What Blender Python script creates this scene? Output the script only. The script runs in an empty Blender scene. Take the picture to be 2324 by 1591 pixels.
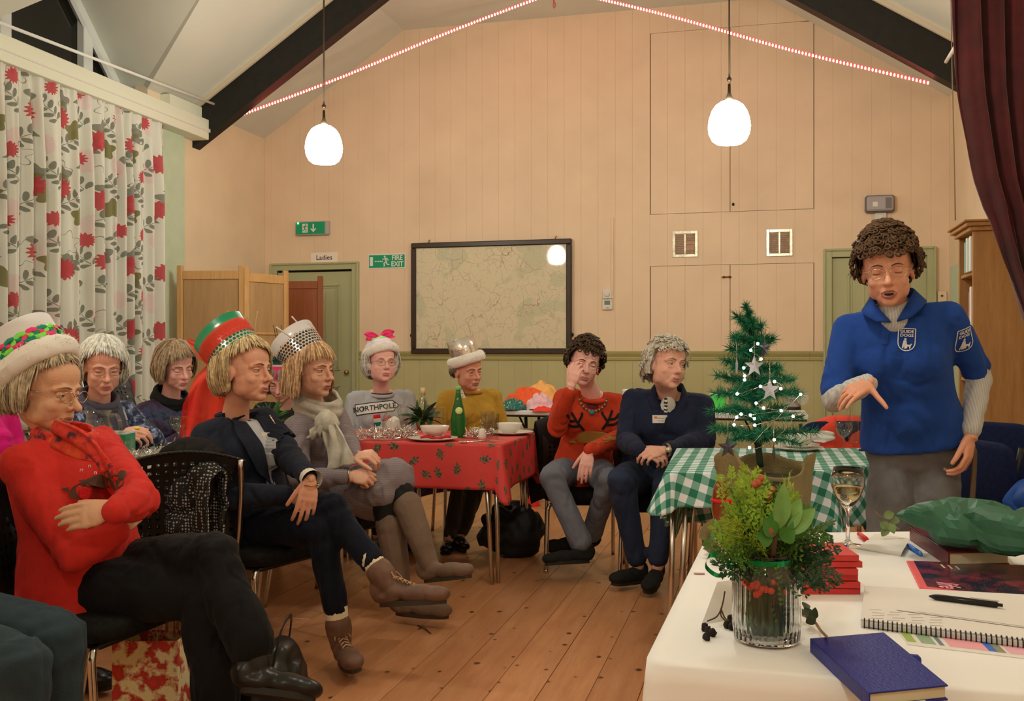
import bpy, bmesh, math, random
import numpy as np
from mathutils import Vector, Matrix
from mathutils.bvhtree import BVHTree
# ------------------------------------------------------------------ camera, world, exposure
SC = bpy.context.scene
COL = SC.collection
FPX, HZ, CH = 2200.0, 800.0, 1.2            # focal length in pixels, horizon row, camera height
cam_d = bpy.data.cameras.new('camera'); cam = bpy.data.objects.new('camera', cam_d); COL.objects.link(cam)
cam.location = (0, 0, CH); cam.rotation_euler = (math.pi/2, 0, 0)
cam_d.sensor_width = 36; cam_d.lens = 36*FPX/2324; cam_d.shift_y = (HZ-795.5)/2324
cam_d.clip_start = .05; cam_d.clip_end = 60
SC.camera = cam
wd = bpy.data.worlds.new('night'); SC.world = wd; wd.use_nodes = True
wd.node_tree.nodes['Background'].inputs[0].default_value = (.02, .025, .04, 1)
wd.node_tree.nodes['Background'].inputs[1].default_value = .3
SC.view_settings.view_transform = 'Standard'; SC.view_settings.look = 'None'
SC.view_settings.exposure = 0.12; SC.view_settings.gamma = 1; SC.view_settings.use_curve_mapping = False
LAMP = 50.0                                  # emission of each pendant globe
TINT = (1.0, .95, .80)
LEDPOW = 15.0
rnd = random.Random(7); nr = np.random.RandomState(7)
V = lambda *a: np.array(a, float)
def P(u, v, Y): return V((u-1162)/FPX*Y, Y, CH+(HZ-v)/FPX*Y)
def Fl(u, v): return P(u, v, FPX*CH/(v-HZ))
def Tz(u, v, z): return P(u, v, FPX*(CH-z)/(v-HZ))
def nrm(a): a = np.asarray(a, float); return a/max(1e-9, np.linalg.norm(a))
def R_(d): return math.radians(d)
# ------------------------------------------------------------------ mesh helpers
LOC = {}
def link(o, parent=None):
    COL.objects.link(o)
    if parent is not None: o.parent = parent
    return o
def base_loc(o):
    t = V(0, 0, 0)
    while o is not None:
        t = t+LOC.get(o.name, V(0, 0, 0)); o = o.parent
    return t
def thing(name, label, cat, loc=(0, 0, 0), rotz=0, group=None):
    o = bpy.data.objects.new(name, None); o.empty_display_size = .05; link(o)
    o.location = tuple(loc); o.rotation_euler = (0, 0, rotz); LOC[o.name] = V(*loc)
    return tag(o, label, cat, group)
def tag(o, label=None, cat=None, group=None, kind=None):
    if label: o['label'] = label
    if cat: o['category'] = cat
    if group: o['group'] = group
    if kind: o['kind'] = kind
    return o
def mkmesh(name, v, f, mats, mi=None, smooth=True, uv=None):
    me = bpy.data.meshes.new(name)
    me.from_pydata([tuple(x) for x in v], [], f)
    if not isinstance(mats, (list, tuple)): mats = [mats]
    for m in mats: me.materials.append(m)
    if mi is not None: me.polygons.foreach_set('material_index', np.asarray(mi, np.int32))
    me.polygons.foreach_set('use_smooth', np.full(len(me.polygons), bool(smooth)))
    if uv is not None:
        ul = me.uv_layers.new(name='UVMap'); li = np.zeros(len(me.loops), np.int32); me.loops.foreach_get('vertex_index', li)
        ul.data.foreach_set('uv', np.asarray(uv, np.float32)[li].ravel())
    me.update(); return me
class MB:
    def __init__(s): s.v = []; s.f = []; s.mi = []; s.uv = []; s.n = 0; s.m = 0
    def add(s, v, f, uv=None):
        v = np.asarray(v, float).reshape(-1, 3); b = s.n
        s.v.append(v); s.n += len(v)
        s.uv.append(np.zeros((len(v), 2)) if uv is None else np.asarray(uv, float))
        s.f.extend([tuple(i+b for i in q) for q in f]); s.mi.extend([s.m]*len(f)); return s
    def V(s): return np.concatenate(s.v) if s.v else np.zeros((0, 3))
    def box(s, c, size, M=None, bev=0.0):
        hx, hy, hz = np.asarray(size, float)/2
        if bev <= 0:
            v = np.array([(x, y, z) for x in (-hx, hx) for y in (-hy, hy) for z in (-hz, hz)])
            f = [(0, 1, 3, 2), (4, 6, 7, 5), (0, 4, 5, 1), (2, 3, 7, 6), (0, 2, 6, 4), (1, 5, 7, 3)]
        else:
            b = min(bev, hx*.95, hy*.95, hz*.95); v = []; idx = {}
            for sx in (-1, 1):
                for sy in (-1, 1):
                    for sz in (-1, 1):
                        for k in range(3):
                            p = [sx*(hx-b), sy*(hy-b), sz*(hz-b)]; p[k] = (sx*hx, sy*hy, sz*hz)[k]
                            idx[(sx, sy, sz, k)] = len(v); v.append(p)
            f = []
            for k in range(3):
                o = [i for i in range(3) if i != k]
                for sg in (-1, 1):
                    q = []
                    for a, c2 in ((-1, -1), (1, -1), (1, 1), (-1, 1)):
                        t = [0, 0, 0]; t[k] = sg; t[o[0]] = a; t[o[1]] = c2; q.append(idx[(*t, k)])
                    flip = (sg < 0) != (k == 1)
                    f.append(tuple(q[::-1] if flip else q))
            for k in range(3):
                o = [i for i in range(3) if i != k]
                for a in (-1, 1):
                    for c2 in (-1, 1):
                        t0 = [0, 0, 0]; t0[o[0]] = a; t0[o[1]] = c2; t1 = list(t0); t0[k] = -1; t1[k] = 1
                        f.append((idx[(*t0, o[0])], idx[(*t1, o[0])], idx[(*t1, o[1])], idx[(*t0, o[1])]))
            for sx in (-1, 1):
                for sy in (-1, 1):
                    for sz in (-1, 1): f.append(tuple(idx[(sx, sy, sz, k)] for k in range(3)))
            v = np.array(v)
        if M is not None: v = v@np.asarray(M, float).T
        return s.add(v+np.asarray(c, float), f)
    def tube(s, pts, r, n=8, caps=True, flat=1.0, up=None):
        pts = [np.asarray(p, float) for p in pts]; m = len(pts)
        rr = list(r) if hasattr(r, '__len__') else [r]*m
        T = []
        for i in range(m):
            T.append(nrm(pts[min(i+1, m-1)]-pts[max(i-1, 0)]))
        if up is None:
            up = V(0, 0, 1) if abs(T[0][2]) < .9 else V(1, 0, 0)
        a = nrm(np.cross(np.cross(T[0], up), T[0])); v = []
        for i in range(m):
            a = nrm(a-T[i]*np.dot(a, T[i])); b = np.cross(T[i], a)
            for k in range(n):
                t = 2*math.pi*k/n; v.append(pts[i]+rr[i]*(math.cos(t)*a*flat+math.sin(t)*b))
        f = [(i*n+k, i*n+(k+1) % n, (i+1)*n+(k+1) % n, (i+1)*n+k) for i in range(m-1) for k in range(n)]
        if caps: f += [tuple(range(n))[::-1], tuple((m-1)*n+k for k in range(n))]
        return s.add(v, f)
    def ell(s, c, rad, M=None, nu=14, nv=9):
        rad = np.asarray(rad if hasattr(rad, '__len__') else (rad,)*3, float); v = [(0, 0, 1)]
        for i in range(1, nv):
            p = math.pi*i/nv
            for k in range(nu):
                t = 2*math.pi*k/nu; v.append((math.sin(p)*math.cos(t), math.sin(p)*math.sin(t), math.cos(p)))
        v.append((0, 0, -1)); v = np.array(v)*rad
        f = [(0, 1+k, 1+(k+1) % nu) for k in range(nu)]
        for i in range(nv-2):
            for k in range(nu):
                a = 1+i*nu; f.append((a+k, a+nu+k, a+nu+(k+1) % nu, a+(k+1) % nu))
        L = len(v)-1; a = 1+(nv-2)*nu
        f += [(L, a+(k+1) % nu, a+k) for k in range(nu)]
        if M is not None: v = v@np.asarray(M, float)
        return s.add(v+np.asarray(c, float), f)
    def lathe(s, prof, c=(0, 0, 0), n=24, A=None, rfun=None, uvs=False):
        """prof: (r, z) list; A rows = x, y, z axes"""
        A = np.eye(3) if A is None else np.asarray(A, float); v = []; uv = []
        for r, z in prof:
            for k in range(n):
                t = 2*math.pi*k/n; q = r*(rfun(t, z) if rfun else 1)
                v.append((q*math.cos(t), q*math.sin(t), z)); uv.append((k/n, z))
        m = len(prof)
        f = [(i*n+k, i*n+(k+1) % n, (i+1)*n+(k+1) % n, (i+1)*n+k) for i in range(m-1) for k in range(n)]
        if prof[0][0] > 1e-5 and not getattr(s, 'open', False): f.append(tuple(range(n))[::-1])
        if prof[-1][0] > 1e-5 and not getattr(s, 'open', False): f.append(tuple((m-1)*n+k for k in range(n)))
        return s.add(np.array(v)@A+np.asarray(c, float), f, uv)
    def grid(s, fn, nu, nv, closeu=False, uv=None):
        v = []; w = []
        for j in range(nv+1):
            for i in range(nu if closeu else nu+1):
                v.append(fn(i/nu, j/nv)); w.append((i/nu, j/nv) if uv is None else uv(i/nu, j/nv))
        m = nu if closeu else nu+1
        f = [(j*m+i, j*m+(i+1) % m, (j+1)*m+(i+1) % m, (j+1)*m+i) for j in range(nv) for i in range(nu)]
        return s.add(v, f, w)
    def prism(s, poly, z0, z1):
        n = len(poly)
        v = [(x, y, z0) for x, y in poly]+[(x, y, z1) for x, y in poly]
        f = [tuple(range(n))[::-1], tuple(range(n, 2*n))]+[(i, (i+1) % n, n+(i+1) % n, n+i) for i in range(n)]
        return s.add(v, f)
    def extrude(s, pts3, off):
        """planar polygon in 3D extruded by vector off"""
        n = len(pts3); p = np.asarray(pts3, float); q = p+np.asarray(off, float)
        f = [tuple(range(n))[::-1], tuple(range(n, 2*n))]+[(i, (i+1) % n, n+(i+1) % n, n+i) for i in range(n)]
        return s.add(np.concatenate([p, q]), f)
    def tf(s, M=None, t=None):
        for i in range(len(s.v)):
            if M is not None: s.v[i] = s.v[i]@np.asarray(M, float).T
            if t is not None: s.v[i] = s.v[i]+np.asarray(t, float)
        return s
    def build(s, name, mats, parent=None, world=True, smooth=True, uv=False, label=None):
        v = s.V(); recalc = not isinstance(mats, (list, tuple)) and mats.name in ('clear glass', 'water', 'white wine')
        if parent is not None and world: v = v-base_loc(parent)
        me = mkmesh(name, v, s.f, mats, s.mi, smooth, np.concatenate(s.uv) if uv else None)
        if recalc:
            bm = bmesh.new(); bm.from_mesh(me); bmesh.ops.remove_doubles(bm, verts=bm.verts, dist=1e-6); bmesh.ops.recalc_face_normals(bm, faces=bm.faces); bm.to_mesh(me); bm.free()
        o = bpy.data.objects.new(name, me); link(o, parent)
        if label: o['label'] = label
        return o
def single(name, mb, mats, label, cat, loc, group=None, smooth=True, uv=False):
    """a thing made of one mesh, origin at loc (world coordinates in mb)"""
    v = mb.V()-np.asarray(loc, float)
    me = mkmesh(name, v, mb.f, mats, mb.mi, smooth, np.concatenate(mb.uv) if uv else None)
    o = bpy.data.objects.new(name, me); link(o); o.location = tuple(loc); LOC[o.name] = V(*loc)
    return tag(o, label, cat, group)
def struct(name, mb, mats, label=None, smooth=False, uv=False, parent=None):
    o = mb.build(name, mats, parent, smooth=smooth, uv=uv)
    if parent is None: o['kind'] = 'structure'
    if label: o['label'] = label
    return o
def solidify(o, t, off=0.0):
    m = o.modifiers.new('thickness', 'SOLIDIFY'); m.thickness = t; m.offset = off; return o
def copy_tree(o, parent=None):
    c = o.copy(); COL.objects.link(c); c.parent = parent
    if parent is not None: c.matrix_parent_inverse = o.matrix_parent_inverse.copy()
    for ch in [x for x in list(COL.objects) if x.parent == o]: copy_tree(ch, c)
    return c
def rotz(a): return np.array([[math.cos(a), -math.sin(a), 0], [math.sin(a), math.cos(a), 0], [0, 0, 1.]])
def rotax(ax, a): return np.array(Matrix.Rotation(a, 3, Vector(tuple(ax))))
def catmull(pts, k=6):
    p = [np.asarray(x, float) for x in pts]; p = [2*p[0]-p[1]]+p+[2*p[-1]-p[-2]]; out = []
    for i in range(1, len(p)-2):
        for j in range(k):
            t = j/k; a, b, c, d = p[i-1:i+3]
            out.append(.5*(2*b+(c-a)*t+(2*a-5*b+4*c-d)*t*t+(3*b-a-3*c+d)*t**3))
    out.append(p[-2]); return out
# vectorised value noise
_H = nr.rand(4096)
def vnoise(p):
    p = np.asarray(p, float); i = np.floor(p).astype(np.int64); f = p-i; f = f*f*(3-2*f); out = 0
    for dx in (0, 1):
        for dy in (0, 1):
            for dz in (0, 1):
                h = _H[((i[:, 0]+dx)*73+(i[:, 1]+dy)*179+(i[:, 2]+dz)*283) % 4096]
                w = (f[:, 0] if dx else 1-f[:, 0])*(f[:, 1] if dy else 1-f[:, 1])*(f[:, 2] if dz else 1-f[:, 2])
                out = out+h*w
    return out*2-1
def fbm(p, o=3):
    r = 0; a = 1.; p = np.asarray(p, float)
    for k in range(o): r = r+a*vnoise(p); p = p*2.03+11.3; a *= .5
    return r
def fuse(mb, vox, smooth=3, fac=.5):
    """voxel-union of everything in mb -> (verts, faces, normals)"""
    me = mkmesh('tmp', mb.V(), mb.f, [])
    o = bpy.data.objects.new('tmp', me); COL.objects.link(o)
    m = o.modifiers.new('r', 'REMESH'); m.mode = 'VOXEL'; m.voxel_size = vox; m.adaptivity = 0
    if smooth:
        k = o.modifiers.new('s', 'SMOOTH'); k.factor = fac; k.iterations = smooth
    dg = bpy.context.evaluated_depsgraph_get(); e = o.evaluated_get(dg); r = e.to_mesh()
    n = len(r.vertices); v = np.zeros(n*3); r.vertices.foreach_get('co', v); nn = np.zeros(n*3); r.vertices.foreach_get('normal', nn)
    f = [tuple(p.vertices) for p in r.polygons]
    e.to_mesh_clear(); bpy.data.objects.remove(o); bpy.data.meshes.remove(me)
    return v.reshape(-1, 3), f, nn.reshape(-1, 3)
# ------------------------------------------------------------------ materials
def lin(c): c = c/255.; return c/12.92 if c <= .04045 else ((c+.055)/1.055)**2.4
def ob(r, g, b, lev=1.0):
    """albedo of a thing whose lit colour in the photograph is about r, g, b"""
    t = (1.0, .863, .623)
    return tuple(min(.9, lin(x)/tt/lev) for x, tt in zip((r, g, b), t))
class NT:
    def __init__(s, m): m.use_nodes = True; s.t = m.node_tree; s.b = s.t.nodes['Principled BSDF']
    def n(s, typ, **kw):
        x = s.t.nodes.new(typ)
        for k, v in kw.items(): setattr(x, k, v)
        return x
    def l(s, a, b): s.t.links.new(a, b)
    def put(s, sock, val):
        if isinstance(val, bpy.types.NodeSocket): s.l(val, sock)
        elif val is not None:
            if hasattr(val, '__len__') and len(val) == 3 and len(sock.default_value) == 4: val = (*val, 1)
            sock.default_value = val
    def m(s, op, a, b=None, c=None, clamp=False):
        x = s.n('ShaderNodeMath', operation=op, use_clamp=clamp)
        for i, q in enumerate((a, b, c)):
            if q is not None: s.put(x.inputs[i], q)
        return x.outputs[0]
    def vm(s, op, a, b=None):
        x = s.n('ShaderNodeVectorMath', operation=op); s.put(x.inputs[0], a)
        if b is not None: s.put(x.inputs[1], b)
        return x.outputs[0]
    def mix(s, f, a, b):
        x = s.n('ShaderNodeMix', data_type='RGBA'); s.put(x.inputs[0], f); s.put(x.inputs[6], a); s.put(x.inputs[7], b); return x.outputs[2]
    def coord(s, w='Object'): return s.n('ShaderNodeTexCoord').outputs[w]
    def mapping(s, v, scale=(1, 1, 1), rot=(0, 0, 0), loc=(0, 0, 0)):
        x = s.n('ShaderNodeMapping'); s.l(v, x.inputs[0]); x.inputs[1].default_value = loc; x.inputs[2].default_value = rot; x.inputs[3].default_value = scale; return x.outputs[0]
    def noise(s, v, scale, detail=3, rough=.5, out=0):
        x = s.n('ShaderNodeTexNoise'); s.put(x.inputs['Vector'], v); x.inputs['Scale'].default_value = scale; x.inputs['Detail'].default_value = detail; x.inputs['Roughness'].default_value = rough; return x.outputs[out]
    def vor(s, v, scale, feat='F1', out='Distance', rand=1.0, dim='3D'):
        x = s.n('ShaderNodeTexVoronoi', feature=feat, voronoi_dimensions=dim); s.put(x.inputs['Vector'], v); x.inputs['Scale'].default_value = scale
        x.inputs['Randomness'].default_value = rand; return x.outputs[out] if out else x
    def ramp(s, f, stops):
        x = s.n('ShaderNodeValToRGB'); e = x.color_ramp.elements
        while len(e) < len(stops): e.new(.5)
        for q, (p, c) in zip(e, stops):
            q.position = p; q.color = (*c, 1) if hasattr(c, '__len__') else (c, c, c, 1)
        s.put(x.inputs[0], f); return x.outputs[0]
    def sep(s, v): return s.n('ShaderNodeSeparateXYZ'), v
    def xyz(s, v):
        x = s.n('ShaderNodeSeparateXYZ'); s.l(v, x.inputs[0]); return x.outputs
    def bump(s, h, strength=.3, dist=.01):
        x = s.n('ShaderNodeBump'); x.inputs['Strength'].default_value = strength; x.inputs['Distance'].default_value = dist; s.put(x.inputs['Height'], h); s.l(x.outputs[0], s.b.inputs['Normal'])
    def col(s, c): s.put(s.b.inputs['Base Color'], c)
MATS = {}
def M(name, col, rough=.6, metal=0., var=.0, vs=8., bump=0., bs=80., spec=.4, sheen=0., trans=0., ior=1.45, emit=None, estr=0., sss=0., alpha=None):
    if name in MATS: return MATS[name]
    m = bpy.data.materials.new(name); t = NT(m); b = t.b; MATS[name] = m
    b.inputs['Roughness'].default_value = rough; b.inputs['Metallic'].default_value = metal
    b.inputs['Specular IOR Level'].default_value = spec; b.inputs['IOR'].default_value = ior
    t.col(tuple(col))
    if var:
        f = t.noise(t.coord(), vs, 4)
        t.col(t.mix(t.ramp(f, [(.3, 0.), (.7, 1.)]), tuple(x*(1-var) for x in col), tuple(min(1, x*(1+var*.7)) for x in col)))
    if bump: t.bump(t.noise(t.coord(), bs, 2), bump, .004)
    if sheen: b.inputs['Sheen Weight'].default_value = sheen; b.inputs['Sheen Roughness'].default_value = .5
    if trans: b.inputs['Transmission Weight'].default_value = trans
    if emit: b.inputs['Emission Color'].default_value = (*emit, 1); b.inputs['Emission Strength'].default_value = estr
    if sss: b.inputs['Subsurface Weight'].default_value = sss; b.inputs['Subsurface Radius'].default_value = (.012, .004, .002); b.inputs['Subsurface Scale'].default_value = 1.
    if alpha is not None: b.inputs['Alpha'].default_value = alpha
    return m
def wood(name, c1, c2, ax=0, scale=1., rough=.45, knots=False, per=False):
    if name in MATS: return MATS[name]
    m = bpy.data.materials.new(name); MATS[name] = m; t = NT(m); co = t.coord('Object')
    if per:
        oi = t.n('ShaderNodeObjectInfo'); co = t.vm('ADD', co, t.vm('MULTIPLY', (31., 17., 5.), oi.outputs['Random']))
    sc = [14*scale]*3; sc[ax] = 1.2*scale
    g = t.noise(t.mapping(co, sc), 2.2, 5, .6); w = t.noise(t.mapping(co, [x*3 for x in sc]), 5, 3)
    f = t.m('ADD', t.m('MULTIPLY', g, .7), t.m('MULTIPLY', w, .3)); col = t.mix(t.ramp(f, [(.3, 0.), (.72, 1.)]), c1, c2)
    if per:
        col = t.mix(t.m('MULTIPLY', oi.outputs['Random'], .35), col, tuple(x*.55 for x in c1))
    if knots:
        kv = t.vor(t.mapping(co, (6.5, 5.2, 6) if ax == 1 else (6, 6, 6)), 1., 'F1', None, 1., '2D' if ax == 1 else '3D'); g2 = t.m('LESS_THAN', t.xyz(kv.outputs['Color'])[0], .6); k = t.m('ADD', t.m('ADD', kv.outputs['Distance'], t.m('MULTIPLY', t.noise(co, 40, 2), .06)), t.m('MULTIPLY', t.xyz(kv.outputs['Color'])[1], .06)); col = t.mix(t.m('MULTIPLY', t.ramp(k, [(.09, 1.), (.14, 0.)]), g2), col, tuple(x*.2 for x in c1))
    t.col(col); t.b.inputs['Roughness'].default_value = rough; t.bump(f, .15, .004); return m
# ================================================================== ROOM
TH = R_(14.5); T2 = V(math.cos(TH), -math.sin(TH)); N2 = V(-math.sin(TH), -math.cos(TH))
LX, LY, W = -2.573, 10.07, 6.585
EAVE, ZT, PIT = 3.42, 4.42, .649
RM = np.array([[T2[0], N2[0], 0], [T2[1], N2[1], 0], [0, 0, 1.]])      # columns: along wall, into room, up
def RW(a, b, z): return V(LX+a*T2[0]+b*N2[0], LY+a*T2[1]+b*N2[1], z)
def AB(p): d = V(p[0]-LX, p[1]-LY); return float(d@T2), float(d@N2)
def on_b(u, v, b=0.):
    dx = (u-1162)/FPX; Y = (LX*N2[0]+LY*N2[1]+b)/(dx*N2[0]+N2[1]); p = P(u, v, Y); return AB(p)[0], p[2]
def on_a(u, v, a=0.):
    dx = (u-1162)/FPX; Y = (LX*T2[0]+LY*T2[1]+a)/(dx*T2[0]+T2[1]); p = P(u, v, Y); return AB(p)[1], p[2]
def zc(a): return min(EAVE+PIT*a, ZT, EAVE+PIT*(W-a))
def WB(mb, a0, a1, z0, z1, b0, b1, bev=0.): return mb.box(RW((a0+a1)/2, (b0+b1)/2, (z0+z1)/2), (abs(a1-a0), abs(b1-b0), abs(z1-z0)), RM, bev)
def wrect(u0, v0, u1, v1, b=0.):
    a0, z1 = on_b(u0, v0, b); a1, z0 = on_b(u1, v1, b); return a0, a1, z0, z1
cream = M('cream wall paint', ob(206, 172, 127, .74), .55, var=.05, vs=3)
green = M('sage green paint', ob(152, 139, 88, .62), .5, var=.05, vs=4)
sage = M('sage green door paint', ob(150, 143, 95, .66), .4, var=.04, vs=5)
palegreen = M('pale green plaster', ob(170, 172, 130, .7), .7, var=.05)
plaster = M('ceiling plaster', ob(196, 184, 150, .8), .8, var=.04, vs=2)
pinkpl = M('cream plaster', ob(208, 178, 132, .74), .7, var=.05, vs=3)
darkin = M('dark void', (.01, .01, .008), .9)
beamm = M('black beam paint', (.012, .011, .009), .55, var=.3, vs=14, bump=.3, bs=40)
whitep = M('white gloss paint', ob(225, 215, 185, .9), .4)
offwhite = M('white plastic', (.75, .72, .66), .4)
# floor: base slab and single boards
fb = MB(); WB(fb, -.2, W+.2, -.12, -.021, -.2, 12.2); floor = struct('floor', fb, M('floor underside', (.02, .012, .006), .9))
fw = wood('varnished pine floor', ob(150, 92, 50, .62), ob(176, 118, 70, .62), 1, .9, .3, True, True)
pw = .172; nb = int(W/pw)+1; planks = {}
for i in range(nb+1):
    a = -.05+i*pw; cuts = [-.1]; x = -.1+nr.uniform(.8, 3.2)
    while x < 10.5: cuts.append(x); x += nr.choice([2.4, 3.2, 3.8])
    cuts.append(12.1)
    for b0, b1 in zip(cuts[:-1], cuts[1:]):
        L = round(b1-b0-.0015, 3)
        if L not in planks: m_ = MB().box((0, 0, -.01), (pw-.0022, L, .02), None, .0012); planks[L] = mkmesh('plank', m_.V(), m_.f, fw, smooth=False)
        o = bpy.data.objects.new('plank', planks[L]); link(o, floor)
        o.location = tuple(RW(a+pw/2, (b0+b1)/2, nr.uniform(-.0006, .0006))); o.rotation_euler = (0, 0, -TH)
# walls
mb = MB(); n_ = 0
prof = [(-.1, -.05), (W+.1, -.05), (W+.1, EAVE+.1), (W-1.54, ZT+.12), (1.54, ZT+.12), (-.1, EAVE+.1)]
mb.extrude([RW(a, -.012, z) for a, z in prof], RW(0, -.11, 0)-RW(0, -.012, 0)); wall_back = struct('wall_back', mb, M('wall back batten', (.06, .045, .03), .9))
D1 = wrect(616, 599, 816, 1100); D2 = wrect(1868, 566, 2124, 1100)
D1 = (D1[0], D1[1], -.01, D1[3]); D2 = (D2[0], D2[1], -.01, D2[3])
CU = [(*on_b(1475, 150), 0), (*on_b(1657, 150), 0), (*on_b(1847, 150), 0)]
ca = [on_b(1476, 480)[0], on_b(1657, 480)[0], on_b(1847, 475)[0]]
zu0 = on_b(1657, 480)[1]; zu1 = on_b(1657, 62)[1]; zl1 = on_b(1657, 601)[1]; ZD = on_b(1400, 817)[1]; ZD2 = ZD+.085
G = .0035
cuts = [(D1[0]+.02, D1[1]-.02, D1[2], D1[3]-.02), (D2[0]+.02, D2[1]-.02, D2[2], D2[3]-.02), (ca[0]-G, ca[2]+G, zu0-G, zu1+G), (ca[0]-G, ca[2]+G, ZD2-.01, zl1+G)]
def sub(rects, c):
    out = []
    for r in rects:
        x0, x1, y0, y1 = r
        if c[0] >= x1 or c[1] <= x0 or c[2] >= y1 or c[3] <= y0: out.append(r); continue
        if c[2] > y0: out.append((x0, x1, y0, c[2]))
        if c[3] < y1: out.append((x0, x1, c[3], y1))
        a, b = max(y0, c[2]), min(y1, c[3])
        if c[0] > x0: out.append((x0, c[0], a, b))
        if c[1] < x1: out.append((c[1], x1, a, b))
    return out
def board(x0, x1, y0, y1, mat, parent, b=0., top=True, nm='board'):
    if x1-x0 < .012: return
    g = .0003; x0 += g; x1 -= g; c = .0012; t = .012; m_ = MB()
    zt = [(min(y1, zc(x)+.02)) for x in (x0, x0+c, x1-c, x1)]
    v = [RW(x, b-t, z) for x, z in zip((x0, x0+c, x1-c, x1), (y0,)*4)]+[RW(x, b-t, z) for x, z in zip((x0, x0+c, x1-c, x1), zt)]
    w = [RW(x, b-(c if i in (0, 3) else 0), y0) for i, x in enumerate((x0, x0+c, x1-c, x1))]+[RW(x, b-(c if i in (0, 3) else 0), z) for i, (x, z) in enumerate(zip((x0, x0+c, x1-c, x1), zt))]
    f = [(8, 9, 13, 12), (9, 10, 14, 13), (10, 11, 15, 14), (0, 8, 12, 4), (3, 7, 15, 11), (0, 1, 9, 8), (1, 2, 10, 9), (2, 3, 11, 10), (4, 12, 13, 5), (5, 13, 14, 6), (6, 14, 15, 7)]
    m_.add(v+w, f); return m_.build(nm, mat, parent, smooth=False)
bw = .163; off = on_b(1555, 480)[0] % bw
xs = np.arange(off-bw, W+bw, bw)
for x in xs:
    x0, x1 = max(0, x), min(W, x+bw)
    if x1-x0 < .01: continue
    for part, mat in (((x0, x1, ZD+.03, 4.6), cream), ((x0, x1, .0, ZD+.03), green)):
        rs = [part]
        for c in cuts: rs = sub(rs, c)
        for r in rs: board(*r, mat, wall_back)
# cupboard doors flush in the boarding
k = 3
for (i, j, z0, z1) in ((0, 1, zu0, zu1), (1, 2, zu0, zu1), (0, 1, ZD2-.005, zl1), (1, 2, ZD2-.005, zl1)):
    a0, a1 = ca[i]+G*.6, ca[j]-G*.6
    d = MB(); WB(d, a0, a1, z0, z1, -.011, -.0125); dd = struct('door_%d' % k, d, darkin, 'boarded cupboard door flush with the cream wall'); k += 1
    for x in xs:
        x0, x1 = max(a0, x), min(a1, x+bw)
        if x1-x0 > .012: board(x0, x1, z0, z1, cream, dd, .0005)
m_ = MB(); a_, z_ = on_b(1649, 629); WB(m_, a_-.045, a_+.045, z_-.006, z_+.006, 0, .012, .003); WB(m_, a_-.03, a_-.018, z_-.012, z_+.012, 0, .016, .003); WB(m_, a_+.02, a_+.032, z_-.012, z_+.012, 0, .016, .003)
m_.build('bolt', M('brass', (.45, .3, .1), .35, .9), dd)
m_ = MB(); a_, z_ = on_b(1664, 464); m_.ell(RW(a_, .008, z_), (.012, .012, .014)); m_.build('knob', M('dark iron', (.03, .02, .015), .5, .4), dd)
# dado rail
def rail(a0, a1, nm):
    pr = [(0, ZD), (.014, ZD), (.018, ZD+.02), (.012, ZD+.03), (.022, ZD+.045), (.03, ZD+.06), (.034, ZD+.078), (.03, ZD2), (0, ZD2)]
    m_ = MB(); n = len(pr)
    v = [RW(a0, b, z) for b, z in pr]+[RW(a1, b, z) for b, z in pr]
    m_.add(v, [tuple(range(n)), tuple(range(n, 2*n))[::-1]]+[(i, n+i, n+(i+1) % n, (i+1) % n) for i in range(n)])
    return struct(nm, m_, M('dado green gloss', ob(140, 128, 74, .62), .3))
rail(D1[1], on_b(1838, 800)[0]-.002, 'trim_1'); rail(on_b(1838, 800)[0], D2[0], 'trim_2'); rail(D2[1], W, 'trim_3'); rail(0, D1[0], 'trim_4')
def baseb(a0, a1, nm):
    m_ = MB(); WB(m_, a0, a1, 0, .14, 0, .02, .005); return struct(nm, m_, sage)
baseb(D1[1], D2[0], 'baseboard_back')
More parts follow.
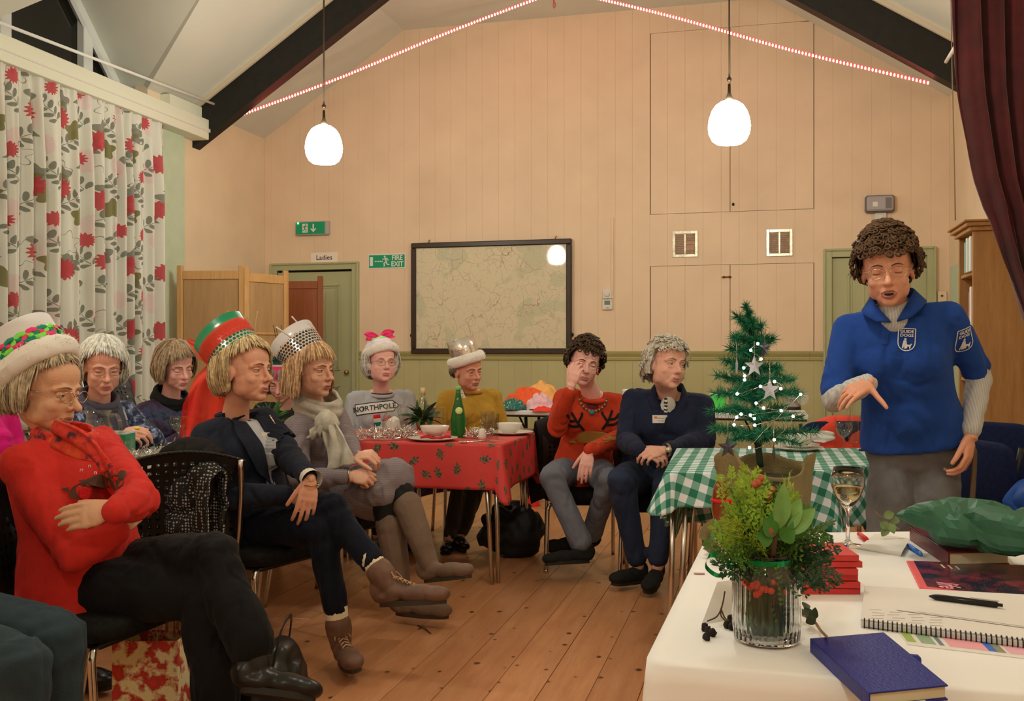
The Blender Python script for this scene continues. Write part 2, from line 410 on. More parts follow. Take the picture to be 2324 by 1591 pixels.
# panelled doors with frames
def pdoor(D, nm, ajar):
    a0, a1, z0, z1 = D; fr = .075; d = MB()
    WB(d, a0+fr, a1-fr, 0, z1-fr-(.02 if ajar else .008), -.0115, -.004); o = struct(nm, d, sage)
    f = MB()
    for x0, x1, y0, y1 in ((a0, a0+fr, 0, z1), (a1-fr, a1, 0, z1), (a0+fr, a1-fr, z1-fr, z1)):
        WB(f, x0, x1, y0, y1, -.0115, .03, .004)
    for x0, x1, y0, y1 in ((a0, a0+.022, 0, z1), (a1-.022, a1, 0, z1), (a0+.022, a1-.022, z1-.022, z1)):
        WB(f, x0, x1, y0, y1, .02, .045, .006)
    for x0, x1, y0, y1 in ((a0+fr-.012, a0+fr, 0, z1-fr), (a1-fr, a1-fr+.012, 0, z1-fr)): WB(f, x0, x1, y0, y1, -.0115, .02)
    f.build('door_frame', sage, o, smooth=False)
    w = a1-a0-2*fr; h = z1-fr; st = .11*w/.75+.02; mid = (a0+a1)/2
    for (x0, x1) in ((a0+fr+st, mid-st*.42), (mid+st*.42, a1-fr-st)):
        for (y0, y1) in ((.22, h*.42), (h*.42+.16, h-.15)):
            p = MB()
            for q in range(2):
                e = q*.022; t = .012-q*.007
                for X0, X1, Y0, Y1 in ((x0+e, x0+e+.016, y0+e, y1-e), (x1-e-.016, x1-e, y0+e, y1-e), (x0+e, x1-e, y0+e, y0+e+.016), (x0+e, x1-e, y1-e-.016, y1-e)):
                    WB(p, X0, X1, Y0, Y1, -.0045, -.004+t, .003)
            WB(p, x0+.06, x1-.06, y0+.06, y1-.06, -.0045, .002, .004); p.build('panel', sage, o, smooth=False)
    p = MB(); WB(p, a0+fr, a1-fr, z1-fr-.022, z1-fr, -.0118, -.0112); p.build('head_gap', darkin, o, smooth=False)
    kx = a1-fr-.06; p = MB(); p.ell(RW(kx, .02, 1.0), (.026, .026, .026)); p.tube([RW(kx, -.02, 1.0), RW(kx, .01, 1.0)], .012); p.build('door_knob', M('brass', 0), o)
    return o
pdoor(D1, 'door_1', True); pdoor(D2, 'door_2', False)
# side walls, front wall, ceiling
mb = MB(); WB(mb, -.12, 0, -.05, 3.2, 0, 12); mb2 = [(0, 1.976), (3.8, 12)]
for q in mb2: WB(mb, -.12, 0, 3.2, EAVE+.05, *q)
wall_left = struct('wall_left', mb, pinkpl)
mb = MB(); WB(mb, W, W+.12, -.05, EAVE+.05, 0, 12); struct('wall_right', mb, pinkpl)
mb = MB(); mb.extrude([RW(a, 12, z) for a, z in prof], RW(0, 12.1, 0)-RW(0, 12, 0)); struct('wall_front', mb, pinkpl)
b0, z0 = on_a(412, 500); b1, z1 = on_a(352, 500)
mb = MB(); WB(mb, 0, .03, 0, 3.12, b0, b1+.2); struct('trim_5', mb, palegreen, 'pale green window surround beside the curtain')
V0 = (0, 1.976); BC = 2.83; AV = (BC-1.976)*1.7
cl = [(0, 0), (1.54, 0), (1.54, 12.1), (0, 12.1), (0, 2*BC-1.976), (AV, BC), (0, 1.976)]
mb = MB(); mb.extrude([RW(a, b, EAVE+PIT*a) for a, b in cl], (0, 0, .1))
mb.extrude([RW(a, b, ZT) for a, b in ((1.54, 0), (W-1.54, 0), (W-1.54, 12.1), (1.54, 12.1))], (0, 0, .1))
mb.extrude([RW(W-a, b, EAVE+PIT*a) for a, b in ((0, 0), (0, 12.1), (1.54, 12.1), (1.54, 0))], (0, 0, .1))
# dormer over the left window
ao = -.32; ridge = RW(ao, BC, EAVE+PIT*AV); rin = RW(AV, BC, EAVE+PIT*AV)
for bb in (1.976, 2*BC-1.976):
    mb.extrude([RW(0, bb, EAVE), rin, ridge, RW(ao, bb-(.16 if bb < BC else -.16), EAVE-.14), RW(0, bb, EAVE-.02)], (0, 0, .05))
ceiling = struct('ceiling', mb, plaster)
# dormer window: frame and dark night panes
zb = 3.0; wl = struct('window_1', WB(MB(), ao-.03, ao-.02, zb, zb+.02, 1.9, 2*BC-1.9), whitep, 'gabled dormer window above the floral curtain')
slope = (EAVE+PIT*AV-EAVE+.14)/(BC-1.8)
def gz(b): return EAVE-.14+slope*(b-1.8) if b < BC else EAVE-.14+slope*(2*BC-1.8-b)
panes = [(1.95, 2.34), (2.44, 3.22), (3.32, 3.7)]
for q, (x0, x1) in enumerate(panes):
    pts = [(x0, zb), (x1, zb)]+([(x1, gz(x1)-.07)] + ([(BC, gz(BC)-.07)] if x0 < BC < x1 else []) + [(x0, max(zb+.01, gz(x0)-.07))])
    p = MB(); p.extrude([RW(ao, b, z) for b, z in pts], RW(.006, 0, 0)-RW(0, 0, 0)); p.build('pane', M('night window glass', (.012, .011, .008), .06, spec=.6), wl, smooth=False)
p = MB()
for bb in (2.39, 3.27): WB(p, ao-.02, ao+.07, zb, gz(bb)-.03, bb-.055, bb+.055, .006)
for s in (-1, 1):
    A_ = RW(ao+.03, BC, gz(BC)-.03); B_ = RW(ao+.03, 1.8 if s < 0 else 2*BC-1.8, EAVE-.17)
    p.tube([A_, B_], .055, 6); p.tube([A_+V(.03, 0, -.08), B_+V(.03, 0, -.08)], .03, 6)
p.build('window_frame', whitep, wl, smooth=False)
# trusses: black painted rafters
BB = 1.253
for s, nm in ((1, 'left'), (-1, 'right')):
    c = math.cos(math.atan(PIT)); m_ = MB()
    pts = []
    for a, dz in ((.0, -.05), (2.15, -.05), (2.15, -.36), (.0, -.36)):
        aa = a if s > 0 else W-a; pts.append(RW(aa, BB-.06, EAVE+PIT*a+dz))
    m_.extrude(pts, RW(0, BB+.06, 0)-RW(0, BB-.06, 0))
    o = single('roof_beam', m_, beamm, 'black sloping roof beam on the '+('curtained window side' if s > 0 else 'side of the speaker and bookcase'), 'beam', RW(0 if s > 0 else W, BB, EAVE), 'roof beams', smooth=False)
    p = MB(); pts = []
    for a, dz in ((.0, .0), (1.6, 0), (1.6, -.05), (.0, -.05)):
        aa = a if s > 0 else W-a; pts.append(RW(aa, BB-.085, EAVE+PIT*a+dz))
    p.extrude(pts, RW(0, BB+.085, 0)-RW(0, BB-.085, 0)); p.build('packing_strip', M('bare cream timber', ob(190, 165, 125, .8), .7), o, smooth=False)
# pelmet over curtain, rods
r0 = thing('curtain_pelmet', 'cream boxed pelmet above the floral curtain', 'pelmet', RW(.05, BB+.1, 3.1))
m_ = MB(); WB(m_, 0, .17, 3.12, 3.3, BB+.06, 6.0, .004); m_.build('board', M('pelmet cream', ob(206, 196, 156, .8), .6), r0, smooth=False)
m_ = MB(); WB(m_, .0, .1, 3.3, 3.42, BB+.06, 1.8, .004); m_.build('corbel', M('pelmet cream', 0), r0, smooth=False)
m_ = MB(); WB(m_, .17, .178, 3.19, 3.2, BB, 6.0); m_.box(RW(.175, BB+.08, 3.2), (.02, .05, .03), RM); m_.build('curtain_track', offwhite, r0, smooth=False)
A_ = P(485, 236, 8.65); B_ = P(-60, 29, 6.1)
single('conduit', MB().tube([A_, B_], .012, 8), whitep, 'thin white rod running from the black beam over the floral curtain', 'rod', A_)
A_ = P(2147, 140, 6.6); B_ = P(2190, 70, 5.2)
single('conduit', MB().tube([A_, B_], .012, 8), whitep, 'short white rod beside the burgundy curtain top', 'rod', A_)
single('pull_cord', MB().tube([P(2158, -30, 6.4), P(2160, 120, 6.4), P(2166, 380, 6.4), P(2168, 500, 6.4)], .004, 6), M('old cord', (.25, .17, .1), .8), 'thin brown pull cord hanging in front of the right wall', 'cord', P(2168, 500, 6.4))
# ---- pendants (two in view, the rest of the hall's set behind)
def lampmat():
    m = bpy.data.materials.new('lit opal glass'); t = NT(m); t.col((.9, .88, .8)); t.b.inputs['Emission Color'].default_value = (*TINT, 1); t.b.inputs['Emission Strength'].default_value = LAMP; return m
glassm = lampmat(); wirem = M('brown flex', (.06, .04, .02), .7)
gp = [(.0, -.138), (.05, -.138), (.085, -.132), (.112, -.112), (.132, -.07), (.138, -.02), (.132, .03), (.115, .08), (.09, .118), (.055, .142), (.03, .15), (0, .152)]
pend = [((735, 330, 7.2), 'white egg-shaped pendant lamp hanging nearer the floral curtain'), ((1655, 280, 6.4), 'white egg-shaped pendant lamp hanging in front of the cupboard doors')]
pos = [P(*p) for p, _ in pend]; lab = [l for _, l in pend]
step = RW(0, 3.5, 0)-RW(0, 0, 0); step = V(step[0], step[1], 0)
for k in (1, 2):
    for q in (0, 1): pos.append(pos[q]+step*k); lab.append('white egg-shaped pendant lamp outside the picture, %s the camera on the %s side' % (('above and before', 'above and behind')[k-1], ('window', 'speaker')[q]))
for p, l in zip(pos, lab):
    o = thing('pendant_lamp', l, 'lamp', p, 0, 'hall pendant lamps')
    MB().lathe(gp, p, 28).build('globe', glassm, o)
    top = zc(AB(p)[0]); m_ = MB(); m_.tube([p+V(0, 0, .15), p+V(0, 0, .2), p+V(0, 0, .26)], [.03, .011, .009], 10); m_.ell(p+V(0, 0, .29), .016); m_.build('lamp_holder', M('bronze fitting', (.05, .035, .02), .4, .6), o)
    MB().tube([p+V(0, 0, .28), V(p[0], p[1], top)], .006, 6).build('flex', wirem, o)
    MB().lathe([(.0, 0), (.05, 0), (.05, -.02), (.02, -.05), (0, -.05)], V(p[0], p[1], top), 16).build('ceiling_rose', offwhite, o)
# ---- red LED strips
ledm = bpy.data.materials.new('red led tube'); t = NT(ledm); t.col((.6, .03, .03)); t.b.inputs['Emission Color'].default_value = (1, .03, .03, 1); t.b.inputs['Emission Strength'].default_value = LEDPOW*.12
ledw = bpy.data.materials.new('led diode'); t = NT(ledw); t.b.inputs['Emission Color'].default_value = (1, .16, .12, 1); t.b.inputs['Emission Strength'].default_value = LEDPOW
AP = RW(W/2, .75, ZT-.03)
for (u, v, l) in ((519, 271, 'red light rope slanting from the beam above the folding screens'), (2109, 188, 'red light rope slanting down to the beam near the burgundy curtain')):
    a_, z_ = on_b(u, v, BB-.075); A_ = RW(a_, BB-.075, z_)
    o = thing('light_rope', l, 'light rope', A_, 0, 'red light ropes'); q = catmull([A_, A_*.66+AP*.34+V(0, 0, -.015), A_*.33+AP*.67+V(0, 0, .012), AP], 12)
    MB().tube(q, .011, 8).build('rope', ledm, o)
    m_ = MB(); n = 116
    for i in range(n):
        s = (i+.5)/n*(len(q)-1); j = int(s); p = q[j]*(1-s+j)+q[min(j+1, len(q)-1)]*(s-j); m_.ell(p+V(0, -.009, -.006), (.0085, .008, .013), nu=6, nv=4)
    m_.build('diodes', ledw, o)
    if u > 2000: MB().tube(catmull([AP+V(.0, 0, 0), P(1257, -2, AP[1]), P(1261, 10, AP[1]), P(1257, 18, AP[1]), P(1256, 8, AP[1]), P(1258, -4, AP[1])], 5), .006, 6).build('rope_tail', M('unlit red rope', (.5, .16, .14), .5), o)
# ================================================================== floral curtain
def floral():
    m = bpy.data.materials.new('floral curtain fabric'); t = NT(m); uv = t.coord('UV'); base = ob(204, 192, 158, .84); col = base
    def local(sc, off, rand):
        w = t.mapping(uv, (1, 1, 1), (0, 0, 0), (*off, 0)); x = t.vor(w, sc, 'F1', None, rand, '2D'); pos = t.vm('MULTIPLY', x.outputs['Position'], (1, 1, 1))
        d = t.vm('SUBTRACT', w, pos); o = t.xyz(d); return o[0], o[1], x.outputs['Color']
    def flower(off, sc, R, k, amp, c, rand=.35, thr=None, hole=None):
        nonlocal col
        x, y, cc = local(sc, off, rand); r = t.m('SQRT', t.m('ADD', t.m('MULTIPLY', x, x), t.m('MULTIPLY', y, y))); an = t.m('ARCTAN2', y, x)
        rr = t.m('MULTIPLY', t.m('ADD', 1.0, t.m('MULTIPLY', t.m('SINE', t.m('MULTIPLY', an, float(k))), amp)), R)
        f = t.m('LESS_THAN', r, rr); sh = t.m('ADD', .75, t.m('MULTIPLY', t.m('DIVIDE', r, R), .3))
        if thr is not None:
            f = t.m('MULTIPLY', f, t.m('LESS_THAN', t.xyz(cc)[0], thr))
        if hole: f = t.m('MULTIPLY', f, t.m('GREATER_THAN', r, t.m('MULTIPLY', rr, hole)))
        col = t.mix(t.m('MULTIPLY', f, .95), col, c)
        return f
    def leaf(off, sc, a, b, c, rot, rand=.3, thr=1.):
        nonlocal col
        x, y, cc = local(sc, off, rand); c_, s_ = math.cos(rot), math.sin(rot)
        X = t.m('ADD', t.m('MULTIPLY', x, c_), t.m('MULTIPLY', y, s_)); Y = t.m('SUBTRACT', t.m('MULTIPLY', y, c_), t.m('MULTIPLY', x, s_))
        stem = t.m('MULTIPLY', t.m('LESS_THAN', t.m('ABSOLUTE', Y), .0025), t.m('LESS_THAN', t.m('ABSOLUTE', X), a*2.2))
        f = stem
        # leaflets either side of a stem
        Xm = t.m('SUBTRACT', t.m('FRACT', t.m('ADD', t.m('DIVIDE', X, .052), .5)), .5); Xl = t.m('MULTIPLY', Xm, .052)
        ya = t.m('SUBTRACT', t.m('ABSOLUTE', Y), b*1.15)
        e = t.m('ADD', t.m('POWER', t.m('ABSOLUTE', t.m('DIVIDE', t.m('SUBTRACT', Xl, t.m('MULTIPLY', ya, .5)), .018)), 2.), t.m('POWER', t.m('ABSOLUTE', t.m('DIVIDE', ya, b)), 2.))
        lf = t.m('MULTIPLY', t.m('LESS_THAN', e, 1.), t.m('LESS_THAN', t.m('ABSOLUTE', X), a*2.3))
        f = t.m('MULTIPLY', t.m('MAXIMUM', stem, lf), t.m('LESS_THAN', t.xyz(cc)[0], thr)); col = t.mix(f, col, c)
    red, pink, grn, olv = ob(172, 62, 58, .78), ob(202, 174, 148, .8), ob(118, 112, 88, .75), ob(112, 102, 55, .75)
    flower((.31, .12), 1.9, .085, 22, .06, pink, .35); leaf((.0, .05), 2.1, .05, .03, grn, .5); leaf((.23, .31), 2.1, .05, .027, grn, 2.3)
    flower((.07, .33), 1.9, .07, 5, .22, grn, .4); flower((.05, .34), 1.9, .02, 5, .2, olv, .4)
    flower((.17, .02), 2.0, .068, 5, .2, olv, .4, .8); flower((.42, .22), 1.8, .078, 6, .25, grn, .35, 1., .93)
    flower((.27, .4), 2.0, .072, 16, .13, red, .3); flower((.12, .2), 2.05, .05, 14, .15, red, .4, .75)
    t.col(col); t.b.inputs['Roughness'].default_value = .85; t.b.inputs['Specular IOR Level'].default_value = .15
    t.bump(t.noise(t.coord('UV'), 60, 3), .15, .003); return m
bR = on_a(372, 300, .1)[0]
def cfn(u, v):
    b = bR+(4.35-bR)*u; z = 3.17-2.5*v; am = .018+.03*min(1, v*4); ph = 2*math.pi*(b*7.3+.35*math.sin(b*5.1)); d = am*math.sin(ph)+.3*am*math.sin(2.3*ph+1+v*2)
    pin = .008*math.sin(2*math.pi*b*26) if v < .05 else 0
    return RW(.115+d+pin, b+.012*math.cos(ph)*min(1, v*3), z)
m_ = MB().grid(cfn, 330, 40, uv=lambda u, v: (-(bR+(4.35-bR)*u)*1.35, -v*2.5))
o = single('floral_curtain', m_, floral(), 'long cream curtain with red and grey-green flower print at the window', 'curtain', RW(.115, bR, .67), uv=True); solidify(o, .004)
# ================================================================== things on the back wall
gsign = M('exit sign green', ob(20, 120, 72, .7), .35, emit=(.0, .25, .1), estr=.08); wsign = M('sign white', (.8, .8, .75), .4)
def text_mb(s, h, A, R, U, off, mb=None, align='CENTER', bold=0., sx=1., flip=1):
    """text as flat mesh: centre A, right R, up U, offset vector off"""
    cu = bpy.data.curves.new('txt', 'FONT'); cu.body = s; cu.size = 1; cu.align_x = align; cu.align_y = 'CENTER'; cu.offset = bold; cu.resolution_u = 2
    o = bpy.data.objects.new('txt', cu); COL.objects.link(o); dg = bpy.context.evaluated_depsgraph_get(); e = o.evaluated_get(dg); me = e.to_mesh()
    v = np.array([p.co[:] for p in me.vertices]).reshape(-1, 3); f = [tuple(p.vertices) for p in me.polygons]; e.to_mesh_clear(); bpy.data.objects.remove(o); bpy.data.curves.remove(cu)
    k = h/.72; mb = mb or MB()
    mb.add([np.asarray(A)+np.asarray(R)*(x*k*sx)+np.asarray(U)*(y*k)+np.asarray(off) for x, y, _ in v], f); return mb
WR, WU, WN = V(*T2, 0), V(0, 0, 1), V(*N2, 0)
def poly_on(mb, A, R, U, pts, off, k=1.):
    mb.add([np.asarray(A)+np.asarray(R)*(x*k)+np.asarray(U)*(y*k)+np.asarray(off) for x, y in pts], [tuple(range(len(pts)))]); return mb
def runner(mb, A, R, U, off, k, m=1):
    # running figure: head, body, arms, legs
    poly_on(mb, A, R, U, [(m*(.08+.09*math.cos(a)), .40+.09*math.sin(a)) for a in np.linspace(0, 6.28, 10)[:-1]], off, k)
    for (x0, y0, x1, y1, w) in ((.02, .30, -.06, -.05, .085), (.0, .26, .2, .15, .045), (.2, .15, .28, .26, .04), (-.02, .27, -.2, .2, .045), (-.2, .2, -.24, .05, .04), (-.05, -.05, .15, -.17, .06), (.15, -.17, .1, -.42, .055), (.1, -.42, .2, -.42, .035), (-.06, -.05, -.12, -.25, .06), (-.12, -.25, -.36, -.3, .05)):
        d = nrm(V(x1-x0, y1-y0)); n = V(-d[1], d[0])*w
        poly_on(mb, A, R, U, [(m*(x0+n[0]), y0+n[1]), (m*(x1+n[0]*.8), y1+n[1]*.8), (m*(x1-n[0]*.8), y1-n[1]*.8), (m*(x0-n[0]), y0-n[1])], off, k)
# exit sign light
a0, a1, z0, z1 = wrect(676, 506, 749, 532); c = RW((a0+a1)/2, .03, (z0+z1)/2)
o = thing('exit_light', 'green emergency exit light with running figure above the Ladies door', 'sign', RW((a0+a1)/2, 0, z0))
m_ = MB(); WB(m_, a0-.004, a1+.004, z0-.006, z1+.006, 0, .05, .008); m_.build('housing', M('grey plastic', (.45, .43, .4), .5), o, smooth=False)
m_ = MB(); WB(m_, a0+.004, a1-.035, z0+.004, z1-.004, .05, .054); m_.build('face', gsign, o, smooth=False)
m_ = MB(); A_ = RW(a0+.108, .055, c[2]); poly_on(m_, A_, WR, WU, [(-.03, -.045), (.03, -.045), (.03, .045), (-.03, .045)], WN*0); m_.m = 1; runner(m_, A_, WR, WU, WN*.001, .085); m_.m = 0
A_ = RW(a0+.2, .0555, c[2]); poly_on(m_, A_, WR, WU, [(-.008, .04), (.008, .04), (.008, -.02), (-.008, -.02)], WN*0); poly_on(m_, A_, WR, WU, [(0, -.045), (.035, -.005), (.018, -.005), (0, -.025), (-.018, -.005), (-.035, -.005)], WN*0.0003)
m_.build('pictogram', [wsign, gsign], o, smooth=False)
m_ = MB(); m_.ell(RW(a0+.03, .056, z1-.012), (.009,)*3); m_.build('indicator', M('green indicator led', (.1, .9, .4), .3, emit=(.1, 1, .4), estr=6.), o)
# ladies sign
a0, a1, z0, z1 = wrect(706, 574, 767, 596); o = thing('door_sign', 'small cream sign reading Ladies above the left door', 'sign', RW((a0+a1)/2, 0, z0))
m_ = MB(); WB(m_, a0, a1, z0, z1, 0, .006); m_.build('plate', M('cream card', ob(224, 196, 160, .8), .6), o, smooth=False)
text_mb('Ladies', .052, RW((a0+a1)/2, .0065, (z0+z1)/2), WR, WU, WN*.0005, bold=.008).build('lettering', M('black print', (.02, .02, .02), .6), o, smooth=False)
# fire exit sign
a0, a1, z0, z1 = wrect(836, 577, 921, 609); o = thing('fire_exit_sign', 'green FIRE EXIT sign with running figure beside the framed map', 'sign', RW((a0+a1)/2, 0, z0)); w = a1-a0; zc_ = (z0+z1)/2
m_ = MB(); WB(m_, a0, a1, z0, z1, 0, .006, .002); m_.build('plate', wsign, o, smooth=False)
m_ = MB(); WB(m_, a0+.01, a1-.01, z0+.012, z1-.012, .006, .0075); m_.build('face', gsign, o, smooth=False)
m_ = MB(); A_ = RW(a0+w*.09, .008, zc_); poly_on(m_, A_, WR, WU, [(-.017, -.045), (.017, -.045), (.017, .045), (-.017, .045)], WN*0)
for q in range(5): poly_on(m_, RW(a0+w*(.2+.045*q), .008, zc_), WR, WU, [(-.006, -.006), (.006, -.006), (.006, .006), (-.006, .006)], WN*0)
runner(m_, RW(a0+w*.47, .008, zc_), WR, WU, WN*0, .115, -1)
text_mb('FIRE', .05, RW(a0+w*.78, .008, zc_+.031), WR, WU, WN*.0004, m_, bold=.02, sx=.92); text_mb('EXIT', .05, RW(a0+w*.78, .008, zc_-.031), WR, WU, WN*.0004, m_, bold=.02, sx=.92)
m_.build('lettering', wsign, o, smooth=False)
# framed map
a0, a1, z0, z1 = wrect(936, 553, 1299, 803); o = thing('framed_map', 'large pale map in a dark wooden frame on the back wall', 'map', RW((a0+a1)/2, 0, z0))
fm = wood('dark oak frame', (.02, .01, .005), (.045, .022, .01), 0, 1, .4); fr = .052
for x0, x1, y0, y1 in ((a0, a1, z0, z0+fr), (a0, a1, z1-fr, z1), (a0, a0+fr, z0+fr, z1-fr), (a1-fr, a1, z0+fr, z1-fr)):
    m_ = MB(); WB(m_, x0, x1, y0, y1, .012, .05, .008); m_.build('frame_rail', fm, o, smooth=False)
mm = bpy.data.materials.new('printed map'); t = NT(mm); co = t.coord('Generated'); co = t.mapping(co, (1.5, 1, 1.0)); wob = t.vm('ADD', co, t.vm('MULTIPLY', t.noise(co, 7, 4, .6, 1), (.09, .09, .09)))
col = ob(192, 172, 128, .72)
pt = t.noise(co, 3.2, 2); col = t.mix(t.ramp(pt, [(.56, 0.), (.6, .55)]), col, ob(165, 160, 118, .72))
for sc, th, c in ((3.2, .006, (150, 120, 85)), (6.5, .006, (165, 145, 105)), (11., .007, (172, 155, 115))):
    e = t.vor(wob, sc, 'DISTANCE_TO_EDGE'); k_ = t.ramp(t.noise(co, sc*1.3, 2), [(.45, 0.), (.55, .9)]); col = t.mix(t.m('MULTIPLY', t.m('LESS_THAN', e, th*sc*.35), k_), col, ob(*c, .72))
sp = t.vor(co, 60., 'F1'); col = t.mix(t.m('MULTIPLY', t.m('LESS_THAN', sp, .16), .5), col, ob(140, 120, 90, .72))
t.col(col); t.b.inputs['Roughness'].default_value = .035; t.b.inputs['Specular IOR Level'].default_value = .5
m_ = MB(); WB(m_, a0+fr*.8, a1-fr*.8, z0+fr*.8, z1-fr*.8, .012, .03); m_.build('map_sheet', mm, o, smooth=False)
for x in (a0+.11*(a1-a0), a0+.9*(a1-a0)):
    m_ = MB(); m_.tube([RW(x, .02, z1), RW(x, .02, z1+.02), RW(x+.012, .02, z1+.032), RW(x+.012, .02, z1+.018)], .004, 6); m_.build('hook', M('brass', 0), o)
for x in (a0-.006, a1+.006):
    m_ = MB(); m_.ell(RW(x, .02, z0+.12*(z1-z0)+.05), (.012, .012, .018)); m_.build('side_stud', M('dark iron', 0), o)
# vents
for (u, v, w, h, l, dark) in ((1555, 554, 58, 58, 'scuffed metal wall vent nearer the framed map', 1), (1769, 551, 60, 60, 'shiny white wall vent nearer the right-hand door', 0)):
    a0, a1, z0, z1 = wrect(u-w/2, v-h/2, u+w/2, v+h/2); o = thing('wall_vent', l, 'vent', RW((a0+a1)/2, 0, z0), 0, 'wall vents'); mt = M('worn aluminium', (.78, .74, .6), .28, .55, var=.3, vs=30); e = .028; mid = (a0+a1)/2
    for x0, x1, y0, y1 in ((a0, a0+e, z0, z1), (a1-e, a1, z0, z1), (a0+e, a1-e, z0, z0+e), (a0+e, a1-e, z1-e, z1), (mid-.009, mid+.009, z0+e, z1-e)):
        m_ = MB(); WB(m_, x0, x1, y0, y1, .0, .012, .003); m_.build('frame_bar', mt, o, smooth=False)
    m_ = MB(); WB(m_, a0+e, a1-e, z0+e, z1-e, .0, .002); m_.build('backing', M('vent inside', ob(150, 110, 80, .6), .8), o, smooth=False)
    for s, (x0, x1) in enumerate(((a0+e, mid-.009), (mid+.009, a1-e))):
        for q in range(11):
            z = z0+e+(q+.5)*(z1-z0-2*e)/11
            if dark and s == 1 and q in (3, 4, 6): continue
            m_ = MB(); m_.box(RW((x0+x1)/2, .007, z), (x1-x0, .012, .004), RM@rotax((1, 0, 0), R_(-35))); m_.build('slat', mt, o, smooth=False)
# thermostat and timer, conduit
a0, a1, z0, z1 = wrect(1368, 680, 1391, 703); o = thing('heating_control', 'white digital heating control on the wall right of the map', 'thermostat', RW((a0+a1)/2, 0, z0)); m_ = MB(); WB(m_, a0, a1, z0, z1, 0, .03, .006); m_.build('case', offwhite, o, smooth=False)
m_ = MB(); WB(m_, a0+.02, a1-.022, z0+.045, z1-.012, .03, .031); m_.build('display', M('lcd green', ob(90, 105, 75, .7), .3), o, smooth=False)
m_ = MB(); WB(m_, a0+.035, a1-.035, z0+.015, z0+.024, .03, .034); m_.build('button', M('grey plastic', 0), o, smooth=False)
a0, a1, z0, z1 = wrect(1368, 658, 1389, 678); o = thing('thermostat', 'white round-dial thermostat above the digital heating control', 'thermostat', RW((a0+a1)/2, 0, z0)); m_ = MB(); WB(m_, a0, a1, z0, z1, 0, .025, .005); m_.build('case', offwhite, o, smooth=False)
m_ = MB(); m_.lathe([(0, .025), (.026, .025), (.026, .034), (.022, .038), (0, .038)], RW((a0+a1)/2, 0, (z0+z1)/2), 20, np.array([WR, WU, WN])); m_.build('dial', M('white plastic', 0), o)
a0, _ = on_b(1390, 600); m_ = MB(); WB(m_, a0-.012, a0+.012, on_b(1390, 678)[1], on_b(1390, 495)[1], 0, .014, .003); single('conduit', m_, cream, 'cream painted cable trunking above the thermostat', 'conduit', RW(a0, 0, on_b(1390, 678)[1]), smooth=False)
a0, a1, z0, z1 = wrect(1309, 757, 1332, 775); m_ = MB(); WB(m_, a0, a1, z0, z1, 0, .02, .004); single('junction_box', m_, cream, 'small cream junction box at the lower right corner of the map', 'box', RW(a0, 0, z0), smooth=False)
# bulkhead light
a0, a1, z0, z1 = wrect(1962, 446, 2029, 483); o = thing('bulkhead_light', 'grey unlit bulkhead light above the right-hand door', 'lamp', RW((a0+a1)/2, 0, z0))
m_ = MB(); WB(m_, a0, a1, z0, z1, .0, .06, .015); m_.build('base', M('bulkhead grey', ob(95, 85, 75, .7), .4), o, smooth=False)
m_ = MB(); WB(m_, a0+.012, a1-.012, z0+.012, z1-.012, .06, .09, .018); m_.build('lens', M('smoky prismatic lens', ob(150, 138, 122, .7), .15, bump=.2, bs=90), o, smooth=False)
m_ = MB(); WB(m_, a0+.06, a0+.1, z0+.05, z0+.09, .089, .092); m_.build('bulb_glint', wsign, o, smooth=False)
m_ = MB(); WB(m_, a1-.08, a1-.03, z0+.03, z1-.03, .088, .092); m_.build('gear_tray', M('bulkhead gear', ob(105, 95, 82, .7), .5), o, smooth=False)
a0, a1, z0, z1 = wrect(1985, 484, 2011, 503); o = thing('switched_spur', 'white fused spur box under the bulkhead light', 'switch', RW((a0+a1)/2, 0, z0)); m_ = MB(); WB(m_, a0, a1, z0, z1, 0, .03, .005); m_.build('case', offwhite, o, smooth=False); m_ = MB(); WB(m_, (a0+a1)/2-.012, (a0+a1)/2+.012, z0+.02, z1-.02, .03, .034); m_.build('rocker', wsign, o, smooth=False)
a0, a1, z0, z1 = wrect(1984, 504, 2013, 528); o = thing('toilet_sign', 'small white WC sign with wheelchair symbol above the right-hand door', 'sign', RW((a0+a1)/2, 0, z0)); m_ = MB(); WB(m_, a0, a1, z0, z1, 0, .005); m_.build('plate', M('cream card', 0), o, smooth=False)
m_ = MB(); x, z = a0+.035, z0+.045
poly_on(m_, RW(x, .006, z+.035), WR, WU, [(.008*math.cos(q), .008*math.sin(q)) for q in np.linspace(0, 6.28, 9)[:-1]], WN*0)
for (x0, y0, x1, y1) in ((0, .026, 0, -.005), (0, .012, .02, .012), (0, -.005, .02, -.005), (.02, -.005, .028, -.03)):
    d = nrm(V(x1-x0, y1-y0)); n = V(-d[1], d[0])*.0035; poly_on(m_, RW(x, .006, z), WR, WU, [(x0+n[0], y0+n[1]), (x1+n[0], y1+n[1]), (x1-n[0], y1-n[1]), (x0-n[0], y0-n[1])], WN*0)
for q in range(10):
    t0, t1 = 1.6+q*.4, 2.0+q*.4; poly_on(m_, RW(x, .006, z-.012), WR, WU, [(.022*math.cos(t0), .022*math.sin(t0)), (.022*math.cos(t1), .022*math.sin(t1)), (.017*math.cos(t1), .017*math.sin(t1)), (.017*math.cos(t0), .017*math.sin(t0))], WN*0)
text_mb('WC', .022, RW(a0+.085, .006, z0+.085), WR, WU, WN*0, m_, bold=.01); m_.build('symbol', M('black print', 0), o, smooth=False)
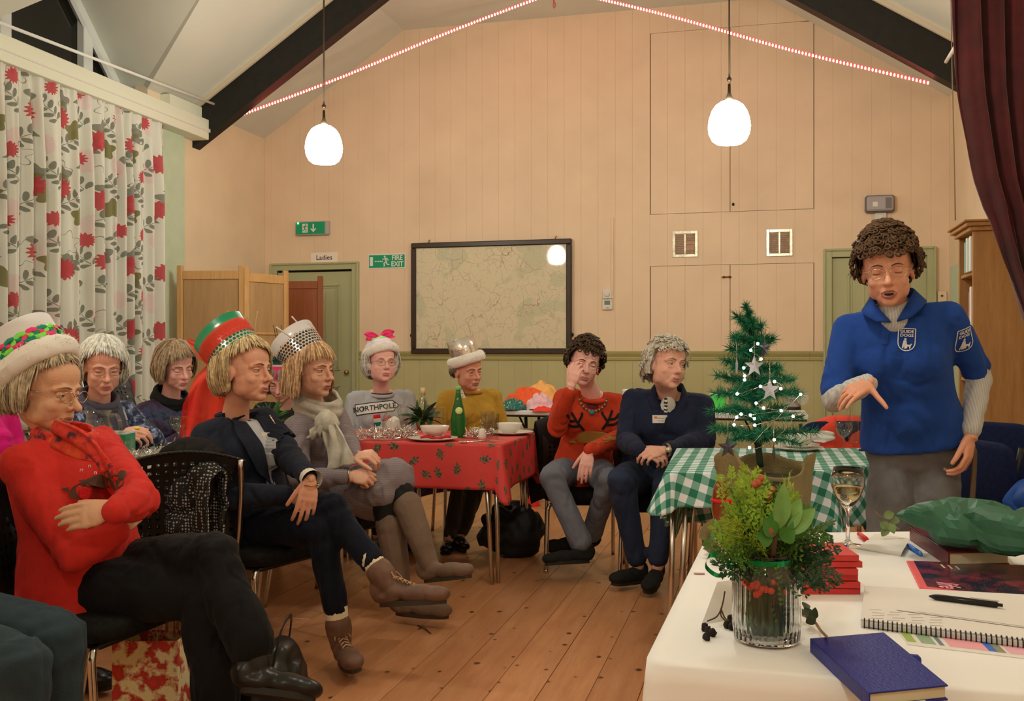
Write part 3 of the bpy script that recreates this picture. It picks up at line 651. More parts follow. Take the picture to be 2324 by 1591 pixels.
a0, a1, z0, z1 = wrect(2127, 662, 2148, 692); o = thing('wall_switch', 'cream double switch plate right of the right-hand door', 'switch', RW((a0+a1)/2, 0, z0)); m_ = MB(); WB(m_, a0, a1, z0, z1, 0, .02, .004); m_.build('plate', M('ivory plastic', ob(205, 178, 130, .7), .4), o, smooth=False); m_ = MB(); WB(m_, a0+.025, a1-.03, z1-.045, z1-.03, .02, .03, .003); m_.build('rocker', M('brown switch', (.12, .08, .04), .5), o, smooth=False)
# pale green reveal on the right wall by the bookcase
bq0 = on_a(2168, 700, W)[0]; mb = MB(); WB(mb, W-.04, W, 0, 1.2+.72, bq0, bq0+.5); struct('window_2', mb, palegreen, 'pale green recess in the right wall by the bookcase')
# burgundy curtain
cm = M('burgundy velvet', (.075, .006, .008), .8, var=.35, vs=9, sheen=.3, bump=.2, bs=120)
YC = 4.35
edge = [(-60, 2155), (0, 2164), (200, 2185), (400, 2222), (600, 2285), (740, 2335), (850, 2372), (1000, 2372), (1250, 2366), (1500, 2360)]
eu = lambda v: np.interp(v, [e[0] for e in edge], [e[1] for e in edge]); er = lambda v: np.interp(v, [-60, 500, 800, 900, 1500], [2560, 2520, 2430, 2420, 2450])
def bfn(u, v):
    vv = -60+1560*v; X = eu(vv)+(er(vv)-eu(vv))*u; am = .045*(1 if vv < 500 else .6)
    d = am*math.sin(u*46+math.sin(vv*.004)*1.2)+.018*math.sin(u*91+vv*.006); p = P(X, vv, YC); p[1] += d; return p
o = single('stage_curtain', MB().grid(bfn, 150, 50), cm, 'burgundy velvet curtain swept aside at the right edge', 'curtain', P(2440, 1495, YC)); solidify(o, .008)
# ================================================================== FURNITURE
chrome = M('chrome tube', (.62, .58, .52), .22, 1.); blackfab = M('black chair fabric', (.012, .012, .011), .9, var=.4, vs=60, bump=.5, bs=300, spec=.2)
blackpl = M('black plastic', (.012, .011, .01), .45); navyfab = M('navy chair fabric', (.012, .02, .07), .9, var=.3, vs=60, bump=.4, bs=260, spec=.2); steelb = M('dark steel tube', (.03, .03, .032), .4, .5)
def yaw(f): return math.atan2(f[1], f[0])-math.pi/2
def superel(w, d, n, e=3.5):
    return [(abs(math.cos(t))**(2/e)*math.copysign(w, math.cos(t)), abs(math.sin(t))**(2/e)*math.copysign(d, math.sin(t))) for t in np.linspace(0, 2*math.pi, n, endpoint=False)]
def pad(mb, w, d, z0, z1, n=32, bulge=.0, e=4., cx=0, cy=0):
    v = []; rings = [(0.86, z0), (.97, z0+.008), (1, (z0+z1)/2), (.985, z1-.012), (.93, z1-.002), (.6, z1+bulge), (.2, z1+bulge*1.3)]
    for k, z in rings: v += [(cx+x, cy+y, z) for x, y in superel(w*k, d*k, n, e)]
    m = len(rings); f = [(i*n+k, i*n+(k+1) % n, (i+1)*n+(k+1) % n, (i+1)*n+k) for i in range(m-1) for k in range(n)]
    f += [tuple(range(n))[::-1], tuple((m-1)*n+k for k in range(n))]; mb.add(v, f); return mb
def chair_meshes():
    out = []
    m_ = MB(); pad(m_, .235, .225, .375, .44, bulge=.006); out.append(('seat', m_, blackfab))
    for s in (-1, 1):
        m_ = MB(); m_.tube(catmull([(s*.1, .15, .366), (s*.18, .155, .366), (s*.207, .165, .345), (s*.212, .17, .3), (s*.222, .2, 0)], 4), .0115, 10); m_.ell((s*.222, .2, .008), (.016, .016, .01), nu=10, nv=6); out.append(('leg', m_, chrome))
        m_ = MB(); m_.tube(catmull([(s*.2, -.25, 0), (s*.195, -.19, .36), (s*.2, -.21, .5), (s*.205, -.26, .66), (s*.2, -.29, .8)], 4), .0115, 10); out.append(('leg', m_, chrome))
    m_ = MB(); m_.box((0, .0, .367), (.36, .34, .016)); out.append(('seat_shell', m_, blackpl))
    # perforated curved back
    nu, nv = 15, 12
    def bp(u, v, t=0):
        x = (u-.5)*.44; z = .48+.36*v-.05*(2*u-1)**2*v**3; y = -.235-.11*v+.12*(2*u-1)**2*.55+.03*math.sin(v*3)
        return V(x, y-t, z)
    m_ = MB()
    for t in (0, .006):
        for j in range(nv):
            for i in range(nu):
                u0, u1, v0, v1 = i/nu, (i+1)/nu, j/nv, (j+1)/nv; e = .27; solid = i in (0, nu-1) or j in (0, nv-1)
                if solid: m_.add([bp(u0, v0, t), bp(u1, v0, t), bp(u1, v1, t), bp(u0, v1, t)], [(0, 1, 2, 3)]); continue
                a0, a1, b0, b1 = u0+(u1-u0)*e, u1-(u1-u0)*e, v0+(v1-v0)*e, v1-(v1-v0)*e
                m_.add([bp(u0, v0, t), bp(u1, v0, t), bp(u1, v1, t), bp(u0, v1, t), bp(a0, b0, t), bp(a1, b0, t), bp(a1, b1, t), bp(a0, b1, t)], [(0, 1, 5, 4), (1, 2, 6, 5), (2, 3, 7, 6), (3, 0, 4, 7)])
    for k in range(24):
        m_.tube([bp(k/24, 1, .003), bp((k+1)/24, 1, .003)], .006, 6); m_.tube([bp(k/24, 0, .003), bp((k+1)/24, 0, .003)], .006, 6)
    out.append(('backrest', m_, blackpl)); return out
_ch = [(n, mkmesh(n, m_.V(), m_.f, mt, m_.mi), mt) for n, m_, mt in chair_meshes()]
def chairB_meshes():
    out = []
    m_ = MB(); pad(m_, .22, .215, .385, .445, bulge=.006, e=5); out.append(('seat', m_, navyfab))
    m_ = MB(); pad(m_, .21, .15, -.02, .022, bulge=.004, e=5); m_.tf(np.array([[1, 0, 0], [0, .1, -.99], [0, .99, .1]]).T if False else rotax((1, 0, 0), R_(82)), (0, -.235, .69)); out.append(('backrest', m_, navyfab))
    for s in (-1, 1):
        m_ = MB(); m_.tube([(s*.19, .2, 0), (s*.19, .17, .38), (s*.19, -.1, .385)], .011, 8); out.append(('leg', m_, steelb))
        m_ = MB(); m_.tube(catmull([(s*.19, -.26, 0), (s*.19, -.18, .38), (s*.19, -.2, .52), (s*.19, -.27, .82)], 4), .011, 8); out.append(('leg', m_, steelb))
    m_ = MB(); m_.tube([(-.19, .0, .375), (.19, .0, .375)], .009, 8); m_.tube([(-.19, -.12, .375), (.19, -.12, .375)], .009, 8); out.append(('stretcher', m_, steelb)); return out
_chB = [(n, mkmesh(n, m_.V(), m_.f, mt, m_.mi), mt) for n, m_, mt in chairB_meshes()]
def chair(p, f, label, group='black conference chairs', B=False, name=None):
    o = thing(name or ('conference_chair' if not B else 'padded_chair'), label, 'chair', (p[0], p[1], p[2] if len(p) > 2 else 0), yaw(f), group)
    for n, me, _ in (_chB if B else _ch):
        c = bpy.data.objects.new(n, me); link(c, o)
    return o
# ---- draped cloth
def round_poly(pts, r=.03, k=5, dens=.025):
    """returns [(xy, normal, cornerness)] around a CCW polygon"""
    out = []; n = len(pts); p = [V(*q) for q in pts]
    for i in range(n):
        a, b, c = p[i-1], p[i], p[(i+1) % n]; d0, d1 = nrm(b-a), nrm(c-b); n0, n1 = V(d0[1], -d0[0]), V(d1[1], -d1[0])
        t0 = math.atan2(n0[1], n0[0]); t1 = math.atan2(n1[1], n1[0])
        while t1 < t0: t1 += 2*math.pi
        h = math.tan((t1-t0)/2)*r; cen = b-d0*h-n0*r
        for q in range(k+1):
            t = t0+(t1-t0)*q/k; nn = V(math.cos(t), math.sin(t)); out.append((cen+nn*r, nn, math.sin(math.pi*q/k)*min(1, (t1-t0)/1.5)))
        L = np.linalg.norm(c-b); e = c-d1*.0
        d2 = nrm(p[(i+2) % n]-c); n2 = V(d2[1], -d2[0]); tt = math.atan2(n2[1], n2[0])-math.atan2(n1[1], n1[0])
        while tt < 0: tt += 2*math.pi
        L2 = L-h-math.tan(tt/2)*r; m = max(2, int(L2/dens))
        s0 = b+d1*h
        for q in range(1, m): out.append((s0+d1*L2*q/m, n1, 0.))
    return out
def cloth(pts, z, drop, amp=.012, kw=22., flare=.01, cd=.25, cf=.06, seed=0, m=14, dropf=None):
    rp = round_poly(pts); n = len(rp); mb = MB(); v = []; uv = []; s = 0; S = [0]
    for i in range(1, n): s += np.linalg.norm(rp[i][0]-rp[i-1][0]); S.append(s)
    c = sum(q[0] for q in rp)/n
    for k in (.0001, .4, .8, .97):
        for q in rp: x = c+(q[0]-c)*k; v.append((*x, z+.0015)); uv.append(x)
    R = [(0., 0.)]+[(j/m, 1.) for j in range(1, m+1)]
    for (t, _) in R:
        for i, (x, nn, cr) in enumerate(rp):
            D = drop*(dropf(x) if dropf else 1); d = D*t*(1+cd*cr); w = math.sin(S[i]*kw+seed+1.3*math.sin(S[i]*kw*.37))
            o = .004+flare*t+amp*t*(1+w)+cf*t*cr*(.6+.4*w); q = x+nn*o
            zz = z+.0015-(d if t > 0 else 0)
            v.append((q[0], q[1], zz+(.004 if 0 < t < .08 else 0))); uv.append(x+nn*d)
    rings = 4+len(R); f = [(i*n+k, i*n+(k+1) % n, (i+1)*n+(k+1) % n, (i+1)*n+k) for i in range(rings-1) for k in range(n)]
    return mb.add(v, f, uv)
def table_legs(o, pts, z, inset=.09, pair=.035, r=.0115, mat=None, splay=.04):
    c = sum(V(*p) for p in pts)/len(pts)
    for p in pts:
        p = V(*p); q = p+nrm(c-p)*inset; out = nrm(p-c)
        for s in ((-1, 1) if pair else (0,)):
            a = V(*q, z-.03)+V(-out[1], out[0], 0)*pair*s; b = V(*(q+out*splay), 0)+V(-out[1], out[0], 0)*pair*.6*s
            MB().tube([a, b], r, 8).build('leg', mat or chrome, o)
def inset(pts, d):
    c = sum(V(*p) for p in pts)/len(pts); return [tuple(V(*p)+nrm(c-V(*p))*d) for p in pts]
def table(pts, z, label, topm, thick=.025, name='folding_table', **kw):
    c = sum(V(*p) for p in pts)/len(pts); o = thing(name, label, 'table', (c[0], c[1], 0))
    m_ = MB(); m_.prism(inset(pts, .05), z-thick, z); m_.build('tabletop', topm, o, smooth=False); table_legs(o, pts, z, **kw); return o
topwood = M('brown table top', (.12, .07, .04), .5)
def holly():
    m = bpy.data.materials.new('red holly print cloth'); t = NT(m); uv = t.coord('UV'); base = ob(196, 52, 42, .82); col = base
    x = t.vor(uv, 9.2, 'F1', None, .55, '2D'); d = t.vm('SUBTRACT', uv, x.outputs['Position']); o = t.xyz(d); rn = t.m('MULTIPLY', t.xyz(x.outputs['Color'])[0], 6.28)
    c, s = t.m('COSINE', rn), t.m('SINE', rn); X = t.m('ADD', t.m('MULTIPLY', o[0], c), t.m('MULTIPLY', o[1], s)); Y = t.m('SUBTRACT', t.m('MULTIPLY', o[1], c), t.m('MULTIPLY', o[0], s))
    def el(cx, cy, a, b, rot):
        k, q = math.cos(rot), math.sin(rot); xx = t.m('SUBTRACT', X, cx); yy = t.m('SUBTRACT', Y, cy)
        A = t.m('DIVIDE', t.m('ADD', t.m('MULTIPLY', xx, k), t.m('MULTIPLY', yy, q)), a); B = t.m('DIVIDE', t.m('SUBTRACT', t.m('MULTIPLY', yy, k), t.m('MULTIPLY', xx, q)), b)
        return t.m('LESS_THAN', t.m('ADD', t.m('MULTIPLY', A, A), t.m('MULTIPLY', B, B)), 1.)
    f = el(0, 0, .026, .005, 0)
    for e in ((-.008, .009, .016, .0062, .9), (-.008, -.009, .016, .0062, -.9), (.01, .009, .016, .006, .7), (.01, -.009, .016, .006, -.7), (.026, 0, .014, .0055, 0), (-.02, .005, .012, .005, 1.2)): f = t.m('MAXIMUM', f, el(*e))
    g = t.mix(t.ramp(t.noise(uv, 90, 2), [(.4, 0.), (.6, 1.)]), ob(40, 45, 28, .8), ob(110, 92, 55, .8))
    t.col(t.mix(f, col, g)); t.b.inputs['Roughness'].default_value = .55; t.bump(t.noise(uv, 14, 3), .25, .01); return m
def gingham():
    m = bpy.data.materials.new('green gingham cotton'); t = NT(m); uv = t.mapping(t.coord('UV'), (1, 1, 1), (0, 0, .25)); o = t.xyz(uv); p = .062
    sx = t.m('LESS_THAN', t.m('FRACT', t.m('DIVIDE', o[0], p)), .5); sy = t.m('LESS_THAN', t.m('FRACT', t.m('DIVIDE', o[1], p)), .5)
    w, h, g = ob(214, 205, 185, .85), ob(110, 150, 118, .85), ob(30, 98, 66, .85)
    t.col(t.mix(sx, t.mix(sy, w, h), t.mix(sy, h, g))); t.b.inputs['Roughness'].default_value = .85; t.bump(t.noise(t.coord('UV'), 18, 3), .3, .008); return m
def linen(name, c, r=.8, b=.35): 
    m = bpy.data.materials.new(name); t = NT(m); t.col(c); t.b.inputs['Roughness'].default_value = r; t.b.inputs['Specular IOR Level'].default_value = .2; t.bump(t.noise(t.coord('Object'), 9, 4), b, .012); return m
# red table
rt = [V(-.055, 4.99), V(.135, 5.74)]; ax = nrm(rt[1]-rt[0]); wx = V(-ax[1], ax[0]); RT = [tuple(rt[0]+wx*1.08), tuple(rt[0]), tuple(rt[0]+ax*.78), tuple(rt[0]+ax*.78+wx*1.08)]
table(RT, .72, 'folding table with chrome legs under the red holly cloth', topwood)
o = single('tablecloth', cloth(RT, .724, .235, .006, 16, .012, .32, .09, 1.), holly(), 'red tablecloth printed with dark holly sprigs', 'tablecloth', (*RT[1], .5), uv=True); solidify(o, .002)
# green gingham table
GT = [(.6, 3.8), (1.27, 3.88), (1.64, 4.22), (1.78, 4.8), (.82, 4.8)]
table(GT, .72, 'folding table under the green gingham cloth', topwood)
o = single('tablecloth', cloth(GT, .724, .235, .016, 26, .02, .25, .06, 2., dropf=lambda x: 1.0 if x[0] > 1.15 and x[1] < 4.7 else (.55+1.05*min(1, max(0, (x[1]-3.82)/.9)))), gingham(), 'green and white gingham tablecloth beside the speaker', 'tablecloth', (*GT[0], .4), uv=True); solidify(o, .002)
# white table in front
WT = [(.195, 1.40), (1.6, 1.02), (1.78, 2.48), (.49, 2.40)]
table(WT, .744, 'trestle table under the white cloth in front', topwood, name='trestle_table')
o = single('tablecloth', cloth(WT, .748, .4, .008, 9, .012, .2, .05, .5), linen('white cotton cloth', (.93, .92, .91), .8, .25), 'plain white tablecloth on the table in front', 'tablecloth', (*WT[0], .35)); solidify(o, .002)
# left table
lt0 = V(-1.98, 4.08); ax = V(math.sin(TH), math.cos(TH)); wx = V(ax[1], -ax[0]); LT = [tuple(lt0), tuple(lt0+wx*.6), tuple(lt0+wx*.6+ax*1.85), tuple(lt0+ax*1.85)]
table(LT, .72, 'folding table behind the woman in red, laid with glasses', topwood)
o = single('tablecloth', cloth(LT, .724, .2, .006, 18, .012, .3, .06, 1.), linen('dark tinsel cloth', ob(150, 140, 120, .8)), 'pale cloth on the table behind the woman in red', 'tablecloth', (*LT[0], .5)); solidify(o, .002)
# white trestle table by the back wall
fp = P(1250, 934, 7.6); _, bq = AB(fp); aL = on_b(1105, 934, bq)[0]; aR = on_b(1835, 934, bq)[0]
o = thing('trestle_table', 'long white folding table along the green back wall', 'table', RW((aL+aR)/2, bq-.3, 0))
m_ = MB(); WB(m_, aL, aR, .705, .742, bq-.62, bq, .006); m_.build('tabletop', M('white laminate', ob(205, 196, 170, .75), .4), o, smooth=False)
m_ = MB(); WB(m_, aL+.01, aR-.01, .69, .706, bq-.6, bq-.02); m_.build('apron', steelb, o, smooth=False)
for a_ in (aL+.3, on_b(1247, 934, bq)[0], aR-.35):
    for b_ in (bq-.08, bq-.54): MB().tube([RW(a_, b_, .7), RW(a_+.02, b_, 0)], .013, 8).build('leg', steelb, o)
    MB().tube([RW(a_, bq-.08, .12), RW(a_, bq-.54, .12)], .01, 8).build('stretcher', steelb, o)
    MB().tube([RW(a_-.12, bq-.3, .7), RW(a_, bq-.3, .45)], .008, 8).build('brace', steelb, o)
# ---- folding screens
ply = wood('plywood', ob(140, 102, 56, .7), ob(160, 122, 72, .7), 2, .6, .6); pinew = wood('yellow pine', ob(160, 112, 55, .7), ob(186, 138, 78, .7), 2, 1.2, .5, True)
mah = wood('mahogany', ob(112, 55, 24, .7), ob(135, 70, 32, .7), 2, .8, .4)
def panel(o, A, B, z1, pm, fm, midrail=False, nm='screen_panel'):
    A = V(*A[:2]); B = V(*B[:2]); d = nrm(B-A); n = V(-d[1], d[0]); L = np.linalg.norm(B-A); Mx = np.array([[d[0], n[0], 0], [d[1], n[1], 0], [0, 0, 1]])
    q = MB(); q.box((*(A+d*L/2), z1/2), (L-.06, .008, z1-.16), Mx); p0 = q.build(nm, pm, o, smooth=False)
    for s in (0.0, 1.0): q = MB(); q.box((*(A+d*L*s), z1/2), (.05, .035, z1), Mx, .006); q.build('post', fm, p0, smooth=False)
    for z in (.12, z1-.085)+((z1*.81-.2,) if midrail else ()): q = MB(); q.box((*(A+d*L/2), z), (L-.05, .026, .075 if z != z1*.81-.2 else .02), Mx, .004); q.build('rail', fm, p0, smooth=False)
A_, B_, C_ = P(409, 600, 8.35), P(549, 600, 8.3), P(648, 600, 8.65)
o = thing('folding_screen', 'light plywood folding screen with pine posts beside the floral curtain', 'screen', (*((A_+C_)/2)[:2], 0)); panel(o, A_, B_, 1.95, ply, pinew); panel(o, B_+V(.035, 0, 0), C_, 1.93, ply, pinew, True)
A_, B_ = P(590, 600, 9.3), P(727, 600, 9.25); o = thing('folding_screen', 'reddish mahogany screen standing in front of the Ladies door', 'screen', (*((A_+B_)/2)[:2], 0)); panel(o, A_, B_, 1.93, mah, mah)
# ---- bookcase
kp = wood('knotty pine', ob(128, 84, 36, .62), ob(158, 108, 54, .62), 2, .9, .5, True)
C0 = P(2208, 600, 5.5); dd_ = V(*T2, 0); ww = -V(*N2, 0); BH = 1.95; BD, BWd = .36, .42
o = thing('bookcase', 'tall knotty pine bookcase behind the speaker', 'bookcase', (C0[0], C0[1], 0)); Mx = np.array([dd_, ww, V(0, 0, 1)]).T
def bk(d0, d1, w0, w1, z0, z1, nm, mt=kp, bev=.003): q = MB(); c = V(C0[0], C0[1], 0)+dd_*(d0+d1)/2+ww*(w0+w1)/2+V(0, 0, (z0+z1)/2); q.box(c, (d1-d0, w1-w0, z1-z0), Mx, bev); return q.build(nm, mt, o, smooth=False)
bk(0, BD, 0, .022, 0, BH-.06, 'side_panel'); bk(0, BD, BWd-.022, BWd, 0, BH-.06, 'side_panel'); bk(BD-.012, BD, .022, BWd-.022, 0, BH-.06, 'back_panel')
shz = [.06, .42, .78, 1.05, 1.345, 1.665]
for z in shz: bk(.01, BD-.012, .022, BWd-.022, z-.02, z, 'shelf')
bk(-.02, BD, -.02, BWd+.02, BH-.06, BH-.035, 'cornice'); bk(-.04, BD, -.04, BWd+.04, BH-.035, BH-.012, 'cornice'); bk(-.055, BD, -.055, BWd+.055, BH-.012, BH, 'cornice')
for i, (z, w0, w, h, d, c, l) in enumerate(((1.665, .03, .022, .2, .2, (205, 200, 185), 'white ring binder at the near end of the top shelf'), (1.665, .055, .018, .19, .18, (150, 165, 140), 'grey-green book beside the white binder on the top shelf'), (1.665, .076, .02, .2, .19, (190, 175, 140), 'buff book third along the top shelf'), (1.665, .1, .015, .18, .19, (120, 150, 130), 'thin green book fourth along the top shelf'), (1.345, .025, .02, .23, .22, (215, 208, 195), 'tall white folder at the near end of the second shelf'), (1.345, .047, .012, .2, .22, (150, 95, 85), 'thin reddish book beside the tall white folder'), (1.05, .03, .03, .18, .2, (150, 130, 80), 'olive book on the third shelf'), (1.05, .062, .025, .19, .2, (120, 95, 60), 'brown book beside the olive book on the third shelf'), (.78, .05, .05, .1, .2, (210, 200, 180), 'white box on the fourth shelf'), (.06, .05, .2, .05, .22, (205, 200, 190), 'stack of white papers on the bottom shelf'))):
    q = MB(); c0 = V(C0[0], C0[1], 0)+dd_*(d/2-.006)+ww*(.028+(w0-.025)*2.1+w*.9)+V(0, 0, z+h/2); q.box(c0, (d, w*1.8, h), Mx, .002); mt = M('book cover %d' % i, ob(*c, .65), .5)
    b_ = thing('book', l, 'book', c0-V(0, 0, h/2), 0, 'books in the pine bookcase'); q.build('cover', mt, b_, smooth=False)
    q = MB(); q.box(c0+dd_*-.0+V(0, 0, .0015), (d-.004, max(.004, w*1.8-.006), h+.0005), Mx); q.build('pages', M('book pages', (.62, .56, .45), .8), b_, smooth=False)
q = MB(); c0 = V(C0[0], C0[1], 1.345+.19)+dd_*.1+ww*.1; q.lathe([(0, -.05), (.03, -.05), (.03, .02), (.036, .022), (.036, .045), (0, .047)], c0, 20); single('plastic_tub', q, offwhite, 'small white lidded tub high on the second bookcase shelf', 'tub', c0-V(0, 0, .05))
q = MB(); q.box(c0-V(0, 0, .12), (.1, .1, .14), Mx); single('book', q, M('book cover 0', 0), 'pale box file under the white tub in the bookcase', 'book', c0-V(0, 0, .19), 'books in the pine bookcase', smooth=False)
# ---- chairs at the right
chair(P(2245, 1000, 4.75)*V(1, 1, 0)+V(0, .15, 0), (-.75, -.65), 'navy padded chair in front of the pine bookcase', 'navy padded chairs', True)
chair(P(1905, 1000, 5.15)*V(1, 1, 0)+V(0, -.25, 0), (-.1, -1.) if False else (.05, -1), 'navy padded chair with an orange cloth over its back', 'navy padded chairs', True)
chair((1.72, 3.98, 0), (-.95, -.2), 'navy padded chair close behind the speaker', 'navy padded chairs', True)
chair((2.1, 3.75, 0), (-.9, -.3), 'navy padded chair carrying the blue bag', 'navy padded chairs', True)
# ================================================================== PEOPLE
Z3 = V(0, 0, 1)
def skinmat(name, c, blush=.1):
    if name in MATS: return MATS[name]
    m = bpy.data.materials.new(name); MATS[name] = m; t = NT(m); co = t.coord()
    f = t.ramp(t.noise(co, 16, 4), [(.35, 0.), (.68, 1.)]); red = (min(1, c[0]*1.02), c[1]*.74, c[2]*.68)
    col = t.mix(t.m('MULTIPLY', f, blush*2), c, red); t.col(col); t.b.inputs['Roughness'].default_value = .48; t.b.inputs['Specular IOR Level'].default_value = .35
    t.b.inputs['Subsurface Weight'].default_value = .12; t.b.inputs['Subsurface Radius'].default_value = (.01, .004, .002)
    t.bump(t.noise(co, 140, 3), .18, .003); return m
def knit(name, c, sc=220., st=.5, var=.12, rough=.85, stripes=None, axis=2):
    if name in MATS: return MATS[name]
    m = bpy.data.materials.new(name); MATS[name] = m; t = NT(m); co = t.coord()
    n = t.noise(co, 7, 4); col = t.mix(t.ramp(n, [(.3, 0.), (.7, 1.)]), tuple(x*(1-var) for x in c), tuple(min(1, x*(1+var)) for x in c))
    if stripes:
        z = t.xyz(co)[axis]; s = t.m('SINE', t.m('MULTIPLY', z, 2*math.pi/stripes)); col = t.mix(t.m('MULTIPLY', t.m('ADD', s, 1.), .22), col, tuple(x*.5 for x in c))
    t.col(col); t.b.inputs['Roughness'].default_value = rough; t.b.inputs['Specular IOR Level'].default_value = .12; t.b.inputs['Sheen Weight'].default_value = .04
    t.bump(t.noise(co, sc, 2), st, .003); bn = t.b.inputs['Normal'].links[0].from_node
    b2 = t.n('ShaderNodeBump'); b2.inputs['Strength'].default_value = .18; b2.inputs['Distance'].default_value = .02
    nz = t.noise(t.mapping(co, (1, 1, .6)), 13, 2, .5); t.put(b2.inputs['Height'], t.m('MINIMUM', t.m('MULTIPLY', t.m('ABSOLUTE', t.m('SUBTRACT', nz, .5)), 5.), .6)); t.l(b2.outputs[0], bn.inputs['Normal']); return m
def pattern(name, cols, sc, rough=.8):
    if name in MATS: return MATS[name]
    m = bpy.data.materials.new(name); MATS[name] = m; t = NT(m); co = t.coord(); v = t.noise(co, sc, 3, .6)
    st = [(i/(len(cols)), c) for i, c in enumerate(cols)]; x = t.ramp(t.m('MULTIPLY', t.m('SUBTRACT', v, .25), 2.), st); t.t.nodes[-1]
    t.col(x); t.b.inputs['Roughness'].default_value = rough; t.bump(t.noise(co, 150, 2), .3, .003); return m
def chain(mb, pts, rad, n=14):
    pts = [np.asarray(p, float) for p in pts]
    for i in range(len(pts)-1): mb.tube([pts[i], pts[i+1]], [rad[i], rad[i+1]], n)
    for p, r in zip(pts, rad): mb.ell(p, r, nu=n, nv=9)
def ik(a, t, l1, l2, pole):
    d = t-a; L = np.linalg.norm(d)
    if L > (l1+l2)*.995: k = L/((l1+l2)*.995); l1 *= k; l2 *= k
    if L < abs(l1-l2)+.02: L = abs(l1-l2)+.02
    u = nrm(d); x = (l1*l1-l2*l2+L*L)/(2*L); h = math.sqrt(max(0, l1*l1-x*x)); p = np.asarray(pole, float); p = p-u*np.dot(p, u)
    return a+u*x+nrm(p)*h
def hand(mb, w, d, n, side, curl=(20, 25, 20), spread=6., k=1., thumb=(35, 20), scale=1., fcurl=None):
    """w wrist, d direction to fingers, n back-of-hand normal, side +1 when thumb lies along +cross(d,n)"""
    d = nrm(d); n = nrm(np.asarray(n)-d*np.dot(n, d)); s = np.cross(d, n)*side; k = scale
    def at(x, y, z): return w+(d*x+s*y+n*z)*k
    for (x, y, z, a, b, c) in ((.018, 0, 0, .03, .026, .015), (.05, .0, 0, .036, .036, .0145), (.074, -.003, .0, .022, .038, .0125)):
        mb.ell(at(x, y, z), (a*k, b*k, c*k), np.array([d, s, n]), 12, 8)
    mb.ell(at(.035, .022, -.006), (.03*k, .016*k, .015*k), np.array([d, s, n]), 10, 7)
    base = [(.086, .029), (.092, .0095), (.088, -.0105), (.078, -.029)]; ln = [(.04, .024, .02), (.044, .027, .021), (.04, .025, .02), (.031, .02, .017)]
    for i, ((x, y), L) in enumerate(zip(base, ln)):
        sp = R_(spread*(1.2-.9*i)); p = at(x, y, 0); dirn = d*math.cos(sp)+s*math.sin(sp); nn = n; pts = [p]; rr = [.0092*k]
        cc = fcurl[i] if fcurl else curl
        for j in range(3):
            a = R_(cc[j]*(1+.06*i)); dirn, nn = dirn*math.cos(a)-nn*math.sin(a), nn*math.cos(a)+dirn*math.sin(a)
            p = p+dirn*L[j]*k; pts.append(p); rr.append((.0086, .0078, .0068)[j]*k*(.88 if i == 3 else 1))
        chain(mb, [at(x-.03, y*.9, 0)]+pts, [.0098*k]+rr, 9)
    a, b = R_(thumb[0]), R_(thumb[1]); p0 = at(.02, .022, -.004); d1 = d*math.cos(a)+s*math.sin(a)-n*.25; d1 = nrm(d1); p1 = p0+d1*.045*k; d2 = nrm(d1*math.cos(b)+(d-n*.35)*math.sin(b)); p2 = p1+d2*.032*k; p3 = p2+nrm(d2-n*.15)*.024*k
    chain(mb, [p0, p1, p2, p3], [.0135*k, .0108*k, .0098*k, .0078*k], 9)
class Head: pass
def head_frame(c, face, pitch=0., roll=0., s=1.):
    h = Head(); f0 = nrm(V(face[0], face[1], 0)); p = R_(pitch); h.F = f0*math.cos(p)+Z3*math.sin(p); u = -f0*math.sin(p)+Z3*math.cos(p); l = np.cross(u, h.F)
    r = R_(roll); h.L = l*math.cos(r)+u*math.sin(r); h.U = u*math.cos(r)-l*math.sin(r); h.c = np.asarray(c, float); h.s = s
    h.A = np.array([h.F, h.L, h.U]); h.p = lambda f, l_, u_: h.c+(h.F*f+h.L*l_+h.U*u_)*h.s; return h
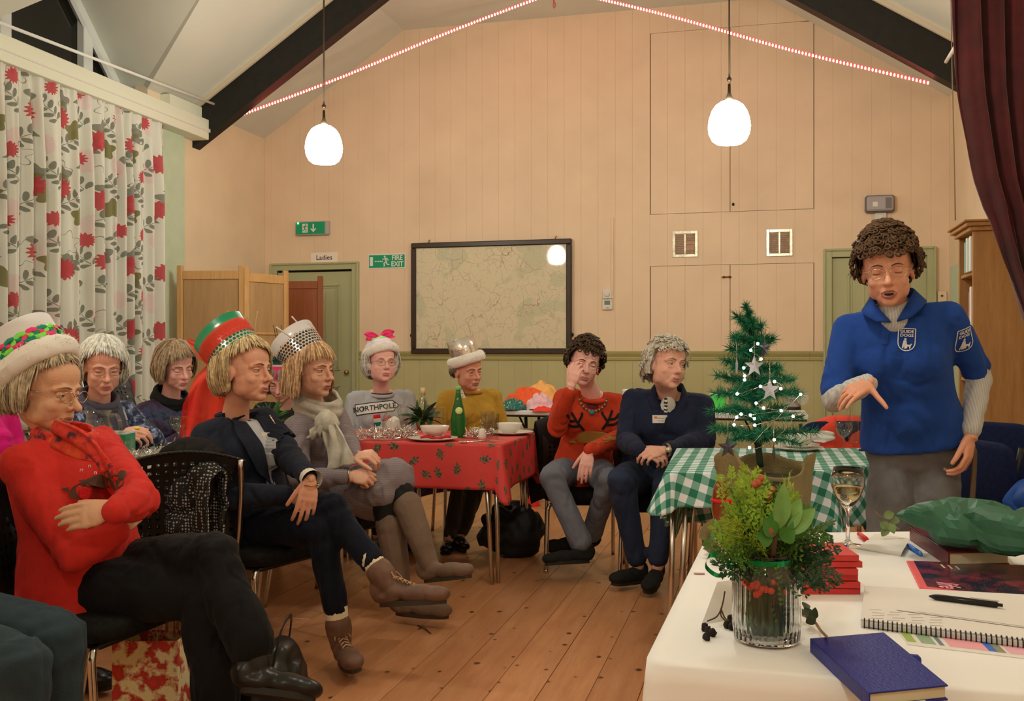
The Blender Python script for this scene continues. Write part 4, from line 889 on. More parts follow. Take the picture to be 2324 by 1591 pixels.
def build_head(h, neck, body, mouth='closed', fat=1., nose=1., age=1.):
    """adds to body the fused head and neck (own fine voxel grid)"""
    m = MB(); s = h.s; E = lambda f, l, u, a, b, c: m.ell(h.p(f, l, u), (a*s, b*s, c*s), h.A, 18, 12)
    E(-.014, 0, .028, .097, .077, .086); E(.012, 0, .01, .08, .071, .09); E(.024, 0, -.04, .07, .067*fat, .072)
    E(.03, 0, -.052, .058, .056*fat, .06); E(.045, 0, -.078, .044, .043*fat, .036); E(.07, 0, -.098, .021, .024, .0175)
    for q in (-1, 1):
        E(.056, q*.036, -.033, .029, .026*fat, .026); E(.018, q*.044*fat, -.06, .04, .022, .036)
        chain(m, [h.p(.088, q*.012, .017), h.p(.086, q*.03, .021), h.p(.07, q*.05, .014)], [.0085*s, .0095*s, .008*s], 10)
        E(-.01, q*.077, -.012, .02, .009, .031); E(.099, q*.0115, -.038, .0105, .0075, .0075)
        E(.074, q*.032, -.015, .016, .018, .0075)
    E(.046, 0, .045, .045, .065, .055)
    chain(m, [h.p(.09, 0, .012), h.p(.1, 0, -.012), h.p(.1+.017*nose, 0, -.033)], [.0085*s, .0088*s, .0112*s], 10)
    E(.074, 0, -.066, .027, .031, .022); 
    n0 = np.asarray(neck); n1 = h.p(-.022, 0, -.06); m.tube([n0-Z3*.03, n0*.5+n1*.5, n1], [.054*s, .047*s, .051*s], 18); m.ell(n1, .05*s); E(.02, 0, -.085, .035, .035, .022)
    v, f, nn = fuse(m, .0042*s, 5, .5); x = (v-h.c)@h.A.T/s
    d = np.zeros(len(v))
    for q in (-1, 1):   # naso-labial folds, eye bags, crow's feet
        a, b = np.array((.018, -.04)), np.array((.034, -.078)); pq = np.stack([x[:, 1]*q, x[:, 2]], 1); t = np.clip(((pq-a)@(b-a))/((b-a)@(b-a)), 0, 1); dd = np.linalg.norm(pq-(a+t[:, None]*(b-a)), axis=1)
        d -= .0019*age*np.exp(-(dd/.0042)**2)*(x[:, 0] > .03)
        d -= .004*np.exp(-((x[:, 1]*q-.031)/.017)**2-((x[:, 2]-.003)/.010)**2)*(x[:, 0] > .03)
        d -= .0014*age*np.exp(-((x[:, 1]*q-.03)/.016)**2-((x[:, 2]+.022)/.004)**2)*(x[:, 0] > .03)
    d -= .0012*age*np.sin(x[:, 2]*700)*np.exp(-((x[:, 2]-.05)/.018)**2)*(x[:, 0] > .06)*.5
    d -= .0025*np.exp(-((x[:, 2]+.071)/.0035)**2-(x[:, 1]/.024)**2)*(x[:, 0] > .06)
    d -= .002*np.exp(-((x[:, 2]+.087)/.005)**2-(x[:, 1]/.02)**2)*(x[:, 0] > .05)
    d += .0007*age*fbm(x*26, 2)*(x[:, 2] < -.02)
    body.add(v+nn*(d*s)[:, None], f); return v, f
def face_parts(o, h, eyes='open', mouth='closed', smile=.0, lipc=(150, 80, 68), browc=(.12, .08, .05), gaze=(0, 0), lid=0., glasses=None, iris=(.12, .16, .2)):
    s = h.s; skin = o['_skin']; skin = bpy.data.materials[skin]
    for q in (-1, 1):
        c = h.p(.0745, q*.031, .0005); r = .0125*s
        if eyes == 'open':
            g = nrm(h.F+h.L*gaze[0]+h.U*gaze[1]); m = MB(); m.ell(c, r, nu=14, nv=10); m.m = 1
            A = np.array([nrm(np.cross(g, h.U)), nrm(np.cross(np.cross(g, h.U), g))*-1, g]); m.lathe([(.0058*s, .0113*s), (.0056*s, .0119*s), (.0028*s, .0127*s)], c, 14, A); m.m = 2; m.lathe([(.003*s, .0124*s), (0.0001, .0133*s)], c, 10, A)
            m.build('eye', [M('eye white', (.62, .56, .5), .25), M('iris %s' % str(iris), iris, .2), M('pupil', (.006, .005, .005), .15)], o)
        # lids
        m = MB(); up = 62 if eyes == 'closed' else -30+22*lid; R = r*1.12
        def lidf(u, v, a0, a1):
            el = R_(a0+(a1-a0)*v); az = R_(-88+176*u); return c+R*(h.F*math.cos(el)*math.cos(az)+h.L*math.sin(az)*math.cos(el)*1.12+h.U*math.sin(el)*.92)
        if eyes == 'closed': m.grid(lambda u, v: lidf(u, v, 80, -25), 14, 8); m.grid(lambda u, v: lidf(u, v, -30, -80), 14, 5)
        else: m.grid(lambda u, v: lidf(u, v, 82, 16-22*lid), 14, 7); m.grid(lambda u, v: lidf(u, v, -22+6*lid, -80), 14, 5)
        m.build('eyelid', skin, o)
        if eyes == 'closed': MB().tube([lidf(u, 0, -27, 0)*1. for u in np.linspace(.1, .9, 9)], .0011*s, 6).build('lash_line', M('lash', (.05, .03, .02), .8), o)
        else: MB().tube([lidf(u, 0, 15-22*lid, 0) for u in np.linspace(.08, .92, 9)], .0009*s, 6).build('lash_line', M('lash', (.05, .03, .02), .8), o)
        m = MB(); m.tube(catmull([h.p(.098, q*.013, .019), h.p(.0965, q*.03, .0245), h.p(.078, q*.051, .018)], 4), [.0035*s]*3+[.0038*s]*3+[.003*s, .002*s, .001*s], 6, flat=.55); m.build('eyebrow', M('brow %s' % str(browc), browc, .9), o)
    lm = M('lips %s' % str(lipc), ob(*lipc, .85), .4)
    if mouth == 'closed':
        sm = smile*.006; up = [h.p(.083, -.025, -.0695+sm), h.p(.0965, -.012, -.066), h.p(.1, 0, -.067), h.p(.0965, .012, -.066), h.p(.083, .025, -.0695+sm)]
        lo = [h.p(.083, -.024, -.07+sm), h.p(.0955, -.011, -.0765), h.p(.0975, 0, -.0775), h.p(.0955, .011, -.0765), h.p(.083, .024, -.07+sm)]
        rr = [.0012, .002, .0032, .0038, .004, .0042, .004, .0042, .004, .0038, .0032, .002, .0012]
        m = MB(); m.tube(catmull(up, 3), [r*s for r in rr], 8); m.tube(catmull(lo, 3), [r*1.12*s for r in rr], 8); m.build('lips', lm, o)
    else:
        m = MB(); m.ell(h.p(.084, 0, -.071), (.0175*s, .019*s, .0085*s), h.A); m.build('open_mouth', M('mouth inside', (.03, .008, .006), .5), o)
        m = MB(); m.ell(h.p(.093, 0, -.0672), (.0085*s, .014*s, .0032*s), h.A); m.build('teeth', M('teeth', (.55, .48, .38), .3), o)
        a = [h.p(.086, -.022, -.0695), h.p(.098, -.01, -.0625), h.p(.101, 0, -.063), h.p(.098, .01, -.0625), h.p(.086, .022, -.0695)]; b = [h.p(.085, -.021, -.072), h.p(.0955, -.012, -.0805), h.p(.098, 0, -.0825), h.p(.0955, .012, -.0805), h.p(.085, .021, -.072)]
        m = MB(); m.tube(catmull(a, 3), .0033*s, 8); m.tube(catmull(b, 3), .0042*s, 8); m.build('lips', lm, o)
    if glasses:
        gm, w, hh = glasses; m = MB(); g = MB()
        for q in (-1, 1):
            pts = [h.p(.106-.006*abs(math.cos(a))*(1 if math.cos(a)*q > 0 else -.2), q*.0335+w*math.cos(a)*1., -.004+hh*math.sin(a)*(1 if math.sin(a) > 0 else .95)) for a in np.linspace(0, 2*math.pi, 25)]
            m.tube(pts, .0011*s, 6); g.add(pts[:-1], [tuple(range(24))])
            m.tube([h.p(.1, q*(.0335+w), .003), h.p(.09, q*.073, .004), h.p(0, q*.083, .004), h.p(-.02, q*.084, -.004)], .0011*s, 6)
        m.tube(catmull([h.p(.108, -.0335+w, .0), h.p(.112, 0, .006), h.p(.108, .0335-w, .0)], 4), .0011*s, 6)
        e = m.build('spectacles', gm, o); e['label'] = 'thin wire spectacles'
        gl = bpy.data.materials.get('spectacle lens') or None
        if gl is None:
            gl = bpy.data.materials.new('spectacle lens'); gl.use_nodes = True; nt = gl.node_tree; nt.nodes.remove(nt.nodes['Principled BSDF']); mx = nt.nodes.new('ShaderNodeMixShader'); mx.inputs[0].default_value = .08; t1 = nt.nodes.new('ShaderNodeBsdfTransparent'); t2 = nt.nodes.new('ShaderNodeBsdfGlossy'); t2.inputs['Roughness'].default_value = .02
            nt.links.new(t1.outputs[0], mx.inputs[1]); nt.links.new(t2.outputs[0], mx.inputs[2]); nt.links.new(mx.outputs[0], nt.nodes['Material Output'].inputs[0])
        g.build('lens', gl, e, smooth=False)
def hairmat(c):
    nm = 'hair %.3f %.3f %.3f' % tuple(c)
    if nm in MATS: return MATS[nm]
    m = bpy.data.materials.new(nm); MATS[nm] = m; t = NT(m); co = t.coord(); f = t.ramp(t.noise(co, 60, 3), [(.3, 0.), (.7, 1.)])
    t.col(t.mix(f, tuple(x*.6 for x in c), tuple(min(1, x*1.25) for x in c))); t.b.inputs['Roughness'].default_value = .5; t.b.inputs['Specular IOR Level'].default_value = .18; return m
def hair(o, h, col, side=-.09, front=.072, back=-.1, vol=.014, face=62., fade=22., curl=0, n=520, flick=0., wave=.0, asym=0., top=.0, seed=1, inward=.012, part=0.):
    rs = np.random.RandomState(seed); s = h.s; mat = [hairmat(col), hairmat(tuple(min(.95, x*1.3) for x in col)), hairmat(tuple(x*.6 for x in col))]
    def uend(al):
        a = abs((math.degrees(al)+180) % 360-180+asym); t = min(1, max(0, (a-face)/fade)); t = t*t*(3-2*t); fr_ = front+part*max(0, 1-a/face)**.7; e = fr_+(side-fr_)*t
        b = min(1, max(0, (a-110)/50)); return e+(back-side)*b
    def prof(al, q, dv=0.):
        """q 0 crown .. 1 end"""
        ue = uend(al); a = 1/math.sqrt((math.cos(al)/.107)**2+(math.sin(al)/.083)**2)+vol+dv; tp = .107+vol*.9+top+dv
        u0 = .012; endphi = 0. if ue < u0 else math.asin(min(1, max(0, (ue-u0)/tp))); arc = math.pi/2-endphi; hang = max(0, u0-ue); la = arc*.1; tot = la+hang; x = q*tot
        if x <= la or hang < .004: ph = math.pi/2-x/.1; r, u = a*math.cos(ph), u0+tp*math.sin(ph)
        else: y = min(1.1, (x-la)/max(.02, hang)); r, u = a*(1+.06*math.sin(y*math.pi*.8))-inward*y*y+flick*y**3, u0-(x-la)
        return r, u
    def pt(al, q, dv=0., da=0.):
        r, u = prof(al, q, dv); al += da; return h.p(-.012+r*math.cos(al), r*math.sin(al), u)
    nu, nv = 72, 18; m = MB()
    jit = rs.rand(nu)
    def shell(k):
        def fn(u, v):
            al = u*2*math.pi; i = int(u*nu+.5) % nu; g = (.003*math.sin(al*23+3*math.sin(al*5))+.004*(jit[i]-.5))*min(1, v*3); q = v*(1-(.05+.16*(uend(al) > .02))*jit[i]*(v > .8)); p = pt(al, q, -.004+g-k)
            if curl:
                nz = fbm(np.array([(p-h.c)/s*38+seed]), 2)[0]; p = p+nrm(p-h.p(-.01, 0, 0))*nz*.006*curl*s
            if wave: p = p+h.L*wave*s*math.sin(v*14+al*3)
            return p
        return fn
    m.grid(shell(0), nu, nv, True); m.grid(shell(.012), nu, nv, True)
    if curl:
        for i in range(int(420*curl)):
            al = rs.uniform(-math.pi, math.pi); q = rs.uniform(.02, 1.) ; c = pt(al, q, .003+rs.uniform(-.004, .006)); out = nrm(c-h.p(-.01, 0, 0)); t1 = nrm(np.cross(out, rs.randn(3))); t2 = np.cross(out, t1); R = rs.uniform(.006, .012)*s
            ang = np.linspace(0, rs.uniform(4.5, 8), 11); pts = [c+R*(t1*math.cos(a)+t2*math.sin(a))+out*R*.35*math.sin(a*.5) for a in ang]; m.tube(pts, [.0035*s]*9+[.002*s, .0008*s], 4, False)
    else:
        n = int(n*1.7); K = 9; PT = np.zeros((n, K, 3)); WD = np.zeros((n, K)); wt = np.array([.6]+[1.]*(K-3)+[.7, .2])
        for i in range(n):
            al = rs.uniform(-math.pi, math.pi); q0 = rs.uniform(0, .55)**1.5; q1 = rs.uniform(.86, 1.03) if uend(al) < .02 else rs.uniform(.72, 1.04); dv = rs.uniform(-.004, .0055); da = rs.normal()*.07; ph = rs.uniform(0, 6.28)
            for j in range(K):
                q = q0+(q1-q0)*j/(K-1); PT[i, j] = pt(al, min(q, 1.04), dv+.002*math.sin(j*.9+ph), da*j/K)
                if wave: PT[i, j] += h.L*wave*s*math.sin(q*14+al*3+ph*.3)
            WD[i] = wt*rs.uniform(.0009, .0024)*s
        Tn = np.gradient(PT, axis=1); Tn /= np.linalg.norm(Tn, axis=2, keepdims=True)+1e-9; ot = PT-h.p(-.01, 0, 0); ot /= np.linalg.norm(ot, axis=2, keepdims=True)+1e-9
        sd = np.cross(Tn, ot); sd /= np.linalg.norm(sd, axis=2, keepdims=True)+1e-9; W_ = WD[:, :, None]
        vv = np.stack([PT-sd*W_*1.4, PT+ot*W_, PT+sd*W_*1.4], 2).reshape(-1, 3)
        fs = []
        for i in range(n):
            b = i*K*3
            for j in range(K-1):
                a_ = b+j*3; fs += [(a_, a_+1, a_+4, a_+3), (a_+1, a_+2, a_+5, a_+4)]
        m.add(vv, fs); pk_ = np.repeat(rs.choice([0, 0, 1, 1, 2], n), (K-1)*2); m.mi[-len(fs):] = [int(x) for x in pk_]
    return m.build('hair', mat, o)
class Pers: pass
def person(label, pelvis, neck, f, headc, face, pitch=0, roll=0, hs=1., skin=(214, 160, 122), hands=None, feet=None, knees=None, arms=None, cloth_top=None, cloth_leg=None, shoe=None,
           sw=.155, bulk=1., legbulk=1., vox=.0095, name='person', mouth='closed', fat=1., nose=1., age=1., sleeve=1., topadd=.012, hemdrop=.0, leglen=.41, armlen=(.27, .24), toplabel='sweater', leglabel='trousers', folds=1., standing=False, bust=1., trouser_end=.93, legr=None, short=None, seed=0, hem=-.2):
    """arms: {'L': (wrist, pole, handdir, handnormal, kwargs)}, knees/feet: {'L': (ankle, toe, pole)}"""
    p = Pers(); pel = np.asarray(pelvis, float); nk = np.asarray(neck, float); f = nrm(V(f[0], f[1], 0)); l = np.cross(Z3, f); sp = nrm(nk-pel); fw = nrm(f-sp*np.dot(f, sp)); ls = np.cross(sp, fw); T = np.linalg.norm(nk-pel)
    o = thing(name, label, 'person', (pel[0], pel[1], 0)); p.o = o; p.f, p.l, p.sp, p.fw, p.ls, p.T, p.pel, p.nk = f, l, sp, fw, ls, T, pel, nk
    sk = skinmat('skin %d %d %d' % skin, ob(*skin, .82)); o['_skin'] = sk.name
    h = head_frame(headc, face, pitch, roll, hs); p.h = h
    sec = [(-.2, .12, .09, .0), (-.08, .155, .11, .0), (.05, .158, .112, .005), (.2, .145, .104, .008), (.38, .13, .096, .01), (.55, .133, .1, .013), (.7, .138, .102, .012), (.8, .142, .092, .004), (.89, .136, .076, -.004), (.95, .105, .062, -.006), (1.02, .062, .05, .0)]
    def torso(mb, add, t0=-.2, t1=1.02, topw=1., straight=False):
        v = []; n = 28; ss = ([(t0, .158, .112, .003)] if straight and t0 > -.19 else [])+[q for q in sec if t0+(.02 if straight and t0 > -.19 else 0) <= q[0] <= t1]
        for (t, hw, hd, fo) in ss:
            c = pel+sp*T*t+fw*fo; e = 2.4; hw, hd = (.158, .114) if straight and t < .05 else (hw, hd); a_ = add*(1 if t < .93 else topw)
            for k in range(n):
                a = 2*math.pi*k/n; x = abs(math.cos(a))**(2/e)*math.copysign(1, math.cos(a))*(hw*bulk*sw/.155+a_); y = abs(math.sin(a))**(2/e)*math.copysign(1, math.sin(a))*(hd*bulk+a_); v.append(c+ls*x+fw*y)
        m = len(ss); ff = [(i*n+k, i*n+(k+1) % n, (i+1)*n+(k+1) % n, (i+1)*n+k) for i in range(m-1) for k in range(n)]+[tuple(range(n))[::-1], tuple((m-1)*n+k for k in range(n))]; mb.add(v, ff)
        if bust and t1 > .7:
            for q in (-1, 1): mb.ell(pel+sp*T*.64+fw*(.066*bulk+.006)+ls*q*.068*bulk, (.058+add, .07+add, .075+add), np.array([fw, ls, sp]))
        if straight and bulk > 1.02: mb.ell(pel+sp*T*.25+fw*.055*bulk, (.09*bulk, .13*bulk, .12), np.array([fw, ls, sp]))
    body = MB(); torso(body, -.012, bust and .02 or .02); J = {}
    top = MB(); torso(top, topadd, hem, 1.0, 1., True)
    for s_, q in (('L', 1), ('R', -1)):
        sh = pel+sp*T*.875+ls*q*sw-fw*.005; w, pole, hd, hn, kw = arms[s_]; el = kw.pop('elbow', None) if isinstance(kw, dict) else None
        w = np.asarray(w, float)
        if el is None: el = ik(sh, w, armlen[0], armlen[1], np.asarray(pole, float))
        el = np.asarray(el, float); J['sh'+s_], J['el'+s_], J['wr'+s_] = sh, el, w; b = .5+.5*bulk
        chain(body, [sh-ls*q*.03, sh, (sh+el)/2, el, el*.6+w*.4, w], [.044*b, .043*b, .038*b, .032*b, .031*b, .022])
        sv = kw.get('sleeve', sleeve); mm = el+(w-el)*max(.01, min(1, sv))
        a_ = topadd; pts = [pel+sp*T*.885+ls*q*sw*.55, sh, sh*.5+el*.5, el]; rr = [.046*b+a_, .045*b+a_, .041*b+a_, .036*b+a_*1.05]
        if sv > 0: pts += [el*.55+mm*.45, mm]; rr += [.034*b+a_, (.026+.006*(1-sv))*b+a_*.8]
        else: e2 = sh+(el-sh)*(1+sv); pts[-1] = e2
        chain(top, pts, rr)
        kw2 = {k: v for k, v in kw.items() if k not in ('sleeve',)}; hm = MB(); hand(hm, w, hd, hn, kw2.pop('side', q), **kw2); hm.tube([w-nrm(w-el)*.04, w+nrm(hd)*.02], [.025, .024], 12)
        hv, hf, hnn = fuse(hm, .0034, 2); J['hand'+s_] = (hv, hf)
    if legr is None: legr = (.088, .078, .06, .056, .05, .044)
    legs = MB(); LB = legbulk
    torso(legs, .002, -.2, .2)
    for s_, q in (('L', 1), ('R', -1)):
        hp = pel+l*q*.078*bulk-Z3*.01; an, toe, pole = feet[s_]; an = np.asarray(an, float); kn = knees[s_] if knees and s_ in knees and knees[s_] is not None else ik(hp, an, leglen, leglen*.98, pole); kn = np.asarray(kn, float)
        J['hip'+s_], J['kn'+s_], J['an'+s_], J['toe'+s_] = hp, kn, an, np.asarray(toe, float)
        calf = kn*.68+an*.32-nrm(pole)*.012
        chain(body, [hp, hp*.5+kn*.5, kn, calf, kn*.3+an*.7, an], [.075, .066, .05, .047, .038, .034]); e = kn+(an-kn)*trouser_end
        chain(legs, [hp, hp*.66+kn*.34, hp*.33+kn*.67, kn, calf, e*.75+kn*.25, e], [legr[0]*LB-.012, legr[0]*LB, legr[1]*LB, legr[2]*LB, legr[3]*LB, legr[4]*LB, legr[5]*LB])
    v, ff, nn = fuse(body, .011, 2); bb = MB(); bb.add(v, ff); build_head(h, nk, bb, mouth, fat, nose, age)
    for s_ in 'LR': bb.add(*J['hand'+s_])
    p.body = bb.build('body', sk, o); p.J = J; p.torso = torso; p.top = top; p.legs = legs
    def garment(name_, mb, mat, amp=.006, fr=9., smooth=4, an_=None, lab=None, vx=None, disp=None):
        v, ff, nn = fuse(mb, vx or vox, smooth); pt_ = v*fr+seed*7.1
        wp_ = pt_*V(1, 1, .38)*.8+.5*np.stack([vnoise(pt_*.5), vnoise(pt_*.5+9), vnoise(pt_*.5+21)], 1); n1 = vnoise(wp_); n2 = vnoise(wp_*1.7+5); dd = amp*.55*n1-amp*.75*np.exp(-(n2/.11)**2)-amp*.35*np.exp(-(vnoise(wp_*2.6+17)/.12)**2)
        for s_ in 'LR':     # extra creases where limbs bend
            for j, r_ in (('el'+s_, .1), ('kn'+s_, .11), ('hip'+s_, .12)):
                q = v-J[j]; e = np.exp(-(np.sum(q*q, 1))/(r_*r_)); dd += amp*.6*e*np.sin((q@nrm(J['wr'+s_]-J['sh'+s_]) if j[0] == 'e' else q@nrm(J['an'+s_]-J['hip'+s_]))*95+3*vnoise(v*14))
        if disp is not None: dd = dd+disp(v)
        sc_ = (v-pel)@sp/T; dd = dd*np.where(sc_ < .15, np.clip((sc_-hem)*7+.15, .15, 1), 1.) if name_ == toplabel else dd
        v = v+nn*dd[:, None]*folds; g = MB(); g.add(v, ff); ob_ = g.build(name_, mat, o); p.bvh = BVHTree.FromPolygons([tuple(x) for x in v], ff)
        if lab: ob_['label'] = lab
        return ob_
    p.garment = garment
    if cloth_leg: p.legobj = garment(leglabel, legs, cloth_leg, .007, 9)
    if cloth_top: p.topobj = garment(toplabel, top, cloth_top, .008, 9)
    p.topbvh = getattr(p, 'bvh', None)
    if shoe: shoes(p, shoe)
    return p
def shoes(p, mat, high=0., sole=None, name='shoe', w=1., toe_up=.0, extra=None):
    for s_ in 'LR':
        an, toe = p.J['an'+s_], p.J['toe'+s_]; kn = p.J['kn'+s_]; d = nrm(toe-an); shin = nrm(kn-an); lat = nrm(np.cross(d, shin)); up = nrm(np.cross(lat, d)); 
        if np.dot(up, shin) < 0: up = -up
        bs_ = an-up*.075; dd = nrm(toe-bs_); lat = nrm(np.cross(dd, up)); up = nrm(np.cross(lat, dd)); L = np.linalg.norm(toe-bs_); m = MB(); A = np.array([dd, lat, up])
        heel = an-dd*.045-up*.055*1.
        m.ell(an-up*.03-dd*.03, (.04, .036*w, .05), A); m.ell(an+dd*.03-up*.045, (.06, .039*w, .034), A); m.ell(an+dd*(L*.5)-up*.054, (.08, .043*w, .037), A); m.ell(an+dd*(L-.05)-up*.058, (.056, .042*w, .031), A); m.ell(an+dd*.01-up*.06, (.07, .038*w, .026), A)
        if high: chain(m, [an-up*.01, an*(1-high*.5)+kn*high*.5, an*(1-high)+kn*high], [.043, .05 if high < .4 else .058, .052 if high < .4 else .068])
        v, f, nn = fuse(m, .006, 3); r = MB(); r.add(v+nn*(.0015*vnoise(v*40))[:, None], f); so = r.build(name, mat, p.o)
        k = MB(); ol = superel((L+.02)/2, .035*w, 24, 2.6); z0, z1 = -.093, -.074
        k.add([an+dd*(L*.5-.022+x)+lat*y*(1 if x > 0 else .88)+up*z for z in (z0, z1) for x, y in ol], [tuple(range(24))[::-1], tuple(range(24, 48))]+[(i, (i+1) % 24, 24+(i+1) % 24, 24+i) for i in range(24)]); k.build('sole', sole or M('dark rubber sole', (.02, .016, .012), .7), so, smooth=False)
        if extra: extra(so, an, dd, lat, up, L, s_)
def decal(bvh, mb2, mat, name, parent, origin, R, U, nrmv, off=.0025, dist=.35):
    """project a flat mesh (x right, y up, metres) on a garment surface"""
    o3 = []; N = nrm(nrmv)
    for x, y, z in mb2.V():
        q = np.asarray(origin)+R*x+U*y; r = bvh.ray_cast(Vector(tuple(q+N*dist)), Vector(tuple(-N)), dist*2)
        o3.append((np.array(r[0])+N*(off+z)) if r[0] is not None else q)
    m = MB(); m.add(o3, mb2.f); m.mi = list(mb2.mi); return m.build(name, mat, parent, smooth=False)
def flat_poly(mb, pts, nsub=0, z=0.): mb.add([(x, y, z) for x, y in pts], [tuple(range(len(pts)))]); return mb
def flat_rect(mb, x0, x1, y0, y1, nx=6, ny=4, z=0.): return mb.grid(lambda u, v: (x0+(x1-x0)*u, y0+(y1-y0)*v, z), nx, ny)
def flat_stroke(mb, pts, w, z=0., k=4):
    q = catmull([V(*p, z) for p in pts], k); L = []; Rr = []
    for i, p in enumerate(q):
        d = nrm(q[min(i+1, len(q)-1)]-q[max(i-1, 0)]); n = V(-d[1], d[0], 0)*w/2; L.append(p+n); Rr.append(p-n)
    n = len(q); mb.add(L+Rr, [(i, n+i, n+i+1, i+1) for i in range(n-1)]); return mb
def flat_text(s, h, cx=0, cy=0, mb=None, bold=0.01, rot=0., sx=1., z=0.): return text_mb(s, h, V(cx, cy, z), V(math.cos(rot), math.sin(rot), 0), V(-math.sin(rot), math.cos(rot), 0), V(0, 0, 0), mb, bold=bold, sx=sx)
def flat_disc(mb, cx, cy, rx, ry=None, n=16, rot=0., z=0.):
    ry = ry or rx; c, s = math.cos(rot), math.sin(rot)
    return flat_poly(mb, [(cx+rx*math.cos(a)*c-ry*math.sin(a)*s, cy+rx*math.cos(a)*s+ry*math.sin(a)*c) for a in np.linspace(0, 2*math.pi, n, endpoint=False)], 0, z)
badgem = M('white badge card', (.78, .74, .68), .5); inkm = M('black print', (.02, .02, .02), .6); redink = M('red print', ob(215, 90, 60, .8), .6)
def badge(p, bvh, origin, R, U, N, w=.075, h=.045, rot=0., red=False):
    c, s = math.cos(rot), math.sin(rot); R2, U2 = R*c+U*s, U*c-R*s; r = bvh.ray_cast(Vector(tuple(np.asarray(origin)+N*.3)), Vector(tuple(-N)), .8); q = np.array(r[0])+N*.008 if r[0] is not None else np.asarray(origin)
    m = MB(); A = np.array([R2, U2, N]).T; m.box(q, (w, h, .002), A); e = m.build('name_badge', badgem, p.o, smooth=False); e['label'] = 'white name badge'
    m = MB()
    for k, (y, ww) in enumerate(((.1, .5), (-.22, .38))): m.box(q+U2*h*y+R2*w*.05+N*.0013, (w*ww, h*.07, .0004), A)
    m.build('badge_print', M('grey print', (.3, .26, .24), .7), e, smooth=False)
    if red: m = MB(); m.box(q+U2*h*.2-R2*w*.28+N*.0014, (w*.18, h*.25, .0004), A); m.build('badge_logo', redink, e, smooth=False)
def collar(p, c, ax, fw_, rx, ry, r, mat, name='collar', tilt=0., segs=36):
    ls = np.cross(ax, fw_); pts = [c+ls*rx*math.cos(a)+fw_*ry*math.sin(a)-ax*tilt*math.sin(a) for a in np.linspace(0, 2*math.pi, segs)]
    return MB().tube(pts, r, 8, False).build(name, mat, p.o)
def drape_ring(c, ax, fw_, rx, ry, hgt, amp, seed, thick=.016, n=60, m=10):
    """a soft scarf loop"""
    ls = np.cross(ax, fw_); mb = MB(); rs = np.random.RandomState(seed); ph = rs.rand(4)*6
    def fn(u, v):
        a = 2*math.pi*u; bulge = math.sin(math.pi*v); k = 1+.16*bulge+amp*math.sin(v*17+3*math.sin(a+ph[0])+ph[1])+.5*amp*math.sin(a*7+v*5+ph[2]); z = (v-.5)*hgt-.35*hgt*math.sin(a)*1.
        return c+ls*rx*k*math.cos(a)+fw_*ry*k*math.sin(a)+ax*z
    mb.grid(fn, n, m, True); return mb
def ribbon3(pts, w, side, mb=None, wob=0., seed=0, nw=8, thick=0):
    """a cloth strip along pts, width list w, folded across"""
    q = catmull(pts, 5); n = len(q); mb = mb or MB(); ww = np.interp(np.linspace(0, 1, n), np.linspace(0, 1, len(w)), w); side = nrm(side)
    def fn(u, v):
        i = min(n-1, int(round(v*(n-1)))); d = nrm(q[min(i+1, n-1)]-q[max(i-1, 0)]); s = nrm(side-d*np.dot(side, d)); o = np.cross(d, s); return q[i]+s*(u-.5)*ww[i]+o*wob*math.sin(u*11+seed+v*6)*(1+.3*math.sin(v*9))
    return mb.grid(fn, nw*3, n-1)
def dec(p, bvh, mb2, mat, name, uvY, N, off=.003, rot=0.):
    N = nrm(N); R = nrm(np.cross(Z3, N)); U = np.cross(N, R); c, s = math.cos(rot), math.sin(rot); return decal(bvh, mb2, mat, name, p.o, P(*uvY), R*c+U*s, U*c-R*s, N, off)
def bdg(p, uvY, N, w=.07, h=.045, rot=0., red=False):
    N = nrm(N); R = nrm(np.cross(Z3, N)); U = np.cross(N, R); badge(p, p.topbvh, P(*uvY), R, U, N, w, h, rot, red)
def hat_frame(h, base=(-.012, 0, .058), back=12., side=0.):
    ax = rotax(h.L, -R_(back))@h.U; ax = rotax(h.F, R_(side))@ax; f = nrm(h.F-ax*np.dot(h.F, ax)); return h.p(*base), f, np.cross(ax, f), ax
def hat_cyl(o, fr, r0, r1, hgt, mat, name='party_hat', ell=1.12, top=False, inner=None, lab=None):
    c, F_, L_, A_ = fr; m = MB(); m.open = True; n = 48; pr = [(r0, -.01), (r0, 0), (r0+(r1-r0)*.5, hgt*.5), (r1, hgt)]
    if top: pr += [(r1*.6, hgt+.002), (.0001, hgt+.003)]
    else: pr += [(r1-.003, hgt), (r0-.003, 0)]
    m.lathe(pr, c, n, np.array([F_*ell, L_, A_])); e = m.build(name, mat, o, uv=True)
    if lab: e['label'] = lab
    return e
